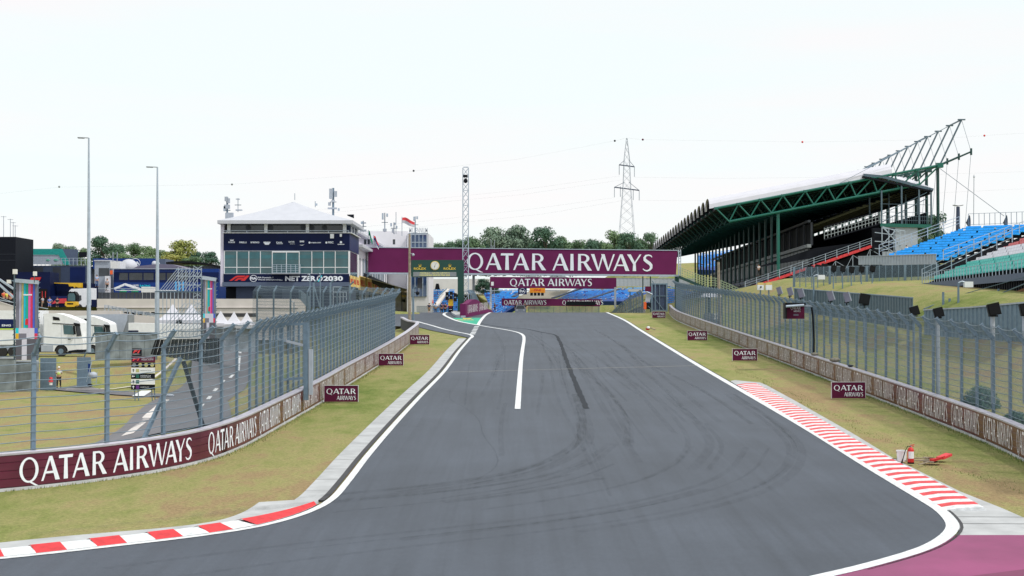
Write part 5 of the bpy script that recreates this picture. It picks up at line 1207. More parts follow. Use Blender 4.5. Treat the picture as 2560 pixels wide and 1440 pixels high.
for (p, n_), (q, m_) in zip(zip(PWL.p, PWL.n), list(zip(PWL.p, PWL.n))[1:]):
    mb.m('maroon_gantry'); mb.face([(p.x,p.y,G(p.y)),(q.x,q.y,G(q.y)),(q.x,q.y,G(q.y)+hts(q.y)),(p.x,p.y,G(p.y)+hts(p.y))]); mb.face([(p.x,p.y,G(p.y)+hts(p.y)),(q.x,q.y,G(q.y)+hts(q.y)),(q.x-.6,q.y,G(q.y)+hts(q.y)),(p.x-.6,p.y,G(p.y)+hts(p.y))])
p = PWL.p[0]; mb.face([(p.x-.62,p.y,G(p.y)),(p.x,p.y,G(p.y)),(p.x,p.y,G(p.y)+hts(p.y)),(p.x-.62,p.y,G(p.y)+hts(p.y))]); wl_ = mb.build('printed_panel', t)
mb = MB(); mb.m('letter_worn'); d = 1.5
for k in range(3):
    def fn(u, v, o, d0=1.2+k*7.5): p, n_ = PWL.at(d0+u); return (p.x+.02+o, p.y, G(p.y)+.45+v)
    letters(mb, QA, fn, 0, .85, 6.6/(QA_W*.85), lay=.003, off=.004)
mb.build('lettering', wl_)
pwl = [tuple(p) for p in [(-4.9,167.5),(-4.6,175),(-4.35,190),(-4.2,215),(-4.1,250),(-4.1,300)]]
def pfz(x, y): return G(y)-.2-.055*max(0, y-176)
fence('debris fence on the pit wall dropping away beyond the crest, left of the track', pwl, 1, 3.0, pfz, H0=2.6, ncab=9, netm='chain_link_dense', name='debris_fence', thick=.2, arm=(.35,.35))
rw = [(16.3,250),(15.9,225),(15.7,205),(15.9,190),(16.3,177)]
fence('low debris fence on the right wall of the straight beyond the crest', rw, -1, 3.0, lambda x, y: G(y)-.045*max(0, y-178)-.4, H0=3.0, ncab=9, netm='chain_link_dense', thick=.2, arm=(.3,.3))
rwl = Line(rw); t = T('crash_barrier', 'pale low barrier curving out of sight beyond the crest on the right', 'barrier', (15.9, 190, 7)); mb = MB(); mb.m('letter_worn'); sweep(mb, rwl, [(.3,.0),(.3,.95),(.1,.97)], side=1, zf=lambda y: G(y)-.03*max(0, y-178)); mb.build('panel', t)
# grey gate and marshal stand right of the crest
t = T('maintenance_gate', 'tall grey mesh gate on the right verge at the crest', 'gate', tuple(P(1645,780,171)))
D = 171
for x0,y0,x1,y1,w in ((1630,708,1630,779,.18),(1667,708,1667,779,.18),(1630,710,1667,710,.14),(1630,776,1667,776,.14),(1630,740,1667,740,.08),(1649,710,1649,776,.08),(1632,740,1660,776,.07)): mb = MB(); mb.m('galv'); mb.beam(P(x0,y0,D), P(x1,y1,D), w); mb.build('frame_bar', t)
for i in range(4):
    mb = MB(); mb.m('galv_dark'); p0, p1 = P(1631+9*i,711,D+.05), P(1640+9*i,776,D+.05); mb.uv[0] = [(0,0),(.45,0),(.45,3.2),(0,3.2)]; mb.m('slate'); mb.face([(p0.x,D+.05,p1.z),(p1.x,D+.05,p1.z),(p1.x,D+.05,p0.z),(p0.x,D+.05,p0.z)]); mb.build('mesh_panel', t)
mb = MB(); mb.m('galv'); mb.tube([P(1638,779,170.5), P(1638,712,170.5), P(1630,702,170.5)], .07, 6); tag(mb.build('hooked_post', loc=P(1638,779,170.5)), 'thin hooked post in front of the tall grey gate', 'post')
t = T('marshal_stand', 'orange and black marshal equipment with a grey screen beside the grey gate', 'marshal stand', tuple(P(1620,778,169)))
mb = MB(); mb.m('orange'); a = P(1610,773,169); b = P(1616,755,169); mb.box(a.x, b.x, 169, 169.5, a.z, b.z); mb.build('orange_panel', t)
mb = MB(); mb.m('black'); a = P(1616,773,169); b = P(1628,757,169); mb.box(a.x, b.x, 169.1, 169.7, a.z, b.z); mb.build('equipment_box', t)
mb = MB(); mb.m('light_grey'); mb.add([P(1613,754,169.3),P(1625,755,169.3),P(1628,732,169.3),P(1616,731,169.3),P(1613,754,169.6),P(1625,755,169.6),P(1628,732,169.6),P(1616,731,169.6)], [(0,1,2,3),(7,6,5,4),(0,3,7,4),(1,5,6,2),(3,2,6,7)]); mb.build('grey_screen', t)
mb = MB(); mb.m('galv_light'); mb.tube([P(1605,731,169.2), P(1618,730,169.2), P(1631,736,169.2)], .08, 6); mb.build('top_bar', t); mb = MB(); mb.m('galv'); mb.beam(P(1632,776,169), P(1620,765,169), .06); mb.build('stay', t)
t = T('white_canopy', 'flat white canopy behind the low debris fence right of the track crest', 'canopy', tuple(P(1589,745,215))); mb = MB(); mb.m('white_tent'); a = P(1572,729,215); b = P(1607,723,215); mb.box(a.x, b.x, 215, 217, a.z, b.z); mb.build('roof', t)
for x in (1575,1604): mb = MB(); mb.m('galv_dark'); mb.beam(P(x,729,215.5), P(x,775,215.5), .15); mb.build('post', t)
mb = MB(); mb.m('maroon'); a = P(1613,729,196); b = P(1630,716,196); mb.box(a.x, b.x, 196, 196.2, a.z, b.z); o = tag(mb.build('small_sponsor_board', loc=P(1620,730,196)), 'tiny maroon board hanging left of the tall grey gate', 'sign board')
D = 300
t = T('round_emblem_board', 'small blue board with a round white emblem under the middle banner bridge', 'sign board', tuple(P(1306,732,D))); a = P(1295,736,D); b = P(1317,720,D); mb = MB(); mb.m('navy'); mb.box(a.x, b.x, D, D+.2, a.z, b.z); bd = mb.build('board', t); mb = MB(); mb.m('letter'); fonttext(mb, 'FIA', ((a.x+b.x)/2, D-.01, a.z+.42), h=.5, width=1.0, align='C', bold=.03)
for poly in ring((a.x+b.x)/2, (a.z+b.z)/2, .62, .62, .56, .56, 0, 360, 24): mb.face([(x, D-.012, z) for x, z in poly])
mb.build('emblem', bd)
t = T('courier_board', 'bright amber board with red lettering under the middle banner bridge', 'sign board', tuple(P(1343,732,D))); a = P(1324,732,D); b = P(1363,720,D); mb = MB(); mb.m('amber'); mb.box(a.x, b.x, D, D+.2, a.z, b.z); bd = mb.build('board', t); mb = MB(); mb.m('fire_red'); fonttext(mb, 'DHL', ((a.x+b.x)/2, D-.01, a.z+.35), h=.42, width=1.7, align='C', bold=.04, shear=.35); mb.box(a.x+.2, a.x+.65, D-.012, D-.008, a.z+.36, a.z+.44); mb.box(b.x-.65, b.x-.2, D-.012, D-.008, a.z+.36, a.z+.44); mb.build('lettering', bd)
for i in range(4): mb = MB(); mb.m('near_black'); p = P(1329+i*9,735,D); mb.box(p.x-.28, p.x+.28, D-.1, D+.2, p.z-.35, p.z+.28); mb.build('lamp_panel', t)

# ================================================================ FAR BLUE STANDS BEYOND THE CREST
def farstand(name, label, quad, d0, d1, nrow, ncol, seed, cols=('seat_sky','seat_blue','seat_navy'), light=.12):
    """quad: picture corners bottom-left, bottom-right, top-right, top-left"""
    bl, br, tr_, tl = quad; A = P(*bl, d0); B = P(*br, d0); Cc = P(*tr_, d1); Dd = P(*tl, d1); t = T(name, label, 'grandstand', tuple((A+B)/2)); r_ = random.Random(seed)
    mb = MB(); mb.m('seat_navy'); dn = Vector((0,.6,-.7)); mb.add([A+dn, B+dn, Cc+dn, Dd+dn, A+dn*3, B+dn*3], [(0,1,2,3),(0,4,5,1)]); mb.build('terrace', t)
    for j in range(nrow):
        mb = MB()
        for i in range(ncol):
            if r_.random() < .05: continue
            u0 = (i+.1)/ncol; u1 = (i+.9)/ncol; v = (j+.1)/nrow; v2 = (j+.8)/nrow
            f = lambda u, v: (A.lerp(B, u)).lerp(Dd.lerp(Cc, u), v)
            band = math.sin(i*.9+j*1.7)+math.sin(i*.35-j*.8)+r_.uniform(-1.1,1.1)
            x = cols[0] if band > -.5 else (cols[1] if band > -1.5 else cols[2])
            if r_.random() < light*.3: x = 'seat_white'
            mb.m(x); p, q, r2, s2 = f(u0,v), f(u1,v), f(u1,v2), f(u0,v2); up = Vector((0,0,(Dd.z-A.z)/nrow*.55))
            mb.face([p, q, q+up, p+up]); mb.face([p+up, q+up, q+up+Vector((0,.1,0)), p+up+Vector((0,.1,0))]); b_ = Vector((0,-.4,0)); mb.face([p+b_, q+b_, q, p])
        if mb.f: mb.build('seat_row', t)
    return t
farstand('far_grandstand', 'far blue grandstand right of centre below the middle banner bridge', ((1380,748),(1560,748),(1660,716),(1440,722)), 500, 530, 12, 60, 1)
farstand('far_grandstand', 'far blue grandstand seen between the pit wall fence and the small blue emblem board', ((1240,790),(1290,760),(1300,724),(1205,722)), 500, 530, 14, 24, 2)
farstand('far_grandstand', 'far blue grandstand seen under the green clock gantry', ((1082,790),(1160,790),(1135,722),(1082,722)), 500, 530, 14, 22, 3)
farstand('far_grandstand', 'far blue grandstand seen between the columns of the covered stand', ((1745,668),(1960,672),(1990,604),(1745,634)), 400, 430, 13, 56, 5)
farstand('far_grandstand', 'lower far blue seats behind the grey gate and the green stair', ((1600,765),(1830,790),(1850,735),(1655,712)), 330, 352, 12, 50, 6)
t = T('stand_backdrop', 'dark stairs and structure dividing the far blue seats below the amber board', 'stair', tuple(P(1340,745,505)))
mb = MB(); mb.m('stone'); mb.face([P(1283,750,498), P(1380,750,498), P(1430,724,510), P(1330,724,510)]); mb.build('earth_bank', t)
for (x0,y0,x1,y1) in ((1382,745,1450,722),(1470,748,1550,722),(1283,742,1312,724)): mb = MB(); mb.m('slate'); mb.beam(P(x0,y0,496), P(x1,y1,508), 1.4, .3); mb.build('stair_flight', t)
t = T('concrete_stair', 'pale concrete stair climbing across the blue seats under the clock gantry', 'stair', tuple(P(1095,770,480))); mb = MB(); mb.m('concrete_beige'); mb.beam(P(1088,768,480), P(1118,724,495), 1.6, .6); mb.build('flight', t)
mb = MB(); mb.m('galv'); mb.beam(P(1095,742,480), P(1116,722,490), .3, .3); mb.build('handrail', t)
a = [(P(1600,712,420).x, 420), (P(1700,708,420).x, 420)]
sheetwall('sheet_wall', 'pale blue-grey corrugated wall behind the middle banner bridge', [(P(1540,714,440).x,440),(P(1740,712,440).x,440)], [P(1540,695,440).z,P(1740,697,440).z], [P(1540,716,440).z,P(1740,716,440).z], 'light_grey', rib=1.2)
# far buildings between the trees beyond the crest
t = T('white_hall', 'long white hall beyond the far blue seats under the clock gantry', 'building', tuple(P(1150,725,600)))
mb = MB(); mb.m('white_wall'); a = P(1080,735,600); b = P(1240,697,600); mb.box(a.x, b.x, 600, 640, a.z, b.z); mb.build('wall', t)
mb = MB(); mb.m('near_black'); c = P(1094,722,598); mb.add([P(1087,724,598),P(1100,724,598),P(1097,709,598),P(1090,709,598)], [(0,1,2,3)]); mb.build('dark_opening', t)
mb = MB(); mb.m('light_grey'); 
for k in range(12): mb.beam(P(1160+6*k,738,597), P(1160+6*k,728-0*k,597), .25)
mb.beam(P(1155,728,597), P(1235,728,597), .3); mb.build('railing', t)
for px, w, h, lb, k in ((1395,50,8,'low white hut roof seen just under the widest banner bridge','white_wall'),(1330,30,8,'low grey hut seen just under the widest banner bridge, left of the white one','light_grey'),(1660,40,5,'low pale hut on the far bank right of the white one','mid_grey')):
    t = T('site_hut', lb, 'hut', tuple(P(px,697,620))); mb = MB(); mb.m(k); a = P(px-w/2,700,620); b = P(px+w/2,700-h-2,620); mb.box(a.x, b.x, 620, 632, a.z, b.z-.8); mb.build('wall', t); mb = MB(); mb.m('light_grey'); mb.prism([(a.x-.5,b.z-.8),(b.x+.5,b.z-.8),((a.x+b.x)/2,b.z+1)], 'y', 619.5, 632.5); mb.build('roof', t)

# ================================================================ PIT BUILDING
t = T('pit_building', 'long white pit building running away along the pit lane behind the widest banner', 'building', tuple(P(960,760,190)))
PB0, PB1 = (-20.6, 187.0), (-20.6, 345.0)
def pz(py, d): return P(1000, py, d).z
mb = MB(); mb.m('white_wall'); zt = pz(607,200); mb.box(-36, -20.6, 187, 345, pz(690,187)-.0, pz(618,187)); mb.m('lilac_wall'); mb.box(-35, -21.8, 196, 330, pz(618,187), pz(586,200)); mb.build('wall', t)
mb = MB(); mb.m('white_tent'); mb.add([(-20.5,188,pz(690,188)+.05),(-17.2,188,pz(705,188)),(-17.2,340,pz(705,188)),(-20.5,340,pz(690,188)+.05)], [(0,1,2,3)]); 
mb.box(-36.5,-19.6,186.5,346,pz(618,187),pz(618,187)+.35); mb.box(-35.5,-21.2,195.5,331,pz(586,200),pz(586,200)+.3); mb.build('roof', t)
mb = MB(); mb.m('mid_grey')
mb.box(-20.62, -20.5, 188, 188.5, pz(690,187), pz(640,187)); rb = mb.build('facade_rib', t)
for k in range(1, 40): o = rb.copy(); C.objects.link(o); o.location.y = k*3.9
for k in range(20):
    y = 190+k*7.6; mb = MB(); mb.m('glass_dark'); mb.box(-20.55, -20.45, y, y+5.5, 7.6, 10.6); mb.build('garage_door', t)
mb = MB(); mb.m('dark_grey'); mb.box(-35.9,-20.7,187,345,6.5,pz(690,187)); mb.build('ground_floor', t)
for k in range(9): 
    y = 187.5+k*10; mb = MB(); mb.m('pale_yellow'); z0 = pz(722,187); mb.box(-20.3, -20.1, y, y+7.6, z0-.1, z0+1.75); fb = mb.build('fascia_banner', t)
    mb = MB(); mb.m('fire_red'); fonttext(mb, 'PIRELLI', (-20.09, y+.8, z0+.45), ux=(0,1,0), nrm=(1,0,0), h=.8, width=5.6, bold=.03); mb.build('lettering', fb)
mb = MB(); mb.m('near_black'); mb.beam(P(905,690,196), P(983,723,230), .5, .9); mb.build('awning_edge', t)
mb = MB(); mb.m('galv'); 
for k in range(14): mb.beam((-20.5, 196+k*2.4, pz(690,200)), (-20.5,196+k*2.4,pz(650,200)), .12)
mb.build('cladding_battens', t)
for k in range(10): mb = MB(); mb.m('glass_dark'); p = P(914+k*9,602,187+8.9); mb.box(p.x-.22, p.x+.1, 195.8, 196.1, p.z-.5, p.z+.2); mb.build('window', t) if k in (0,1,8) else None
# glass tower
D = 232
t = T('glass_tower', 'white block with a blue glass corner and rooftop lettering above the widest banner', 'building', tuple(P(1045,720,D)))
a = P(1017,740,D); b = P(1072,584,D); mb = MB(); mb.m('white_wall'); mb.box(a.x, b.x, D+.2, D+14, 6.5, b.z); mb.box(a.x-8.5, a.x, D+3, D+14, 6.5, P(1000,575,D).z); mb.build('wall', t)
a = P(1028,619,D); b = P(1067,585,D); c = P(1014,619,D)
mb = MB(); mb.m('glass_blue'); mb.box(a.x, b.x, D, D+.15, a.z-8, b.z-.1); mb.add([(c.x,D+2,c.z-8),(a.x,D,a.z-8),(a.x,D,b.z-.1),(c.x,D+2,b.z-.1)], [(0,1,2,3)]); gl = mb.build('glazing', t)
mb = MB(); mb.m('galv_light')
for i in range(5): x = a.x+(b.x-a.x)*i/4; mb.box(x-.05, x+.05, D-.08, D, a.z-8, b.z)
for i in range(6): z = b.z-.1-i*1.25; mb.box(a.x, b.x, D-.07, D-.005, z-.05, z+.05)
mb.build('mullions', gl)
mb = MB(); mb.m('light_grey'); p = P(1023,582.5,D); fonttext(mb, 'MILLENNIUM', (p.x, D-.1, p.z), h=.85, width=3.0, bold=.01); mb.build('rooftop_lettering', t)
mb = MB(); mb.m('galv'); mb.box(P(1021,583,D).x, P(1070,583,D).x, D-.05, D+.05, p.z-.12, p.z-.02); mb.build('sign_rail', t)
mb = MB(); mb.m('glass_dark'); q0 = P(1044,720,D); q1 = P(1056,694,D); mb.box(q0.x, q1.x, D-.1, D+.1, q0.z, q1.z); mb.build('window', t)
# flags and antennas on the pit buildings
def flag(px, ytop, ybot, d, w, h, cols, label, droop=.3):
    a = P(px, ytop, d); b = P(px, ybot, d); t = T('flag', label, 'flag', tuple(b)); mb = MB(); mb.m('light_grey'); mb.tube([b, a], .06, 5); mb.build('pole', t)
    mb = MB(); n = 10
    for j, k in enumerate(cols):
        mb.m(k)
        for i in range(n):
            f = lambda u, v: Vector((a.x+w*u, d+.25*math.sin(u*7), a.z-.15-h*v-droop*u*u*h*2+.12*math.sin(u*6+v)))
            mb.face([f(i/n, (j+1)/len(cols)), f((i+1)/n, (j+1)/len(cols)), f((i+1)/n, j/len(cols)), f(i/n, j/len(cols))])
    mb.build('cloth', t)
flag(1005, 542, 590, 215, 1.9, .9, ('kerb_red','white_tent'), 'red and white flag blowing above the pit building roof', .35)
flag(921, 575, 605, 200, .55, .7, ('flag_green',), 'drooping green flag on the pit building roof', .9)
flag(934, 588, 612, 199, .7, .9, ('kerb_red','royal_blue','white_tent'), 'drooping red, white and blue flag on the pit building roof', .6)
def antenna(px, ytop, ybot, d, panels, label, r=.07):
    t = T('antenna', label, 'antenna', tuple(P(px, ybot, d)), 'rooftop aerials'); mb = MB(); mb.m('galv'); mb.tube([P(px,ybot,d), P(px,ytop,d)], r, 6); mb.build('mast', t)
    for dx, y0, y1, w in panels: mb = MB(); mb.m('light_grey' if w > 5 else 'galv_light'); a = P(px+dx-w/2, y1, d); b = P(px+dx+w/2, y0, d); mb.box(a.x, b.x, d-.3, d+.1, a.z, b.z); mb.build('panel', t)
    if len(panels) > 1: mb = MB(); mb.m('galv_dark'); mb.beam(P(px-8,(ytop+ybot)/2,d), P(px+8,(ytop+ybot)/2,d), .08); mb.build('crossbar', t)
    return t
antenna(962, 532, 580, 205, [(-5,533,549,4),(6,534,542,4),(0,572,579,9)], 'tall aerial with two white panels, left of the red and white flag')
antenna(985, 556, 585, 205, [(-7,558,566,4),(3,557,562,4),(7,565,572,3),(-2,572,582,6)], 'low cluster of small aerial boxes just left of the red and white flag')
antenna(990, 530, 585, 207, [], 'plain thin aerial beside the low cluster of boxes', .04)
antenna(1038, 541, 583, 225, [(-2,542,552,5),(5,541,548,4)], 'aerial with two panels above the rooftop lettering')
antenna(908, 552, 580, 190, [(-3,554,560,5),(4,556,559,6),(0,574,579,16)], 'small aerial mast just right of the control building roof')
# poles at the end of the left fence
b = g(1025,818); p0 = P(1024,585,131); p1 = P(1024,822,131)
t = T('camera_pole', 'tall pale concrete pole with a white camera beside the clock gantry', 'pole', tuple(p1)); mb = MB(); mb.m('wood'); mb.tube([p1, p0], [.15,.09], 8); mb.build('pole', t)
mb = MB(); mb.m('light_grey'); p = P(1033,637,130.7); mb.ball(p, .13, 8, 6); mb.beam(P(1025,634,131), P(1034,634,130.7), .07); mb.build('camera', t)
t = T('signal_post', 'grey post with a dark lamp beside the pale concrete pole', 'pole', tuple(P(1034,812,132))); mb = MB(); mb.m('galv'); mb.tube([P(1033,812,132), P(1033,724,132), P(1040,716,132)], .10, 6); mb.build('post', t); mb = MB(); mb.m('near_black'); p = P(1044,733,132); mb.ball(p, .18, 8, 6); mb.beam(P(1034,730,132), p, .05); mb.build('lamp', t)
# lattice towers
def lattice(name, label, px, ytop, ybot, d, w, mk='galv_light', seg=1.0, cat='lattice tower', r=.035):
    a = P(px, ybot, d); b = P(px, ytop, d); t = T(name, label, cat, tuple(a)); hw = w/2; mb = MB(); mb.m(mk)
    cs = [(-hw,-hw),(hw,-hw),(hw,hw),(-hw,hw)]; n = int((b.z-a.z)/seg)
    for x, y in cs: mb.tube([(a.x+x,d+y,a.z),(a.x+x,d+y,b.z)], r*1.5, 5)
    mb.build('legs', t) if 0 else None
    for i in range(n):
        z0 = a.z+i*seg; z1 = z0+seg
        for k in range(4):
            (x0,y0),(x1,y1) = cs[k], cs[(k+1)%4]; mb.beam((a.x+x0,d+y0,z0),(a.x+x1,d+y1,z1), r*1.2); mb.beam((a.x+x1,d+y1,z0),(a.x+x0,d+y0,z1), r*1.2)
            if i % 2 == 0: mb.beam((a.x+x0,d+y0,z0),(a.x+x1,d+y1,z0), r*1.2)
    mb.build('lattice', t); return t
lt = lattice('lattice_mast', 'tall white lattice mast with a hanging camera in front of the widest banner', 1164, 420, 775, 190, .75)
mb = MB(); mb.m('near_black'); mb.box(P(1159,0,190).x, P(1169,0,190).x, 189.3, 189.9, P(0,444,190).z, P(0,438,190).z); mb.ball(P(1164,452,189.6), .28, 8, 6, 1.2); mb.build('camera', lt)
mb = MB(); mb.m('galv_light'); mb.beam(P(1158,418,189.7), P(1171,418,189.7), .12); mb.build('top_frame', lt)
lattice('lattice_mast', 'short lattice mast rising behind the widest banner, left part', 1232, 600, 760, 345, .85, 'light_grey', 1.2)
# pylon
D = 560
t = T('transmission_tower', 'high-voltage pylon with two cross arms rising behind the trees', 'pylon', tuple(P(1567,690,D)))
def lv(y): # half width in px
    tb = [(345,1),(400,7),(460,9),(500,12),(580,18),(690,27)]
    for (y0,w0),(y1,w1) in zip(tb, tb[1:]):
        if y <= y1: return w0+(w1-w0)*(y-y0)/(y1-y0)
    return 27
mb = MB(); mb.m('light_grey'); ysn = [690,655,622,592,565,540,516,494,474,455,437,420,402,385,368,352,345]
for y0, y1 in zip(ysn, ysn[1:]):
    for dd in (-1, 1):
        w0, w1 = lv(y0), lv(y1); dy = dd*w0/F*D; dy1 = dd*w1/F*D
        f = lambda s_, y, w, e: P(1567+s_*w, y, D)+Vector((0,e,0))
        mb.beam(f(-1,y0,w0,dy), f(-1,y1,w1,dy1), .15); mb.beam(f(1,y0,w0,dy), f(1,y1,w1,dy1), .15); mb.beam(f(-1,y0,w0,dy), f(1,y1,w1,dy1), .085); mb.beam(f(1,y0,w0,dy), f(-1,y1,w1,dy1), .085)
mb.build('lattice_body', t)
for yl, yr, xw, yt in ((412,417,19,400),(468,476,31,455)):
    mb = MB(); mb.m('slate'); mb.beam(P(1567-xw,yl,D), P(1567+xw,yr,D), .5, .4); mb.beam(P(1567-xw,yl,D), P(1562,yt,D), .15); mb.beam(P(1567+xw,yr,D), P(1572,yt,D), .15); arm_ = mb.build('cross_arm', t)
    for s in (-1, 1):
        y = yl if s < 0 else yr; mb = MB(); mb.m('light_grey'); mb.beam(P(1567+s*xw,y,D), P(1567+s*xw,y+25,D), .25); mb.build('insulator', arm_)
        if xw > 20: mb = MB(); mb.m('light_grey'); mb.beam(P(1567+s*xw*.52,y-2+ (0 if s<0 else -1),D), P(1567+s*xw*.52,y+24,D), .25); mb.build('insulator', arm_)
def wire(pts, label, balls=(), d=D, r=.012):
    t = T('power_line', label, 'power line', tuple(P(*pts[0][:2], pts[0][2] if len(pts[0]) > 2 else d))); v = [P(p[0], p[1], p[2] if len(p) > 2 else d) for p in pts]
    mb = MB(); mb.m('mid_grey'); mb.tube(v, r, 4); mb.build('wire', t)
    for x, y, k in balls: mb = MB(); mb.m(k); mb.ball(P(x,y,d), .42, 8, 6); mb.build('marker_ball', t)
wire([(-60,490),(148,468),(580,461),(1034,428),(1300,397),(1537,352),(1567,345)], 'top power line left of the pylon with dark marker balls', [(148,467,'mid_grey'),(580,461,'mid_grey'),(1034,427,'dark_grey'),(1537,352,'dark_grey')])
wire([(1567,345),(1607,349),(2006,355),(2300,350),(2461,339),(2600,330)], 'top power line right of the pylon with red marker balls', [(1607,349,'maroon'),(2006,355,'kerb_red'),(2461,339,'kerb_red')])
for a_, lb in (([(600,542),(960,510),(1300,475),(1548,440)],'upper of the power lines running left from the pylon'),([(600,556),(960,518),(1300,487),(1560,449)],'second power line running left from the pylon'),([(640,592),(1060,553),(1350,520),(1536,494)],'third power line running left from the pylon'),([(640,600),(1060,566),(1350,536),(1560,501)],'lowest power line running left from the pylon'),
               ([(1586,443),(1800,446),(2100,443),(2600,428)],'upper power line running right from the pylon'),([(1598,501),(1800,502),(2100,494),(2600,470)],'lower power line running right from the pylon')): wire(a_, lb)

# ================================================================ PEOPLE AND CARS AT THE CREST
fh = 1.75
for px, lb, a_, top, legs, short in ((1073,'person in a navy polo and khaki shorts, leftmost of the pit exit group','hip','shirt_navy','shorts_khaki',True),(1089,'person in a pale blue shirt and jeans standing with the pit exit group','hip','shirt_skyblue','jeans',False),
                                 (1104,'person in a navy shirt and dark trousers standing with the pit exit group','hip','shirt_navy','trousers_black',False),(1113,'slim person in black at the right end of the pit exit group','down','shirt_black','trousers_black',False)):
    y = 215; c = P(px, 760, y); person((c.x, y, P(px,781,y).z-.35), fh, .1 if px != 1089 else -.2, top, legs, lb, arms=a_, short=short, group='people standing at the pit exit')
for px, lb in ((1291,'person in dark clothes walking left of the silver car at the crest'),(1312,'person in dark clothes walking right of the silver car at the crest')):
    y = 205; person((P(px,760,y).x, y, P(px,788,y).z), 1.75, math.pi, 'shirt_black', 'jeans', lb, arms='down', group='people beside the silver car', stride=.2)
D = 204; t = T('silver_car', 'small silver vehicle just over the crest between two walking people', 'car', tuple(P(1301,785,D)))
c = P(1301,776,D); mb = MB(); mb.m('light_grey'); mb.prism([(c.x-.72,c.z-.5),(c.x+.72,c.z-.5),(c.x+.76,c.z+.2),(c.x+.55,c.z+.75),(c.x-.55,c.z+.75),(c.x-.76,c.z+.2)], 'y', D, D+3.4); bd = mb.build('body', t)
mb = MB(); mb.m('glass_dark'); mb.add([(c.x-.6,D-.02,c.z+.22),(c.x+.6,D-.02,c.z+.22),(c.x+.47,D-.02,c.z+.66),(c.x-.47,D-.02,c.z+.66)], [(0,1,2,3)]); mb.build('windscreen', t)
for s in (-1,1):
    mb = MB(); mb.m('tyre'); mb.tube([(c.x+s*.7,D+.6,c.z-.45),(c.x+s*.5,D+.6,c.z-.45)], .3, 12); mb.build('wheel', t); mb = MB(); mb.m('white_paint'); mb.box(c.x+s*.5-.12, c.x+s*.5+.12, D-.03, D-.005, c.z-.02, c.z+.12); mb.build('headlight', t)
# pit lane clutter: crash fences, coloured trolleys
rnd = random.Random(11)
for i in range(9):
    px = 1045+i*6.5; t = T('crowd_barrier', ['leftmost','second','third','fourth','fifth','sixth','seventh','eighth','rightmost'][i]+' of the steel crowd barriers across the pit lane', 'crowd barrier', tuple(P(px,782,222)), 'crowd barriers across the pit lane'); a = P(px-3.2,785,222); b = P(px+3.2,765,222)
    mb = MB(); mb.m('galv'); 
    for k in range(6): x = a.x+(b.x-a.x)*k/5; mb.box(x-.02, x+.02, 222, 222.04, a.z, b.z)
    mb.box(a.x, b.x, 221.99, 222.05, b.z-.05, b.z); mb.build('frame', t)
for i, (px, y0, y1, w, k, lb) in enumerate([(1010,727,731,16,'wood','long beige stacked roof rack in the pit lane'),(1012,738,742,18,'pale_yellow','yellow-beige equipment roof in the pit lane'),(1008,748,755,12,'green_flag','green and gold banner panel low in the pit lane'),(1058,751,756,20,'lime','lime yellow canopy in the pit lane behind the standing people'),(1064,742,748,10,'white_tent','white canopy in the pit lane'),(1050,744,749,20,'wood','long sand-coloured awning in the pit lane'),(1082,748,758,3,'orange','orange cone-shaped marker right of the lime canopy'),(1112,762,768,14,'seat_red','red roof item right of the people at the pit exit'),(1046,760,764,18,'shirt_yellow','yellow striped trolley cover behind the crowd barriers'),(1020,758,780,8,'teal','teal cabinet at the left of the pit lane'),(1012,762,780,5,'seat_red','red cabinet left of the teal one')]):
    kk = k if k in M else 'flag_green'; dd_ = 232+i*1.5; t = T('pit_equipment', lb, 'equipment', tuple(P(px,y1+20,dd_)), 'equipment parked along the pit lane'); a = P(px-w/2,y1,dd_); b = P(px+w/2,y0,dd_); mb = MB(); mb.m(kk); mb.prism([(a.x,a.z),(b.x,a.z),(b.x-.1,b.z),(a.x+.1,b.z)], 'y', dd_, dd_+1); mb.build('cover', t)
    mb = MB(); mb.m('dark_grey'); mb.beam((a.x+.1,dd_+.5,a.z), (a.x+.1,dd_+.5,7), .08); mb.beam((b.x-.1,dd_+.5,a.z), (b.x-.1,dd_+.5,7), .08); mb.build('stand', t)
# ================================================================ RACE CONTROL BUILDING
D = 175.0
def bx(mb, x0, x1, y0, y1, d, dep, o=0): a = P(x0, y1, d); b = P(x1, y0, d); mb.box(a.x, b.x, d-o, d+dep, a.z, b.z); return mb
t = T('control_building', 'grey control building with a white tent roof, sponsor bands and a row of teal windows', 'building', tuple(P(715,780,D)))
zz = lambda y: P(700, y, D).z
xx = lambda x: P(x, 650, D).x
x0, x1, dp = xx(559), xx(873), 10.5
mb = MB(); mb.m('lilac_wall'); mb.box(xx(551), x0+.02, D+.05, D+dp, zz(716), zz(560)); mb.m('white_wall'); mb.box(x0+.02, x1-.02, D+.08, D+dp, zz(716), zz(583)); mb.build('wall', t)
mb = MB(); mb.m('slate'); mb.m('near_black'); mb.box(xx(552), xx(586), D+3.2, D+dp, zz(790), zz(716)); mb.m('slate'); mb.box(xx(586), x1-.3, D+1.2, D+dp, zz(790), zz(716)); mb.m('slate_light'); mb.box(x0-.1, x1+.06, D-.25, D+dp+.1, zz(716), zz(705.5)); mb.build('base', t)
mb = MB(); mb.m('slate_light'); bx(mb, 705, 726, 724, 750, D+1.17, .02); mb.build('door', t)
mb = MB(); mb.m('black'); c = P(645,744,D+1); mb.ball(c, .42, 10, 8); mb.beam(c, c-Vector((0,0,1)), .12); mb.build('floor_lamp', t)
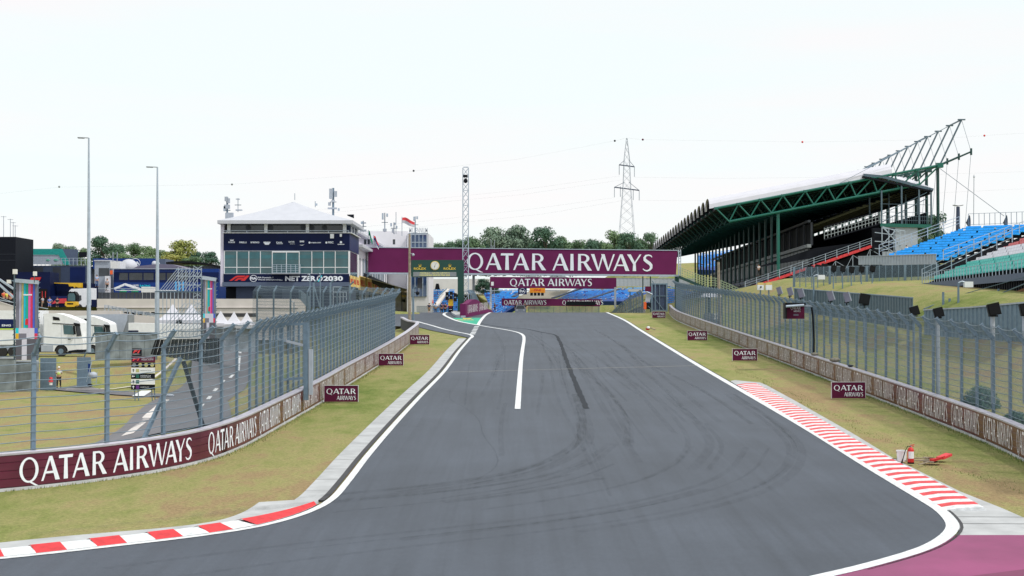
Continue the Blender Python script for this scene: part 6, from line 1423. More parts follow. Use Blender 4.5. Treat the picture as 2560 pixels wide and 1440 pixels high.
# bands
mb = MB(); mb.m('navy_dark'); mb.box(x0, x1, D-.05, D+.07, zz(626), zz(583)); mb.m('royal_blue'); ub = mb.build('upper_band', t)
mb = MB(); mb.m('navy'); mb.box(x1-.0, x1+.05, D-.04, D+dp, zz(626), zz(583)); mb.build('side_band', t)
mb = MB(); mb.m('navy_dark'); mb.box(x0, x1, D-.05, D+.07, zz(705.3), zz(685)); lbn = mb.build('lower_band', t)
mb = MB(); mb.m('letter')
def ft(s, px, py, hpx, wpx=None, align='C', bold=.02, shear=0, k=None, d=D):
    if k: mb.m(k)
    p = P(px, py, d); fonttext(mb, s, (p.x, d-.055, p.z), h=hpx/F*d, width=wpx/F*d if wpx else None, align=align, bold=bold, off=.012, shear=shear)
for s, px, w, h, y in (('ROLEX',580,17,3.6,607.5),('PIRELLI',607.5,18,4,608),('aramco',637.5,22,4,608),('HEINEKEN',667.5,17,4,608),('DHL',699,16,3.6,608),('QATAR',729,15,4.2,607),('aws',755,11,4.5,606),('crypto.com',790,25,4.2,609),('MSC',827,14,5,608.5),('salesforce',852.5,17,3,612)): ft(s, px, y, h, w, bold=.03)
for x, y, r in ((774,606.5,2.6),(816,606.5,2.6),(852.5,605.5,3)): p = P(x,y,D); mb.face([(p.x+r/F*D*math.cos(k*math.pi/5), D-.07, p.z+r/F*D*math.sin(k*math.pi/5)) for k in range(10)])
ft('AIRWAYS', 731, 610.6, 1.6, 12)
for k in range(5): p = P(580+(k-2)*1.5, 600.5, D); q = P(580+(k-2)*2.4, 597.5, D); mb.face([(p.x-.05,D-.066,p.z-.1),(p.x+.05,D-.066,p.z-.1),(q.x,D-.066,q.z)])
mb.face([(v.x,D-.066,v.z) for v in (P(691,610,D),P(706,610,D),P(708,609,D),P(692,609,D))]); mb.face([(v.x,D-.066,v.z) for v in (P(659,606,D),P(676,606,D),P(672,612,D),P(663,612,D))])
mb.face([(v.x,D-.066,v.z) for v in (P(748,612,D),P(755,614,D),P(762,611,D),P(755,612.6,D))]); mb.build('sponsor_marks', ub)
mb = MB(); mb.m('fire_red')
def pf(pts, k=None, o=-.066):
    if k: mb.m(k)
    v = [P(x, y, D) for x, y in pts]; tr = tessellate_polygon([[Vector((q.x, q.z, 0)) for q in v]])
    for tt in tr: mb.face([(v[i].x, D+o, v[i].z) for i in tt])
pf([(573,702),(589,690.5),(594,689),(614,689),(610,693.5),(594,693.5),(590,695),(580,702)]); pf([(586,702),(592,696.5),(596,695),(608.5,695),(605.5,699),(596,699),(593,702)]); pf([(602,702),(616,689),(624,689),(612,702)])
mb.m('letter')
pc = P(634,696,D)
for poly in ring(pc.x, pc.z, .46, .42, .40, .36, 0, 360, 24): mb.face([(x, D-.066, z) for x, z in poly])
ft('FIA', 634, 699, 6.2, 15, bold=.04); ft('FIA Formula 1', 645, 695.8, 3.9, 38, align='L', bold=.015); ft('World Championship', 645, 701.8, 4.2, 57, align='L', bold=.015); mb.box(P(704,0,D).x, P(709,0,D).x, D-.07, D-.065, zz(701), zz(700))
ft('NET ZER', 713, 702.5, 12.5, 77, align='L', bold=.045); ft('2030', 808.5, 702.5, 12.5, 49, align='L', bold=.045)
pc = P(799.5,696.2,D)
for poly in ring(pc.x, pc.z, .36, .36, .22, .22, 0, 360, 24): mb.face([(x, D-.068, z) for x, z in poly])
pf([(794,704),(797,704),(806,689),(803,689)], 'cyan', -.075); mb.build('lettering', lbn)
mb = MB(); mb.m('white_paint'); bx(mb, 826, 835, 585, 596, D-.06, .25, .25); bx(mb, 850, 855, 585, 592, D-.06, .25, .25); mb.build('white_boxes', ub)
# windows
mb = MB(); mb.m('white_paint')
xsw = [561,592,622,651,(680.5),(716),(748),779.5,809,838,871.5]
wn = t
for i, (xa, xb) in enumerate(zip(xsw, xsw[1:])):
    w = MB(); w.m('glass'); y0_, y1_ = (628.5, 684) if i not in (4,5) else (631, 682); bx(w, xa+1, xb-1, y0_, y1_, D+.02, .05); g_ = w.build('window', t)
    bn_ = MB(); bn_.m('glass_band'); bx(bn_, xa+1.1, xb-1.1, y0_+ (3 if i%3 else 9), y0_+18, D, .01, .0); bn_.build('pale_band', g_)  # lighter upper band: blinds and pale reflections put into the pane colour
    f = MB(); f.m('white_paint'); bx(f, xa-.9, xa+.9, 628, 684.5, D-.04, .12); 
    if i not in (4,5): bx(f, xa+.9, xb-.9, 667.5, 669, D-.03, .1)
    else: bx(f, xa+.9, xb-.9, 628, 631, D-.03, .1)
    if i == 9: bx(f, xb-.9, xb+1, 628, 684.5, D-.04, .12)
    f.build('frame', g_)
mb = MB(); mb.m('light_grey'); bx(mb, 559.3, 872.7, 626.1, 628, D-.02, .1); bx(mb, 559.3, 872.7, 683.5, 685, D-.02, .1); mb.build('sills', t)
mb = MB(); mb.m('glass'); mb.box(x1-.01, x1+.03, D+.6, D+dp-1.6, zz(690), zz(628)); mb.build('side_glazing', t)
mb = MB(); mb.m('white_wall'); mb.box(x1-.05, x1+.08, D+dp-1.5, D+dp, zz(716), zz(628)); mb.box(x1-.05, x1+.06, D, D+.5, zz(690), zz(628)); mb.build('side_pier', t)
mb = MB(); mb.m('galv_light')
for y in (662, 667, 672, 677, 682): mb.beam(P(680,y,D-1.1), P(750.5,y,D-1.1), .05)
for i in range(7): x = 680+70.5*i/6; mb.beam(P(x,661,D-1.1), P(x,684,D-1.1), .06)
mb.beam(P(680,662,D-1.1), P(680,662,D), .05); mb.beam(P(750.5,662,D-1.1), P(750.5,662,D), .05); mb.m('mid_grey'); a = P(680,686,D); b = P(750.5,684.5,D); mb.box(a.x, b.x, D-1.15, D-.06, a.z, b.z); mb.build('balcony', t)
for k in range(3): mb = MB(); mb.m('pale_yellow'); y = D+.2+k*3.5; mb.box(x1+.10, x1+.14, y, y+3.2, zz(716), zz(688)); sb = mb.build('side_banner', t); mb = MB(); mb.m('fire_red'); fonttext(mb, 'PIRELLI', (x1+.15, y+.2, zz(708)), ux=(0,1,0), nrm=(1,0,0), h=.6, width=2.6, bold=.03); mb.build('lettering', sb)
# open top floor
mb = MB(); mb.m('slate'); mb.box(x0+.3, x1-.2, D+3.0, D+dp, zz(582), zz(557)); mb.build('inner_wall', t)
for a_, b_ in ((577,660),(669,764),(774,856)): mb = MB(); mb.m('glass_dark'); bx(mb, a_, b_, 557, 581, D+.6, .05); mb.build('terrace_glazing', t)
for px in (572,664.5,768.5,861): mb = MB(); mb.m('white_paint'); bx(mb, px-4, px+4, 555, 582, D+.2, .4); mb.build('column', t)
for k in range(3): mb = MB(); mb.m('white_paint'); y = D+3.5+k*3.2; mb.box(x1-.25, x1-.05, y, y+.25, zz(582), zz(556)); mb.build('column', t)
mb = MB(); mb.m('galv_light'); mb.beam(P(560,577,D-.1), P(873,577,D-.1), .08); 
for k in range(7): mb.beam(P(566+51*k,577,D-.1), P(566+51*k,583,D-.1), .07)
mb.m('white_paint'); mb.box(x0-.1, x1+.3, D-.15, D+dp+.2, zz(583), zz(581.5)); mb.build('terrace_rail', t)
for px, d_ in ((620,2.2),(676,2),(757,2),(779,2),(811,2.2)): mb = MB(); mb.m('dark_grey'); p = P(px,569,D+.4); mb.tube([(p.x,D+.5,p.z),(p.x,D+.58,p.z)], .32, 14); mb.beam((p.x,D+.55,p.z-.2), (p.x,D+.55,p.z-.8), .05); mb.build('fan', t)
mb = MB(); mb.m('white_tent'); ex0, ex1, ez, az = xx(547), xx(884), zz(552), zz(495); e0, e1 = D-1.0, D+dp+1.5; ax0, ax1, ay = xx(716), xx(716), D+5.5
E_ = [(ex0,e0,ez),(ex1,e0,ez),(ex1,e1,ez),(ex0,e1,ez)]; ap = (ax0, ay, az)
for i in range(4):
    a = Vector(E_[i]); b = Vector(E_[(i+1)%4]); n = 6; apv = Vector(ap)
    for k in range(n):
        for j in range(6):
            def pt(u, v): p = a.lerp(b, u).lerp(apv, v); p.z -= .16*math.sin(v*math.pi)*(1-.25*abs(math.sin(u*math.pi*3))); return p
            mb.face([pt(k/n, j/6), pt((k+1)/n, j/6), pt((k+1)/n, (j+1)/6), pt(k/n, (j+1)/6)])
    mb.face([a, b, b-Vector((0,0,.42)), a-Vector((0,0,.42))])
mb.m('light_grey'); mb.face([tuple(Vector(v)-Vector((0,0,.38))) for v in E_]); mb.build('tent_roof', t)
antenna(833, 470, 540, 182, [(-5,472,497,9),(6,478,492,7),(0,500,506,8),(-9,506,514,6),(-2,519,523,22),(14,521,527,4)], 'largest aerial with grey panels rising behind the right slope of the tent roof', .14)
antenna(568, 492, 560, 180, [(-2,492,503,7),(4,496,508,6),(0,512,522,14),(-6,516,528,5),(6,532,560,20)], 'aerial cluster rising behind the left eave of the tent roof', .12)
antenna(595, 495, 530, 181, [(0,497,499,9),(3,524,527,16)], 'thin aerial with crossbars beside the left aerial cluster', .04)
antenna(737, 483, 500, 180, [], 'thin spike behind the peak of the tent roof', .035)
antenna(788, 503, 518, 181, [(3,509,514,5)], 'short stub aerial on the right slope of the tent roof', .04)
t = T('wall_bracket', 'dark screen edge behind the right end of the tent roof', 'screen', tuple(P(880,555,184))); mb = MB(); mb.m('near_black'); mb.add([P(868,539,184),P(885,546,184),P(885,536,184),P(868,538,184)], [(0,1,2,3)]); mb.prism([(P(869,0,184).x,P(0,537,184).z),(P(886,0,184).x,P(0,536.5,184).z),(P(886,0,184).x,P(0,545,184).z)], 'y', 183.6, 184); mb.build('panel', t)

# ================================================================ RAISED PADDOCK: RETAINING WALLS, RAMP, TERRACE
W_ = 164.0
def wallbox(name, label, xa, xb, ytop, ybot, d, dep, k, ytop2=None, parts=None):
    a = P(xa, ybot, d); b = P(xb, ytop, d); zr = P(xb, ytop2, d).z if ytop2 else b.z; zl = P(xa, ytop, d).z
    t = T(name, label, 'wall', tuple(a)); mb = MB(); mb.m(k); mb.prism([(a.x, a.z), (b.x, a.z), (b.x, zr), (a.x, zl)], 'y', d, d+dep); mb.build('wall', t); return t
t = wallbox('retaining_wall', 'long beige concrete retaining wall under the control building and the blue motorhome', 242, 762, 747, 850, W_, .6, 'concrete_beige')
mb = MB(); mb.m('concrete_beige'); a = P(242,770,W_); b = P(745,768,W_); mb.box(a.x, b.x, W_-.12, W_-.001, a.z, b.z); mb.m('dark_gap'); a = P(242,771,W_); b = P(745,770.2,W_); mb.box(a.x, b.x, W_-.06, W_-.003, a.z, b.z); mb.build('joint_band', t)
for k in range(9): mb = MB(); mb.m('black'); a = P(310+17*k,787,W_-.02); b = P(323+17*k,780,W_); mb.box(a.x, b.x, W_-.03, W_-.004, a.z, b.z); mb.build('opening', t) if k < 5 else None
mb = MB(); mb.m('dark_gap'); a = P(540,792,W_); b = P(640,783,W_); mb.box(a.x, b.x, W_-.03, W_-.004, a.z, b.z); mb.build('opening', t)
t = T('screen_fence', 'dark cloth-covered fence on top of the beige wall below the blue motorhome', 'fence', tuple(P(245,747,W_+.6))); mb = MB(); mb.m('dark_grey'); a = P(245,747,W_+.6); b = P(508,731,W_+.6); n = 26
for k in range(n): u0, u1 = a.x+(b.x-a.x)*k/n, a.x+(b.x-a.x)*(k+1)/n; mb.box(u0, u1-.04, W_+.6+.04*(k%2), W_+.68+.04*(k%2), a.z, b.z)
mb.build('cloth', t); mb = MB(); mb.m('galv_light'); mb.beam((a.x,W_+.6,b.z+.45), (P(392,0,W_).x,W_+.6,b.z+.45), .05); mb.build('top_rail', t)
# ramp wall falling to the right in front of the beige wall
t = wallbox('ramp_wall', 'pale concrete ramp wall behind the white lorries', 95, 300, 776, 870, 150, .5, 'concrete_beige', 777)
t = wallbox('ramp_wall', 'pale sloping concrete parapet falling to the right under the white tents', 258, 505, 776, 830, 152, .5, 'concrete_beige', 812)
mb = MB(); mb.m('galv_light')
for h in (0, 4.5, 9): mb.beam(P(262,768-h*.6,152), P(385,790-h*.6,152), .06)
for i in range(14): f_ = i/13; mb.beam(P(262+123*f_,776+17*f_,152), P(262+123*f_,762+22*f_,152), .06)
mb.build('handrail', t)
t = wallbox('ramp_wall', 'beige parapet with a low railing where onlookers stand at the far left', -20, 38, 748, 800, 149, .4, 'concrete_beige', 767); mb = MB(); mb.m('galv_light'); mb.beam(P(-10,748,148.9), P(120,772,148.9), .08); mb.beam(P(-10,740,148.9), P(38,758,148.9), .05); mb.build('handrail', t)
for nm, pts, dd_ in (('thick', [(-20,694),(34,744)], 146),('upper', [(-20,686),(34,722)], 146)): mb = MB(); mb.m('galv_light'); mb.beam(P(*pts[0],dd_), P(*pts[1],dd_), .2); tag(mb.build('steel_strut', loc=P(*pts[0],dd_)), nm+(' one of two white tubes leaning in from the left edge' if nm == 'upper' else ' lower one of two white tubes leaning in from the left edge'), 'strut')
# paddock deck
mb = MB(); mb.m('old_asphalt'); za = 7.62
mb.add([(-150,164,za+.0),(-20.8,164.5,za),(-20.8,240,za),(-150,240,za)], [(0,1,2,3)]); struct(mb, 'paddock_ground')

# ================================================================ MOTORHOMES AND STRUCTURES ON THE PADDOCK
def block(name, label, cat, x0, x1, y0, y1, d, dep, k, top=None, group=None):
    a = P(x0, y1, d); b = P(x1, y0, d); t = T(name, label, cat, (a.x, d, a.z), group); mb = MB(); mb.m(k); mb.box(a.x, b.x, d, d+dep, min(a.z, 7.6) if y1 > 725 else a.z, b.z); mb.build('body', t)
    return t
t = block('motorhome', 'royal blue team motorhome with a row of dark windows', 'motorhome', 284, 547, 672, 745, 205, 8, 'royal_blue'); D = 205
mb = MB(); mb.m('navy'); bx(mb, 284, 547, 680.5, 705, D-.02, .05, .02); mb.build('window_band', t)
for a_, b_ in ((298,320),(323,356),(359,384),(388,414),(417,440),(444,470)): mb = MB(); mb.m('glass_dark'); bx(mb, a_, b_, 682.5, 700, D-.03, .05, .03); mb.build('window', t)
mb = MB(); mb.m('light_grey'); a = P(284,673,D); b = P(440,671.5,D); mb.box(a.x, b.x, D-.5, D+.2, a.z, b.z); mb.m('seat_sky'); bx(mb, 440, 470, 671.5, 673.5, D-.3, .3); mb.build('roof_edge', t)
mb = MB(); mb.m('letter'); ft('WILLIAMS', 317, 716, 5, 30, align='L', d=D-.05); ft('RACING', 350, 717, 5, 26, align='L', k='cyan', d=D-.05); mb.build('lettering', t)
mb = MB(); mb.m('seat_sky'); 
for k, px in enumerate((437,446,455)): pf([(px,704),(px+6,704),(px+4,726),(px-2,726)], 'seat_blue') if 0 else bx(mb, px, px+5, 704, 727, D-.06, .03)
mb.build('graphic', t)
t = T('white_canopy', 'white gabled awning frame in front of the blue motorhome', 'canopy', tuple(P(315,728,198))); mb = MB(); mb.m('white_paint'); mb.beam(P(287,722,198), P(313,711,198), .5, .28); mb.beam(P(313,711,198), P(353,724,198), .5, .28); mb.beam(P(288,726,198), P(440,726,198), .12); mb.build('frame', t)
block('air_unit', 'cream box unit at the right foot of the white gabled awning', 'box', 353, 382, 717, 730, 197, 1.5, 'dial')
for px in (308, 337): mb = MB(); mb.m('flag_green'); c = P(px,728.5,200); mb.ball(c, .55, 8, 5, .5); tag(mb.build('hedge', loc=c), ('left' if px < 320 else 'right')+' low green planter hedge in front of the blue motorhome', 'hedge')
t = T('curved_roof', 'purple-grey tent roof behind the blue motorhome', 'tent', tuple(P(400,672,214))); mb = MB(); mb.m('purple_grey'); D = 214; v = [(330,672),(345,665),(395,660),(430,661),(465,671),(470,673)]; mb.prism([(P(x,y,D).x, P(x,y,D).z) for x, y in v], 'y', D, D+10); mb.build('roof', t)
t = T('curved_roof', 'thin black curved roof just left of the control building', 'roof', tuple(P(490,665,222))); mb = MB(); D = 222; mb.m('black'); up = [(415,660),(440,657),(470,657.5),(500,660),(530,665),(552,671)]; 
for (xa,ya),(xb,yb) in zip(up, up[1:]): p, q = P(xa,ya,D), P(xb,yb,D); mb.add([p, q, q+Vector((0,0,.3)), p+Vector((0,0,.3)), p+Vector((0,8,0)), q+Vector((0,8,0)), q+Vector((0,8,.3)), p+Vector((0,8,.3))], [(0,1,2,3),(3,2,6,7),(0,4,5,1)])
mb.m('mid_grey'); a = P(440,672,D); b = P(548,664,D); mb.box(a.x, b.x, D+2, D+6, a.z, b.z-.0); mb.build('roof', t)
t = block('container', 'dark blue container wall with a round white emblem', 'container', 232, 390, 646, 672, 228, 6, 'royal_blue'); D = 228
mb = MB(); mb.m('letter'); ft('FIA', 339, 661.5, 8, 20, bold=.05, d=D); pc = P(339,657,D)
for poly in ring(pc.x, pc.z, .78, .72, .70, .64, 0, 360, 24): mb.face([(x, D-.066, z) for x, z in poly])
mb.build('emblem', t)
t = block('container', 'pale blue-grey container beside the dark blue one with the emblem', 'container', 390.3, 413, 647, 672, 228, 6, 'slate_light'); mb = MB(); mb.m('letter'); ft('FIA', 395, 661, 6, 12, d=228); mb.build('lettering', t)
mb = MB(); mb.m('white_tent'); c = P(322,668,220); mb.ball(c, 1.4, 14, 9, .9); tag(mb.build('white_dome', loc=c, smooth=True), 'white rounded tent in front of the dark blue container', 'tent')
mb = MB(); mb.m('white_tent'); c = P(386,659,219); mb.ball(c, .42, 10, 7); tag(mb.build('radar_dome', loc=c, smooth=True), 'small white radome ball left of the second lamp pole', 'radome')
t = block('service_block', 'light grey box building between the first lamp pole and the blue motorhome', 'building', 236, 275, 651, 745, 210, 6, 'light_grey'); D = 210
mb = MB(); mb.m('glass_dark'); bx(mb, 247, 273, 670, 690, D, .05, .03); mb.build('window', t); mb = MB(); mb.m('white_tent'); bx(mb, 236, 275, 650, 653, D, 6, .2); mb.build('roof', t)
t = block('air_unit', 'pale machine stack with two poles left of the white rounded tent', 'machine', 276, 300, 653, 671, 208, 3, 'dial'); mb = MB(); mb.m('light_grey')
for px in (282.5, 293): mb.beam(P(px,653,208), P(px,630,208), .09)
mb.build('pole', t)
t = block('white_stand', 'white and orange narrow panel with a person standing before it', 'panel', 262, 274, 690, 730, 203, .6, 'white_wall'); mb = MB(); mb.m('orange'); bx(mb, 275, 281, 676, 686, 203, .2); mb.build('orange_light', t)
# teal roofed hospitality with a terrace
D = 225
t = T('hospitality_unit', 'teal and white hospitality roof above a railed terrace, left background', 'building', tuple(P(120,700,D)))
mb = MB(); mb.m('slate'); bx(mb, 41, 214, 664, 745, D, 8); mb.build('lower_facade', t)
for k, (a_, b_) in enumerate(((45,66),(70,108),(132,152),(175,213))): mb = MB(); mb.m('navy' if k == 3 else 'dark_grey'); bx(mb, a_, b_, 668, 705, D-.01, .05, .03); mb.build('facade_panel', t)
mb = MB(); mb.m('teal'); v = [(41,622),(155,622),(176,662),(160,662),(146,637),(41,637)]; mb.prism([(P(x,y,D+3).x, P(x,y,D+3).z) for x, y in v], 'y', D+3, D+3.2); mb.box(P(41,0,D).x, P(155,0,D).x, D+3.2, D+10, P(0,624,D).z, P(0,622.5,D).z); mb.build('roof', t)
mb = MB(); mb.m('light_grey'); v = [(41,637.3),(145.6,637.3),(159,661),(41,661)]; mb.prism([(P(x,y,D+3.1).x, P(x,y,D+3.1).z) for x, y in v], 'y', D+3.1, D+3.15); mb.m('slate_light'); v = [(155.4,622),(195,624),(195,662),(176.5,662)]; mb.prism([(P(x,y,D+3.1).x, P(x,y,D+3.1).z) for x, y in v], 'y', D+3.1, D+3.2); mb.build('upper_wall', t)
mb = MB(); mb.m('near_black'); bx(mb, 197, 216, 630, 643, D+3, .3); mb.build('dark_box', t)
mb = MB(); mb.m('galv_light')
for h in (645.5, 652): mb.beam(P(41,h,D-.1), P(214,h,D-.1), .06)
for k in range(18): mb.beam(P(43+10*k,645,D-.1), P(43+10*k,664,D-.1), .07)
mb.build('terrace_rail', t)
for px, w in ((120,12),(140,14),(62,8)): mb = MB(); mb.m('flag_green' if px > 100 else 'dark_grey'); c = P(px,651,D+1); mb.ball(c, w/2/F*D, 8, 5, .5); mb.build('planting', t)
t = block('dark_unit', 'tall near-black building at the left edge of the paddock', 'building', -30, 39, 592, 745, 215, 8, 'near_black'); 
for y in (592, 635, 650): mb = MB(); mb.m('dark_grey'); bx(mb, -30, 39.2, y, y+.8, 214.97, .05); mb.build('ledge', t)
for i, (px, y0) in enumerate([(9,540),(26,547),(33,555),(38,563)]):
    mb = MB(); mb.m('light_grey'); mb.tube([P(px,596,217), P(px,y0,217)], .05, 5); mb.beam(P(px-7,y0+1.5,217), P(px+7,y0+2,217), .06); tag(mb.build('floodlight_pole', loc=P(px,596,217)), ['tallest','second','third','shortest'][i]+' of the thin grey masts above the near-black building', 'mast', 'thin masts above the near-black building')
t = block('dark_unit', 'dark blue box unit with a red slanted emblem behind the left striped totem', 'building', 40, 125, 680, 775, 200, 4, 'navy_dark'); D = 200
mb = MB(); v = [(74,704),(79,694),(104,693),(100,702),(97,702),(98,699),(83,701),(81,704)]; mb.m('fire_red'); mb.prism([(P(x,y,D).x, P(x,y,D).z) for x, y in v], 'y', D-.25, D-.05); mb.build('emblem', t)
mb = MB(); mb.m('black'); bx(mb, 97, 118, 722, 775, D, .1, .04); mb.build('doorway', t)
for px in (106, 114): mb = MB(); mb.m('red_paint'); bx(mb, px-.7, px+.7, 728, 744, D, .05, .1); mb.build('red_strip', t)
t = block('dark_unit', 'dark blue bay with a yellow canopy arm, behind the forklift', 'building', 125, 225, 708, 775, 203, 4, 'navy_dark'); D = 203
mb = MB(); mb.m('yellow'); v = [(125,706.5),(204,707.5),(204,719),(196,719),(190,716),(187,720),(184,716),(174,716),(172,710),(125,708)]; mb.prism([(P(x,y,D-1).x, P(x,y,D-1).z) for x, y in v], 'y', D-1.2, D-.4); mb.build('canopy_arm', t)
t = T('show_car_panel', 'low red and dark wedge-shaped display behind the people near the forklift', 'display', tuple(P(147,770,196))); D = 196; mb = MB(); mb.m('kerb_red'); v = [(128,760),(141,747),(164,746),(164,758),(140,758)]; mb.prism([(P(x,y,D).x, P(x,y,D).z) for x, y in v], 'y', D, D+.4); mb.build('red_wedge', t); mb = MB(); mb.m('navy'); bx(mb, 128, 166, 740, 775, D+.5, .3); mb.build('back_panel', t)
# forklift (front towards the camera)
D = 186; c = P(176,775,D); s = D/F
t = T('forklift', 'yellow forklift truck with a glazed black cab facing the camera', 'forklift', (c.x, D, 7.62))
mb = MB(); mb.m('yellow'); v = [(163,754),(190,754),(191,763),(184,768),(181,775),(171,775),(168,768),(162,763)]; mb.prism([(P(x,y,D).x, P(x,y,D).z) for x, y in v], 'y', D, D+1.2); bd = mb.build('counterweight', t)
mb = MB(); mb.m('black'); v = [(166,753.5),(167,737),(171,729),(185,729),(190,737),(190,753.5)]; mb.prism([(P(x,y,D).x, P(x,y,D).z) for x, y in v], 'y', D+.2, D+1.4); cb = mb.build('cab', t)
mb = MB(); mb.m('glass'); v = [(168,752),(169,738),(172,733),(184,733),(187,740),(187,752)]; mb.prism([(P(x,y,D).x, P(x,y,D).z) for x, y in v], 'y', D+.15, D+.2); mb.build('window', cb)
mb = MB(); mb.m('black'); bx(mb, 168, 183, 757.5, 761, D, .02, .03); mb.build('grille', bd)
for px in (176, 187): mb = MB(); mb.m('black'); bx(mb, px-1, px+1, 728, 731, D+.2, .1); mb.build('work_lamp', cb)
for px in (165, 188): mb = MB(); mb.m('tyre'); p = P(px,770,D+.6); mb.tube([(p.x-.12,D+.6,p.z),(p.x+.12,D+.6,p.z)], .3, 12); mb.build('wheel', t)
# white van
D = 192; t = T('delivery_van', 'white box van parked behind the yellow forklift', 'van', tuple(P(200,776,D)))
mb = MB(); mb.m('white_paint'); v = [(172,727),(180,722),(230,720),(230,768),(206,768),(205,745),(190,752),(188,740),(172,736)]; v = [(172,728),(178,722),(230,720),(230,770),(190,770),(188,756),(172,752)]; mb.prism([(P(x,y,D).x, P(x,y,D).z) for x, y in v], 'y', D, D+2.1); mb.build('body', t)
mb = MB(); mb.m('glass_dark'); v = [(188,739),(203,738),(204,750),(196,754),(189,752)]; mb.prism([(P(x,y,D).x, P(x,y,D).z) for x, y in v], 'y', D-.03, D-.002); mb.build('windscreen', t)
for px in (198, 222): mb = MB(); mb.m('tyre'); p = P(px,768,D); mb.tube([(p.x,D-.05,p.z),(p.x,D+.25,p.z)], .42, 14); mb.build('wheel', t)
t = block('skip_container', 'pale container with a dark blue end right of the first lamp pole', 'container', 243, 273, 753, 785, 170, 2.4, 'concrete_beige'); mb = MB(); mb.m('navy_dark'); bx(mb, 228, 242.8, 749, 785, 170, 2.4); bx(mb, 243, 273, 749, 753, 170, 2.4); mb.build('dark_end', t)

# ================================================================ LORRIES IN THE LOWER YARD
def lorry(label, x0, yb, d, sc, glass='glass'):
    """side view facing right; x0: picture x of the cab back, yb: wheel bottom; sc: picture scale"""
    q = lambda x, y: (P(x0+x*sc, yb-y*sc, d).x, P(x0+x*sc, yb-y*sc, d).z)
    t = T('lorry_cab', label, 'lorry', tuple(P(x0+50*sc, yb, d)))
    mb = MB(); mb.m('white_paint'); mb.prism([q(*p) for p in [(3,12),(3,107),(34,108),(54,104),(74,96),(91,89),(95,84),(98,62),(102,40),(102,9),(88,9),(62,12)]], 'y', d, d+2.4); bd = mb.build('cab_body', t)
    mb = MB(); mb.m('black'); mb.prism([q(*p) for p in [(27,100),(43,97),(45,90),(28,91)]], 'y', d-.03, d-.003); mb.build('rear_window', bd)
    mb = MB(); mb.m('black'); mb.prism([q(*p) for p in [(26,84),(86,80),(86,78),(26,82)]], 'y', d-.03, d-.003); mb.prism([q(*p) for p in [(80,84),(95,82),(96,76),(84,76)]], 'y', d-.2, d+2.5); mb.build('visor', bd)
    mb = MB(); mb.m(glass); mb.prism([q(*p) for p in [(53,79),(76,77),(81,54),(55,56)]], 'y', d-.03, d-.003); mb.build('side_window', bd)
    mb = MB(); mb.m('glass_dark'); mb.prism([q(*p) for p in [(84,79),(94,80),(99,52),(87,50)]], 'y', d-.04, d+2.44); mb.build('windscreen', bd)
    mb = MB(); mb.m('black'); mb.prism([q(*p) for p in [(80,77),(83,77),(86,55),(82,55)]], 'y', d-.35, d-.15); mb.build('mirror', bd)
    mb = MB(); mb.m('dark_grey'); mb.prism([q(*p) for p in [(-30,10),(-30,22),(60,22),(60,12)]], 'y', d+.1, d+2.2); mb.build('chassis', t)
    mb = MB(); mb.m('light_grey'); mb.prism([q(*p) for p in [(-2,12),(-2,28),(28,28),(28,12)]], 'y', d-.02, d+.4); mb.build('fuel_tank', t)
    ac = q(48, 13); mb = MB(); mb.m('black'); ar = 16.5*sc/F*d; mb.prism([(ac[0]+ar*math.cos(math.pi*k/12), ac[1]+ar*math.sin(math.pi*k/12)) for k in range(13)], 'y', d-.02, d+.02); mb.build('wheel_arch', bd)
    mb = MB(); mb.m('near_black'); mb.prism([q(*p) for p in [(66,9),(66,14),(88,17),(102.5,17),(102.5,9)]], 'y', d-.03, d+2.43); mb.build('bumper', bd)
    mb = MB(); mb.m('light_grey'); mb.prism([q(*p) for p in [(4,30),(4,100),(5,100),(5,30)]], 'y', d-.012, d-.001); mb.prism([q(*p) for p in [(48,30),(48,80),(48.6,80),(48.6,30)]], 'y', d-.012, d-.001); mb.prism([q(*p) for p in [(82,24),(82,76),(82.6,76),(82.6,24)]], 'y', d-.012, d-.001); mb.build('panel_gaps', bd)
    for wx in (48, -22):
        p = q(wx, 13); r = 13*sc/F*d; mb = MB(); mb.m('tyre'); mb.tube([(p[0],d-.08,p[1]),(p[0],d+.35,p[1])], r, 20); w = mb.build('wheel', t)
        mb = MB(); mb.m('galv'); mb.tube([(p[0],d-.12,p[1]),(p[0],d-.08,p[1])], r*.5, 12); mb.build('rim', w)
    p = q(94, 18); mb = MB(); mb.m('light_grey'); mb.box(p[0]-.15, p[0]+.28, d+.1, d+.5, p[1]-.1, p[1]+.15); mb.build('headlight', bd)
    mb = MB(); mb.m('black'); p = q(65, 42); mb.box(p[0], p[0]+.25, d-.03, d-.003, p[1], p[1]+.06); mb.build('door_handle', bd)
    return t
lorry('white lorry cab with a dark visor parked nearest, just right of the left striped totem', 105, 891, 132, 1.0)
lorry('second white lorry cab behind the first lamp pole', 186, 889, 142, .93)
D = 133; t = T('lorry_trailer', 'white trailer with a dark window strip and a green stripe at the left edge', 'trailer', tuple(P(50,889,D)))
mb = MB(); mb.m('white_paint'); bx(mb, -40, 100, 776, 862, D, 2.5); bd = mb.build('box_body', t)
mb = MB(); mb.m('navy'); bx(mb, -40, 98, 798, 821, D, .02, .03); mb.build('window_strip', bd); mb = MB(); mb.m('lime'); bx(mb, -40, 98, 821.2, 824, D, .02, .03); mb.build('stripe', bd)
mb = MB(); mb.m('letter'); p = P(5,816,D); fonttext(mb, 'ENG', (p.x, D-.04, p.z), h=.19, width=.85, bold=.03); mb.build('lettering', bd)
mb = MB(); mb.m('light_grey'); bx(mb, -40, 100, 863, 878, D+.1, 2.2); mb.build('side_skirt', t)
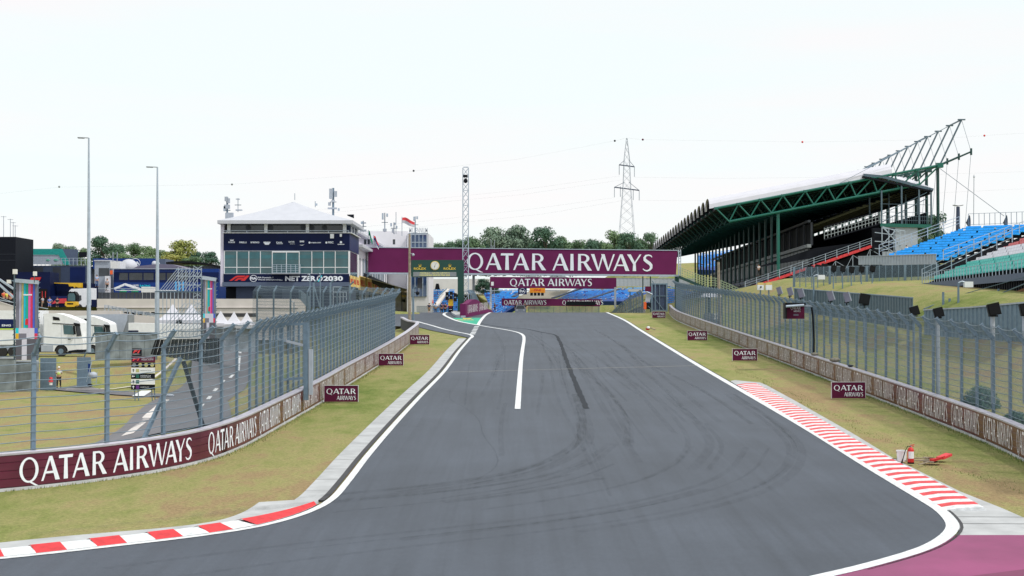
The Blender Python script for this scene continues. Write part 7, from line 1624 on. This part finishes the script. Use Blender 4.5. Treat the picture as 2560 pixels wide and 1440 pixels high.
for px in (6, 32): mb = MB(); mb.m('tyre'); p = P(px,879,D); mb.tube([(p.x,D-.05,p.z),(p.x,D+.3,p.z)], .46, 18); mb.build('wheel', t)
D = 146; t = T('lorry_trailer', 'beige-white sloping-ended box between the second lorry and the parapet', 'trailer', tuple(P(270,880,D))); mb = MB(); mb.m('light_grey'); mb.prism([(P(x,y,D).x, P(x,y,D).z) for x, y in [(225,786),(318,785),(318,800),(300,850),(225,850)]], 'y', D, D+2.4); mb.build('box_body', t)
mb = MB(); mb.m('mid_grey'); mb.prism([(P(x,y,D).x, P(x,y,D).z) for x, y in [(318.5,786),(321,787),(321,830),(312,850),(302,850)]], 'y', D+.1, D+2.3); mb.build('end_panel', t)
D = 140; t = T('lorry_trailer', 'long low white trailer roof behind the grey sheet fence, right of the beige box', 'trailer', tuple(P(400,880,D))); mb = MB(); mb.m('white_paint'); mb.prism([(P(x,y,D).x, P(x,y,D).z) for x, y in [(321,807),(508,812),(508,880),(321,880)]], 'y', D, D+2.5); bd = mb.build('box_body', t); mb = MB(); mb.m('navy_dark'); bx(mb, 321, 346, 826, 830, D, .02, .03); mb.build('dark_strip', bd)
# grey sheet fence below the lorries and concrete blocks at the edge
a = P(238,893,126); b = P(386,892,126); sheetwall('sheet_wall', 'grey sheet hoarding in front of the white lorries', [(a.x,126),(b.x,127)], [P(232,832,126).z, P(386,833,126).z], [a.z-.3, b.z-.3], 'concrete_old', 'galv', rib=1.0)
mb = MB(); mb.m('galv_dark'); mb.beam(P(236,832,125.8), P(210,893,125.8), .1); tag(mb.build('fence_strut', loc=P(210,893,125.8)), 'slanted end post of the grey hoarding beside the nearest lorry', 'post')
for i, (xa, xb, y0, y1, d) in enumerate([(-20,36,897,975,116),(37,93,905,975,117.5)]):
    a = P(xa,y1,d); b = P(xb,y0,d); t = T('concrete_block', ['stained grey concrete wall block at the left edge','stained grey concrete wall block left of the man in the vest'][i], 'wall', tuple(a)); mb = MB(); mb.m('concrete_old'); mb.box(a.x, b.x-.02, d, d+.5, a.z-.4, b.z); mb.build('block', t)
    mb = MB(); mb.m('light_grey'); mb.box(a.x, b.x-.02, d-.04, d+.54, b.z+.003, b.z+.12); mb.build('coping', t)
for i, (xa, xb, y0, y1, d) in enumerate([(100,140,895,968,119),(192,228,893,958,120)]):
    a = P(xa,y1,d); b = P(xb,y0,d); mb = MB(); mb.m('galv'); mb.prism([(a.x,a.z-.3),(b.x,a.z-.3),(b.x-(.0 if i == 0 else .05),b.z),(a.x,b.z)], 'y', d, d+.12); tag(mb.build('grey_panel', loc=a), ['plain grey panel on the grass behind the man in the vest','plain grey panel on the grass beside the flag trolley'][i], 'panel')
# black tyre wall
a = P(376,848,119); b = P(545,846,112)
t = T('tyre_wall', 'black rubber-faced tyre wall behind the fence left of the gate', 'tyre wall', tuple(P(385,895,119))); mb = MB(); mb.m('black'); n = 34
for k in range(n):
    u = k/n; u1 = (k+1)/n; p0 = P(388,849,119).lerp(P(548,846,112), u); p1 = P(388,849,119).lerp(P(548,846,112), u1); q0 = P(376,886,119).lerp(P(548,912,112), u); q1 = P(376,886,119).lerp(P(548,912,112), u1); o = Vector((0,.35*(k%2)*.3,0))
    mb.add([q0+o,q1+o,p1+o,p0+o,p0+Vector((0,1.2,0)),p1+Vector((0,1.2,0))], [(0,1,2,3),(3,2,5,4)])
mb.build('rubber_face', t)
# ================================================================ TENTS, TOTEMS, SCAFFOLD, LAMP POLES, SIGN, MAN
for i, (px, yt, w, d) in enumerate([(432,760,62,146),(479,760,62,146),(552,776,44,138),(585,778,44,137),(617,780,44,136)]):
    c = P(px, yt, d); b = P(px, yt+(40 if i < 2 else 32), d); hw = w/2/F*d; t = T('peaked_tent', ['leftmost white peaked tent behind the scaffold','second white peaked tent behind the scaffold','third white peaked tent from the left, just right of the striped totem','fourth white peaked tent from the left','rightmost white peaked tent, by the debris fence'][i], 'tent', (c.x, d, b.z-2), 'white peaked tents in the yard')
    mb = MB(); mb.m('white_roof'); E4 = [(c.x-hw,d-hw,b.z),(c.x+hw,d-hw,b.z),(c.x+hw,d+hw,b.z),(c.x-hw,d+hw,b.z)]
    for k in range(4):
        a_, b_ = Vector(E4[k]), Vector(E4[(k+1)%4]); pk = Vector((c.x, d, c.z)); 
        for j in range(5):
            f = lambda v, e: e.lerp(pk, v)-Vector((0,0,.22*math.sin(v*math.pi)))
            mb.face([f(j/5,a_), f(j/5,b_), f((j+1)/5,b_), f((j+1)/5,a_)])
        mb.face([a_, b_, b_-Vector((0,0,.35)), a_-Vector((0,0,.35))])
    mb.build('roof', t)
    for x, y, z in E4: mb = MB(); mb.m('light_grey'); mb.beam((x,y,z-.3), (x,y,z-2.6), .07); mb.build('leg', t)
    mb = MB(); mb.m('white_tent' if i < 2 else 'light_grey'); mb.face([(c.x-hw+.05,d+hw-.05,b.z-.3),(c.x+hw-.05,d+hw-.05,b.z-.3),(c.x+hw-.05,d+hw-.05,b.z-2.6),(c.x-hw+.05,d+hw-.05,b.z-2.6)]); mb.build('back_sheet', t)
def totem(xa, xb, yt, yb, yc, d, label):
    t = T('striped_totem', label, 'banner totem', tuple(P((xa+xb)/2, yb, d)), 'colour-bar totems on truss frames'); w = xb-xa
    bars = [('bar_grey',.0,.15),('bar_silver',.15,.27),('bar_olive',.27,.37),('bar_cyan',.37,.47),('bar_green',.47,.58),('bar_pink',.58,.70),('bar_red',.70,.79),('bar_blue',.79,.89),('bar_grey',.89,1.0)]
    mb = MB()
    for k, u0, u1 in bars: mb.m(k); a = P(xa+w*u0, yc, d); b = P(xa+w*u1, yt, d); mb.box(a.x, b.x-.0, d, d+.08, a.z, b.z)
    y2 = yc+(yb-yc)*.17; y3 = yc+(yb-yc)*.34
    for k, u0, u1, ya, yb_ in [('cyan',0,.14,yc,y2),('bar_white',.14,.87,yc,y2),('bar_blue',.87,1,yc,y2),('yellow',0,.14,y2,y3),('bar_grey',.14,.5,y2,y3),('bar_white',.5,.87,y2,y3),('bar_red',.87,1,y2,y3),('bar_dark',0,.28,y3,yb),('bar_white',.28,.52,y3,yb),('bar_dark',.52,1,y3,yb)]:
        mb.m(k); a = P(xa+w*u0, yb_, d); b = P(xa+w*u1, ya, d); mb.box(a.x, b.x, d, d+.08, a.z+.002, b.z-.002)
    pn = mb.build('printed_sheet', t)
    mb = MB(); mb.m('fire_red'); v = [(xa+w*.44,yt+(yc-yt)*.93),(xa+w*.46,yt+(yc-yt)*.80),(xa+w*.58,yt+(yc-yt)*.79),(xa+w*.58,yt+(yc-yt)*.93)]; mb.face([(P(x,y,d).x, d-.02, P(x,y,d).z) for x, y in v]); mb.m('letter'); a = P(xa+w*.36, yt+(yc-yt)*.28, d); mb.box(a.x, a.x+w*.4/F*d, d-.02, d-.015, a.z, a.z+.10); mb.build('emblem', pn)
    for s, px in (('l',xa-3),('r',xb+1)):
        mb = MB(); mb.m('galv' if s == 'r' else 'galv_dark'); a = P(px, yb, d+.3); b = P(px, yt-6, d+.3); mb.tube([a, b], .07, 6)
        for k in range(16): z = a.z+(b.z-a.z)*k/16; mb.beam((a.x-.15,d+.3,z), (a.x+.15,d+.3,z+.25), .05)
        mb.build('truss_upright', t)
    mb = MB(); mb.m('galv_light'); mb.beam(P(xa-2,yt-6,d-.1), P(xb+3,yt-1,d-.1), .25, .3); mb.build('top_bar', t); return t
totem(39, 93, 707, 900, 820, 112, 'left colour-bar totem with vertical stripes, in front of the white trailer')
totem(508, 537, 700, 850, 784, 118, 'right colour-bar totem with vertical stripes, beside the scaffold')
for (px,py,w,h) in ((36,679,9,12),(86,684,7,11),(21,704,9,9)):
    mb = MB(); mb.m('dial'); a = P(px-w/2,py+h/2,111); b = P(px+w/2,py-h/2,111); mb.box(a.x, b.x, 111, 111.3, a.z, b.z); 
    if px != 21: mb.m('galv'); mb.beam(P(px,py+5,111.2), P(px,706,111.4), .08)
    else: mb.m('galv'); mb.beam(P(px+3,700,111.2), P(36,703,111.2), .06)
    tag(mb.build('white_lamp_box', loc=a), {36:'pale box lamp above the left end of the left totem',86:'pale box lamp above the right end of the left totem',21:'pale round-bottomed lamp on an arm left of the left totem'}[px], 'lamp')
D = 128; t = T('scaffold_stair', 'large grid of grey scaffold tubes between the second lamp pole and the right totem', 'scaffold', tuple(P(450,840,D)))
for i in range(13):
    px = 388+i*9.6; mb = MB(); mb.m('galv_light'); yt = 728 if px < 440 else 668+ (px-440)*.02; mb.beam(P(px,842,D+(i%2)*1.2), P(px,yt,D+(i%2)*1.2), .055); mb.build('upright', t)
for i, (xa, xb, y) in enumerate([(388,505,729),(388,505,784),(440,505,690),(392,505,842),(440,505,672),(445,505,712),(480,505,748),(488,505,765)]): mb = MB(); mb.m('galv_dark' if i in (0,1) else 'galv_light'); mb.beam(P(xa,y,D-.3), P(xb,y+1,D-.3), .10 if i < 2 else .06); mb.build('ledger', t)
for i in range(12): mb = MB(); mb.m('galv_light'); x = 398+i*7; mb.beam(P(x,728,D+.5), P(x+46-i*1.5,672+i*.8,D+.5), .05); mb.build('stair_tube', t)
for i in range(12): mb = MB(); mb.m('galv_light'); x = 392+i*9.6; mb.beam(P(x,838,D+.8), P(min(x+70,506),838-min(70,506-x)*1.15,D+.8), .045); mb.build('brace', t)
for i in range(8): mb = MB(); mb.m('galv_light'); y = 665+i*22; mb.beam(P(484,y,D-.2), P(505,y+12,D-.2), .05); mb.beam(P(505,y,D-.2), P(484,y+12,D-.2), .05); mb.build('cross_brace', t)
for i, (px, y0, y1, d, lb) in enumerate([(222,345,880,124,'taller grey street lamp pole, left of the two'),(393.5,418,848,134,'shorter grey street lamp pole, right of the two, by the scaffold')]):
    a = P(px,y0,d); b = P(px,y1,d); t = T('street_lamp', lb, 'street lamp', tuple(b), 'street lamps over the yard'); mb = MB(); mb.m('galv_light'); mb.tube([b, a.lerp(b,.5), a], [.20,.15,.07], 10); mb.build('pole', t)
    mb = MB(); mb.m('mid_grey'); e = P(px-12,y0-.5,d); mb.beam(a, e, .07); mb.build('arm', t); mb = MB(); mb.m('mid_grey'); e2 = P(px-27,y0-.5,d); mb.beam(P(px-12,y0,d), e2, .32, .09); mb.build('lamp_head', t)
# small double lamp posts in front of the control building
arm_lamp(775, 688, 790, 120, -6, 'left of two slim grey lamp posts in front of the control building', hw=.35, r=.05)
arm_lamp(800.5, 686, 780, 122, -5, 'right of two slim grey lamp posts in front of the control building', hw=.2, r=.05)
arm_lamp(735, 756, 800, 118, -10, 'low lamp with a white head before the beige retaining wall', hw=.35, r=.045)
for i, (px, yt) in enumerate([(784,700),(826,700),(875,704)]):
    t = T('bent_post', ['left','middle','right'][i]+' of three bent-top fence posts in front of the control building base', 'post', tuple(P(px,775,126)), 'bent-top posts at the far end of the left fence'); mb = MB(); mb.m('galv'); mb.tube([P(px,782,126), P(px,yt+9,126), P(px+9,yt,126)], .085, 6); mb.build('post', t)
    if i == 0: mb = MB(); mb.m('galv'); mb.beam(P(786,718,126), P(800,770,126), .1); mb.build('brace', t)
t = T('work_platform', 'white tubular work platform frame in front of the control building base', 'scaffold', tuple(P(850,770,128))); 
for (x0,y0,x1,y1) in ((833,716,833,765),(850,716,850,765),(858,730,858,765),(866,730,866,750),(833,717,850,717),(833,730,867,730),(833,742,867,742)): mb = MB(); mb.m('galv_light'); mb.beam(P(x0,y0,128), P(x1,y1,128), .06); mb.build('tube', t)
t = T('glass_screen', 'grey translucent screen panel sloping down at the right end of the beige wall', 'screen', tuple(P(760,760,150))); mb = MB(); mb.m('galv'); mb.add([P(750,724,150),P(775,742,146),P(775,778,146),P(750,748,150)], [(0,1,2,3)]); mb.prism([(P(750,0,150).x,P(0,748,150).z),(P(750,0,150).x,P(0,725,150).z),(P(752,0,150).x,P(0,725,150).z),(P(752,0,150).x,P(0,748,150).z)], 'y', 149.8, 150.0); mb.build('panel', t)
# direction sign
D = 104; t = T('direction_sign', 'tall layered direction sign with arrows and red emblems standing beside the service road', 'sign', tuple(P(357,1005,D)))
def plate(xa, xb, ya, yb, k, nm='plate'): m_ = MB(); m_.m(k); a = P(xa,yb,D); b = P(xb,ya,D); m_.box(a.x, b.x, D, D+.06, a.z, b.z); return m_.build(nm, t)
def zt_(m_, s, px, py, h, w=None, k='letter', al='L', sh=0, b_=.02): m_.m(k); p = P(px,py,D); fonttext(m_, s, (p.x, D-.012, p.z), h=h/F*D, width=w/F*D if w else None, align=al, bold=b_, shear=sh)
q = plate(330,354,871,890,'near_black'); m_ = MB(); zt_(m_, 'F1', 332, 883, 8, 19, 'kerb_red', sh=.3, b_=.05); zt_(m_, 'FORMULA 1', 332, 886, 1.6, 18); m_.build('emblem', q)
q = plate(328.5,387.5,891.5,905.5,'maroon'); m_ = MB(); zt_(m_, 'F1', 331, 902, 7.5, 19, 'kerb_red', sh=.3, b_=.05); zt_(m_, 'FORMULA 1 QATAR AIRWAYS', 354, 896.5, 2, 30); zt_(m_, 'HUNGARIAN GRAND PRIX', 354, 900.5, 2, 30); m_.build('lettering', q)
q = plate(328.5,387.5,906.2,918.5,'near_black'); 
for i in range(4): m_ = MB(); m_.m('mid_grey' if i == 0 else 'bar_olive'); p = P(335.5+15*i,912.3,D); m_.tube([(p.x,D-.02,p.z),(p.x,D-.002,p.z)], .14, 14); m_.build('roundel', q)
def arrow(m_, px, py, rot, k):
    m_.m(k); p = P(px,py,D); v = [(-.025,-.11),(.025,-.11),(.025,.02),(.09,.02),(0,.12),(-.09,.02),(-.025,.02)]; c_, s_ = math.cos(rot), math.sin(rot); v = [(x*c_-y*s_, x*s_+y*c_) for x, y in v]
    for tt in tessellate_polygon([[Vector((x,y,0)) for x, y in v]]): m_.face([(p.x+v[i][0], D-.012, p.z+v[i][1]) for i in tt])
for ya, yb, bg, fg, rot, sq, txt_ in ((919.3,933,'white_paint','black',0,'bar_olive',('PADDOCK CLUB',)),(933.8,947.3,'near_black','letter',math.pi/2,'green_sign',('CHAMPIONS CLUB','TURN ONE TERRACE')),(948,961,'white_paint','black',0,'green_sign',('',)),(961.8,974,'near_black','letter',0,'purple_sign',('HOSPITALITY',))):
    if 'purple_sign' not in M: defm('purple_sign', (.12,.02,.22), .5)
    if sq == 'green_sign' : sq = 'green_tarmac' if 0 else 'green_paint'
    q = plate(327.8,387,ya,yb,bg); m_ = MB(); ym = (ya+yb)/2; arrow(m_, 333.5, ym, rot, fg); m_.m(sq); a = P(340,ym+4.2,D); b = P(348,ym-4.2,D); m_.box(a.x, b.x, D-.012, D-.002, a.z, b.z)
    for j, s_ in enumerate(txt_):
        if s_: zt_(m_, s_, 351, ym+1.2+(j*3.6-(1.6 if len(txt_) > 1 else 0)), 2.4, 26 if len(s_) > 11 else 22, fg, b_=.0)
    m_.build('lettering', q)
for px in (336,345,379,386): m_ = MB(); m_.m('galv_dark'); m_.beam(P(px,974,D+.1), P(px+2,1006,D+.1-.1), .06); m_.build('leg', t)
# man and flag trolley by the service road
e = gb(147, 968)
f = P(147, 969.5, 118); person((f.x, 118, f.z), 1.74, .15, 'shirt_white', 'trousers_black', 'man in a yellow-green vest and black trousers standing beside the service road', arms='front', stride=.09, vest='shirt_hivis', cap='dial')
f = P(232,966,117); t = T('flag_trolley', 'wire trolley with a white sack and a blue flag beside the service road', 'trolley', tuple(f)); 
mb = MB(); mb.m('light_grey'); mb.ball(P(233,938,117), .36, 10, 7, .8); mb.build('white_sack', t, smooth=True)
mb = MB(); mb.m('royal_blue'); mb.add([P(220,909,117.2),P(226,910,117.2),P(227,931,117.2),P(220,932,117.2)], [(0,1,2,3)]); mb.build('blue_flag', t)
for a_, b_ in (((216,955),(232,895)),((226,962),(224,930)),((240,960),(243,930)),((224,942),(243,944)),((224,955),(243,955))): mb = MB(); mb.m('galv_light'); mb.beam(P(*a_,117), P(*b_,117), .04); mb.build('frame_tube', t)
mb = MB(); mb.m('near_black'); mb.ball(P(225,963,116.9), .22, 8, 6, .6); mb.build('dark_bag', t)
mb = MB(); mb.m('shirt_white'); p = P(127,958,117.8); mb.tube([(p.x,117.8,p.z-.15),(p.x,117.8,p.z+.1)], .14, 10); mb.m('kerb_red'); mb.tube([(p.x,117.8,p.z+.1),(p.x,117.8,p.z+.5)], [.2,.12], 10); tag(mb.build('marker_drum', loc=(p.x,117.8,p.z-.15)), 'red and white marker drum beside the man in the vest', 'marker')
# onlookers up on the paddock
G2 = 'people on the raised paddock at the far left'
for px, yb, d, top, leg, lb, arms, short in ((107,772,200,'shirt_grey','shorts_khaki','person in a grey top and beige shorts standing right of the left totem','front',True),(124,775,192,'shirt_blue','shirt_blue','person in a blue shirt and blue shorts with hands on hips','hip',True),(143,776,190,'shirt_black','shirt_black','person in black shorts and shirt in front of the red wedge display','front',True),
                                     (10,767,152,'shirt_orange','trousers_black','leftmost onlooker in an orange vest leaning at the parapet','front',False),(18,768,152,'shirt_yellow','trousers_black','middle onlooker in a yellow top leaning at the parapet','front',False),(26,769,152,'shirt_red','trousers_black','rightmost onlooker in a dark red top at the parapet','front',False),
                                     (242,718,200,'shirt_skyblue','jeans','person on the steps right of the taller lamp pole','down',False),(2288-2020,727,203,'shirt_grey','trousers_black','person standing in front of the white and orange narrow panel','down',False)):
    f = P(px, yb, d); person((f.x, d, f.z), 1.74, .3 if arms == 'front' else math.pi, top, leg, lb, arms=arms, short=short, group=G2)
f = P(2266,644,200); person((f.x,200,f.z), 1.74, 2.4, 'shirt_white', 'trousers_black', 'person in a white shirt on the steps beside the scaffold at the covered stand', arms='down')
f = P(1897,690,214); person((f.x,214,f.z), 1.74, 2.4, 'shirt_white', 'trousers_black', 'person in a white shirt sitting low between the covered stand columns', arms='front')
f = P(1237,778,300); person((f.x,300,f.z), 1.74, 2.4, 'shirt_black', 'trousers_black', 'distant person in dark clothes beside the white bridge post', arms='down')
# service road
mb = MB(); mb.m('old_asphalt')
drape(mb, [gb(165,968), gb(330,985), gb(440,990), gb(520,960)], 3.2, .03); drape(mb, [gb(395,1085), gb(470,1010), gb(540,960), gb(600,915), gb(650,880), gb(720,850)], 5.5, .035)
struct(mb, 'service_road')
mb = MB(); mb.m('concrete_beige'); drape(mb, [gb(318,1090), gb(360,1052), gb(400,1015), gb(415,1000)], .5, .05, nw=1); drape(mb, [gb(165,962), gb(300,972), gb(420,955), gb(540,905)], .25, .05, nw=1)
mb.m('line_paint')
for a_, b_ in (((575,946),(583,938)),((552,960),(560,952)),((535,980),(542,972)),((500,1020),(506,1012)),((520,1000),(526,992)),((595,930),(602,922))): drape(mb, [gb(*a_), gb(*b_)], .3, .06, .5, 1)
drape(mb, [gb(345,992), gb(367,978)], .9, .06, .5, 1)
struct(mb, 'road_markings')
mb = MB(); mb.m('light_grey'); p = gb(425,992); mb.ball((p.x,p.y,H(p.x,p.y)+.1), .35, 8, 5, .35); tag(mb.build('white_slab', loc=(p.x,p.y,H(p.x,p.y))), 'flat white slab lying on the service road right of the direction sign', 'slab')
# ================================================================ TREES
def leafmat(name, cols, tr=.0):
    m = bpy.data.materials.new(name); m.use_nodes = True; n = m.node_tree.nodes; l = m.node_tree.links; b = n['Principled BSDF']
    t = n.new('ShaderNodeTexCoord'); z = n.new('ShaderNodeTexNoise'); z.inputs['Scale'].default_value = 1.1; z.inputs['Detail'].default_value = 4
    oi = n.new('ShaderNodeObjectInfo'); ad = n.new('ShaderNodeMath'); ad.operation = 'MULTIPLY_ADD'; ad.inputs[1].default_value = .35; l.new(oi.outputs['Random'], ad.inputs[0]); l.new(z.outputs['Fac'], ad.inputs[2])
    r = n.new('ShaderNodeValToRGB'); e = r.color_ramp.elements; e[0].position = .42; e[0].color = (*cols[0],1); e[1].position = .92; e[1].color = (*cols[2],1); x = e.new(.64); x.color = (*cols[1],1)
    l.new(t.outputs['Object'], z.inputs['Vector']); l.new(ad.outputs[0], r.inputs[0]); l.new(r.outputs[0], b.inputs['Base Color']); b.inputs['Roughness'].default_value = .8; b.inputs['Specular IOR Level'].default_value = .2
    M[name] = m
leafmat('leaf_green', [(.085,.15,.085),(.135,.215,.115),(.20,.29,.145)]); leafmat('leaf_dark', [(.05,.11,.08),(.085,.16,.105),(.135,.215,.125)])  # leaf colours lightened, with the distance haze put into them
leafmat('leaf_silver', [(.10,.16,.125),(.16,.23,.17),(.25,.32,.23)]); leafmat('leaf_yellow', [(.14,.20,.06),(.26,.29,.085),(.40,.38,.12)])
defm('bark', (.09,.07,.055), .9)
def make_tree(kind, seed, h, w, name='broadleaf_tree', nclump=26, nleaf=190, label='', loc=(0,0,0), dense=1.0):
    r = random.Random(seed); t = T(name, label, 'tree', loc, 'trees along the horizon'); o = Vector(loc)
    mb = MB(); mb.m('bark'); mb.tube([o, o+Vector((.2,0,h*.3)), o+Vector((.1,.1,h*.75))], [h*.035,h*.026,h*.01], 7); cl = []
    for i in range(nclump):
        a = r.uniform(0, 6.283); zf = r.random(); z = h*(.10+.80*zf); rad = w/2*(1-.75*abs(zf-.35)**1.2)*r.uniform(.35,.85); c = o+Vector((math.cos(a)*rad, math.sin(a)*rad, z)); cl.append((c, h*.15*r.uniform(.7,1.25)))
        if i < 8: mb.tube([o+Vector((.1,0,h*r.uniform(.25,.5))), o.lerp(c,.6)+Vector((0,0,h*.12)), c], [h*.014,h*.009,h*.004], 5)
    cl.append((o+Vector((0,0,h*.86)), h*.13)); mb.build('trunk', t)
    mb = MB(); mb.m(kind); s0 = h*.028
    for c, rd in cl:
        for k in range(int(nleaf*dense)):
            v = Vector((r.gauss(0,1), r.gauss(0,1), r.gauss(0,1))).normalized(); q = c+Vector((v.x*rd*1.2, v.y*rd*1.2, v.z*rd*.85))*(r.random()**.4); s = s0*r.uniform(.6,1.4)
            n1 = (v+Vector((r.uniform(-.8,.8), r.uniform(-.8,.8), r.uniform(-.3,.9)))).normalized(); a1 = n1.orthogonal().normalized(); b1 = n1.cross(a1); an = r.uniform(0,6.28); a2 = a1*math.cos(an)+b1*math.sin(an); b2 = n1.cross(a2)
            mb.face([q-a2*s, q-b2*s*.5, q+a2*s, q+b2*s*.5])
    mb.build('crown', t); return t
protos = {}
def tree(px, ytop, wpx, d, kind, label, ybase=700):
    top = P(px, ytop, d); base = P(px, ybase, d); h = top.z-base.z; w = wpx/F*d; key = (kind, px % 3 if isinstance(px, int) else 0)
    lo = (base.x, d, base.z)
    if key not in protos: protos[key] = (make_tree(kind, hash(key[1])+{'leaf_green':1,'leaf_dark':20,'leaf_silver':40,'leaf_yellow':60}[kind], 12, 11, label=label, loc=lo), 12, 11); r_ = protos[key][0]
    else: r_ = dup(protos[key][0], lo, label, rz=px*.7)
    r_.scale = (w/11, w/11, h/12)
nth = ['first','second','third','fourth','fifth','sixth','seventh','eighth','ninth','tenth','eleventh','twelfth']
LB_ = [(150,606,46,480,'leaf_silver','palest, leftmost tree above the teal roof'),(182,612,44,470,'leaf_silver','pale tree just right of the leftmost one above the teal roof'),(205,618,36,430,'leaf_green','small tree left of the taller lamp pole'),
 (258,589,78,400,'leaf_dark','tall dark round tree just right of the taller lamp pole'),(292,606,50,395,'leaf_dark','dark tree right of the tall round one'),(332,608,56,420,'leaf_green','two-topped green tree between the lamp poles'),(372,612,60,410,'leaf_green','green tree left of the shorter lamp pole'),(405,622,60,400,'leaf_green','low green tree right of the shorter lamp pole'),
 (450,597,86,380,'leaf_yellow','large yellowish tree right of the shorter lamp pole'),(492,628,50,400,'leaf_dark','low dark tree right of the yellowish one'),(528,628,56,395,'leaf_dark','dark tree touching the control building'),
 (310,632,50,340,'leaf_green','low bushy tree in front between the lamp poles'),(350,640,60,345,'leaf_green','wide low tree behind the blue emblem container'),(430,636,64,350,'leaf_yellow','low yellow-green tree in front of the large yellowish one'),(480,640,60,352,'leaf_green','low green tree above the black curved roof'),
 (1092,606,46,520,'leaf_dark','small dark tree right of the glass tower'),(1120,601,60,525,'leaf_dark','dark tree left of the tall lattice mast'),(1155,596,64,515,'leaf_dark','dark tree right behind the tall lattice mast'),(1190,592,66,505,'leaf_green','green tree right of the tall lattice mast'),
 (1238,562,84,470,'leaf_silver','tall silvery tree, left of the pair above the big banner'),(1285,562,92,472,'leaf_silver','tall silvery tree, right of the pair above the big banner'),(1322,590,56,480,'leaf_silver','lower silvery tree beside the tall pair'),
 (1365,566,84,465,'leaf_dark','tall dark tree in the middle above the big banner'),(1402,588,70,475,'leaf_green','green tree right of the tall dark one'),(1440,596,70,490,'leaf_green','green tree in the dip of the tree line'),(1478,596,64,500,'leaf_dark','dark tree left of the pylon gap'),(1510,602,60,505,'leaf_dark','low dark tree left of the pylon'),
 (1536,572,72,460,'leaf_green','tall green tree just left of the pylon'),(1572,580,64,455,'leaf_dark','dark tree at the foot of the pylon'),(1600,594,60,465,'leaf_green','green tree right of the pylon'),(1626,580,50,458,'leaf_dark','feathery dark tree near the scalloped roof'),(1650,600,56,470,'leaf_silver','pale tree beside the scalloped roof'),
 (1208,696,44,345,'leaf_dark','dark tree seen under the big banner left of the middle banner'),(1232,706,40,350,'leaf_dark','low dark tree under the big banner behind the middle banner post'),
 (2338,532,66,262,'leaf_dark','dark tree behind the open end of the covered grandstand'),(2310,560,54,258,'leaf_green','green tree below the balcony of the covered grandstand'),(1944,612,30,420,'leaf_green','small green tree seen under the covered roof beside the front column')]
fill = [(1105,612,60,'leaf_green'),(1140,606,60,'leaf_green'),(1175,604,60,'leaf_dark'),(1215,598,64,'leaf_dark'),(1262,600,70,'leaf_green'),(1305,604,70,'leaf_dark'),(1345,600,64,'leaf_green'),(1388,606,64,'leaf_dark'),(1425,606,60,'leaf_dark'),(1460,608,60,'leaf_green'),(1495,606,60,'leaf_green'),(1525,606,60,'leaf_dark'),(1556,602,60,'leaf_green'),(1588,606,60,'leaf_dark'),(1615,606,60,'leaf_green'),(1640,610,50,'leaf_dark')]
for i, (px, yt, w, k) in enumerate(fill): LB_.append((px, yt, w, 555+(i%3)*6, k, 'low tree in the second row behind the big banner, %s from the left' % (nth+['thirteenth','fourteenth','fifteenth','sixteenth'])[i]))
for px, yt, w, d, k, lb in LB_: tree(px, yt, w*1.12, d, k, lb, 735 if (px in (1208,1232)) else (690 if px < 2000 else 660))
# bushes behind the right fence
for px, py, w, d, lb in ((2452,1010,90,60,'dark bush behind the right debris fence near the right edge'),(2540,1000,80,52,'dark bush cut by the right edge behind the fence')):
    b = P(px, py+30, d); b.z = H(b.x, d)-.1; t = T('bush', lb, 'bush', tuple(b)); r = random.Random(px); mb = MB(); mb.m('leaf_dark'); rd = w/2/F*d
    for k in range(2600):
        v = Vector((r.gauss(0,1), r.gauss(0,1), r.gauss(0,1))).normalized(); q = b+Vector((v.x*rd*1.1, v.y*rd, abs(v.z)*rd*1.3))*(r.random()**.35); s = .06*r.uniform(.6,1.4); a2 = Vector((r.uniform(-1,1), r.uniform(-1,1), r.uniform(-1,1))).normalized(); b2 = a2.orthogonal().normalized(); mb.face([q-a2*s, q-b2*s*.5, q+a2*s, q+b2*s*.5])
    mb.build('foliage', t)
# grass blades on the near verges and weeds along the concrete edges
r = random.Random(9); mb = MB()
M['blade_green'] = mat('blade_green', (.14,.20,.05), .8, var=.3, scale=.8); M['blade_dry'] = mat('blade_dry', (.36,.29,.13), .8, var=.25, scale=.8)
def blades(n, fx, hmin=.015, hmax=.045):
    for _ in range(n):
        x, y, dry = fx(); h = r.uniform(hmin, hmax); a = r.uniform(0, 3.14); w = .010; mb.m('blade_dry' if r.random() < dry else 'blade_green'); z = H(x, y)-.05; lx = r.uniform(-.02,.02); ly = r.uniform(-.02,.02)
        mb.face([(x-math.cos(a)*w, y-math.sin(a)*w, z), (x+math.cos(a)*w, y+math.sin(a)*w, z), (x+lx, y+ly, z+.05*0+h+.01)])
def edgeR():
    y = r.uniform(37, 85); return 12.65+.25*math.sin(y*.7)+abs(r.gauss(0,.35))+(.5 if y < 42 else 0), y, .3
def edgeBR():
    y = r.uniform(40, 120); return interp(RB, y)-.05-abs(r.gauss(0,.14)), y, .15
def edgeBL():
    y = r.uniform(38, 110); return interp(LB, y)+.06+abs(r.gauss(0,.14)), y, .4
blades(1500, edgeR, .015, .045); blades(5000, edgeBR, .03, .10); blades(5000, edgeBL, .02, .08)
o = mb.build('grass_blades'); tag(o, kind='stuff'); o['label'] = 'short dry grass blades and weeds on the verges'
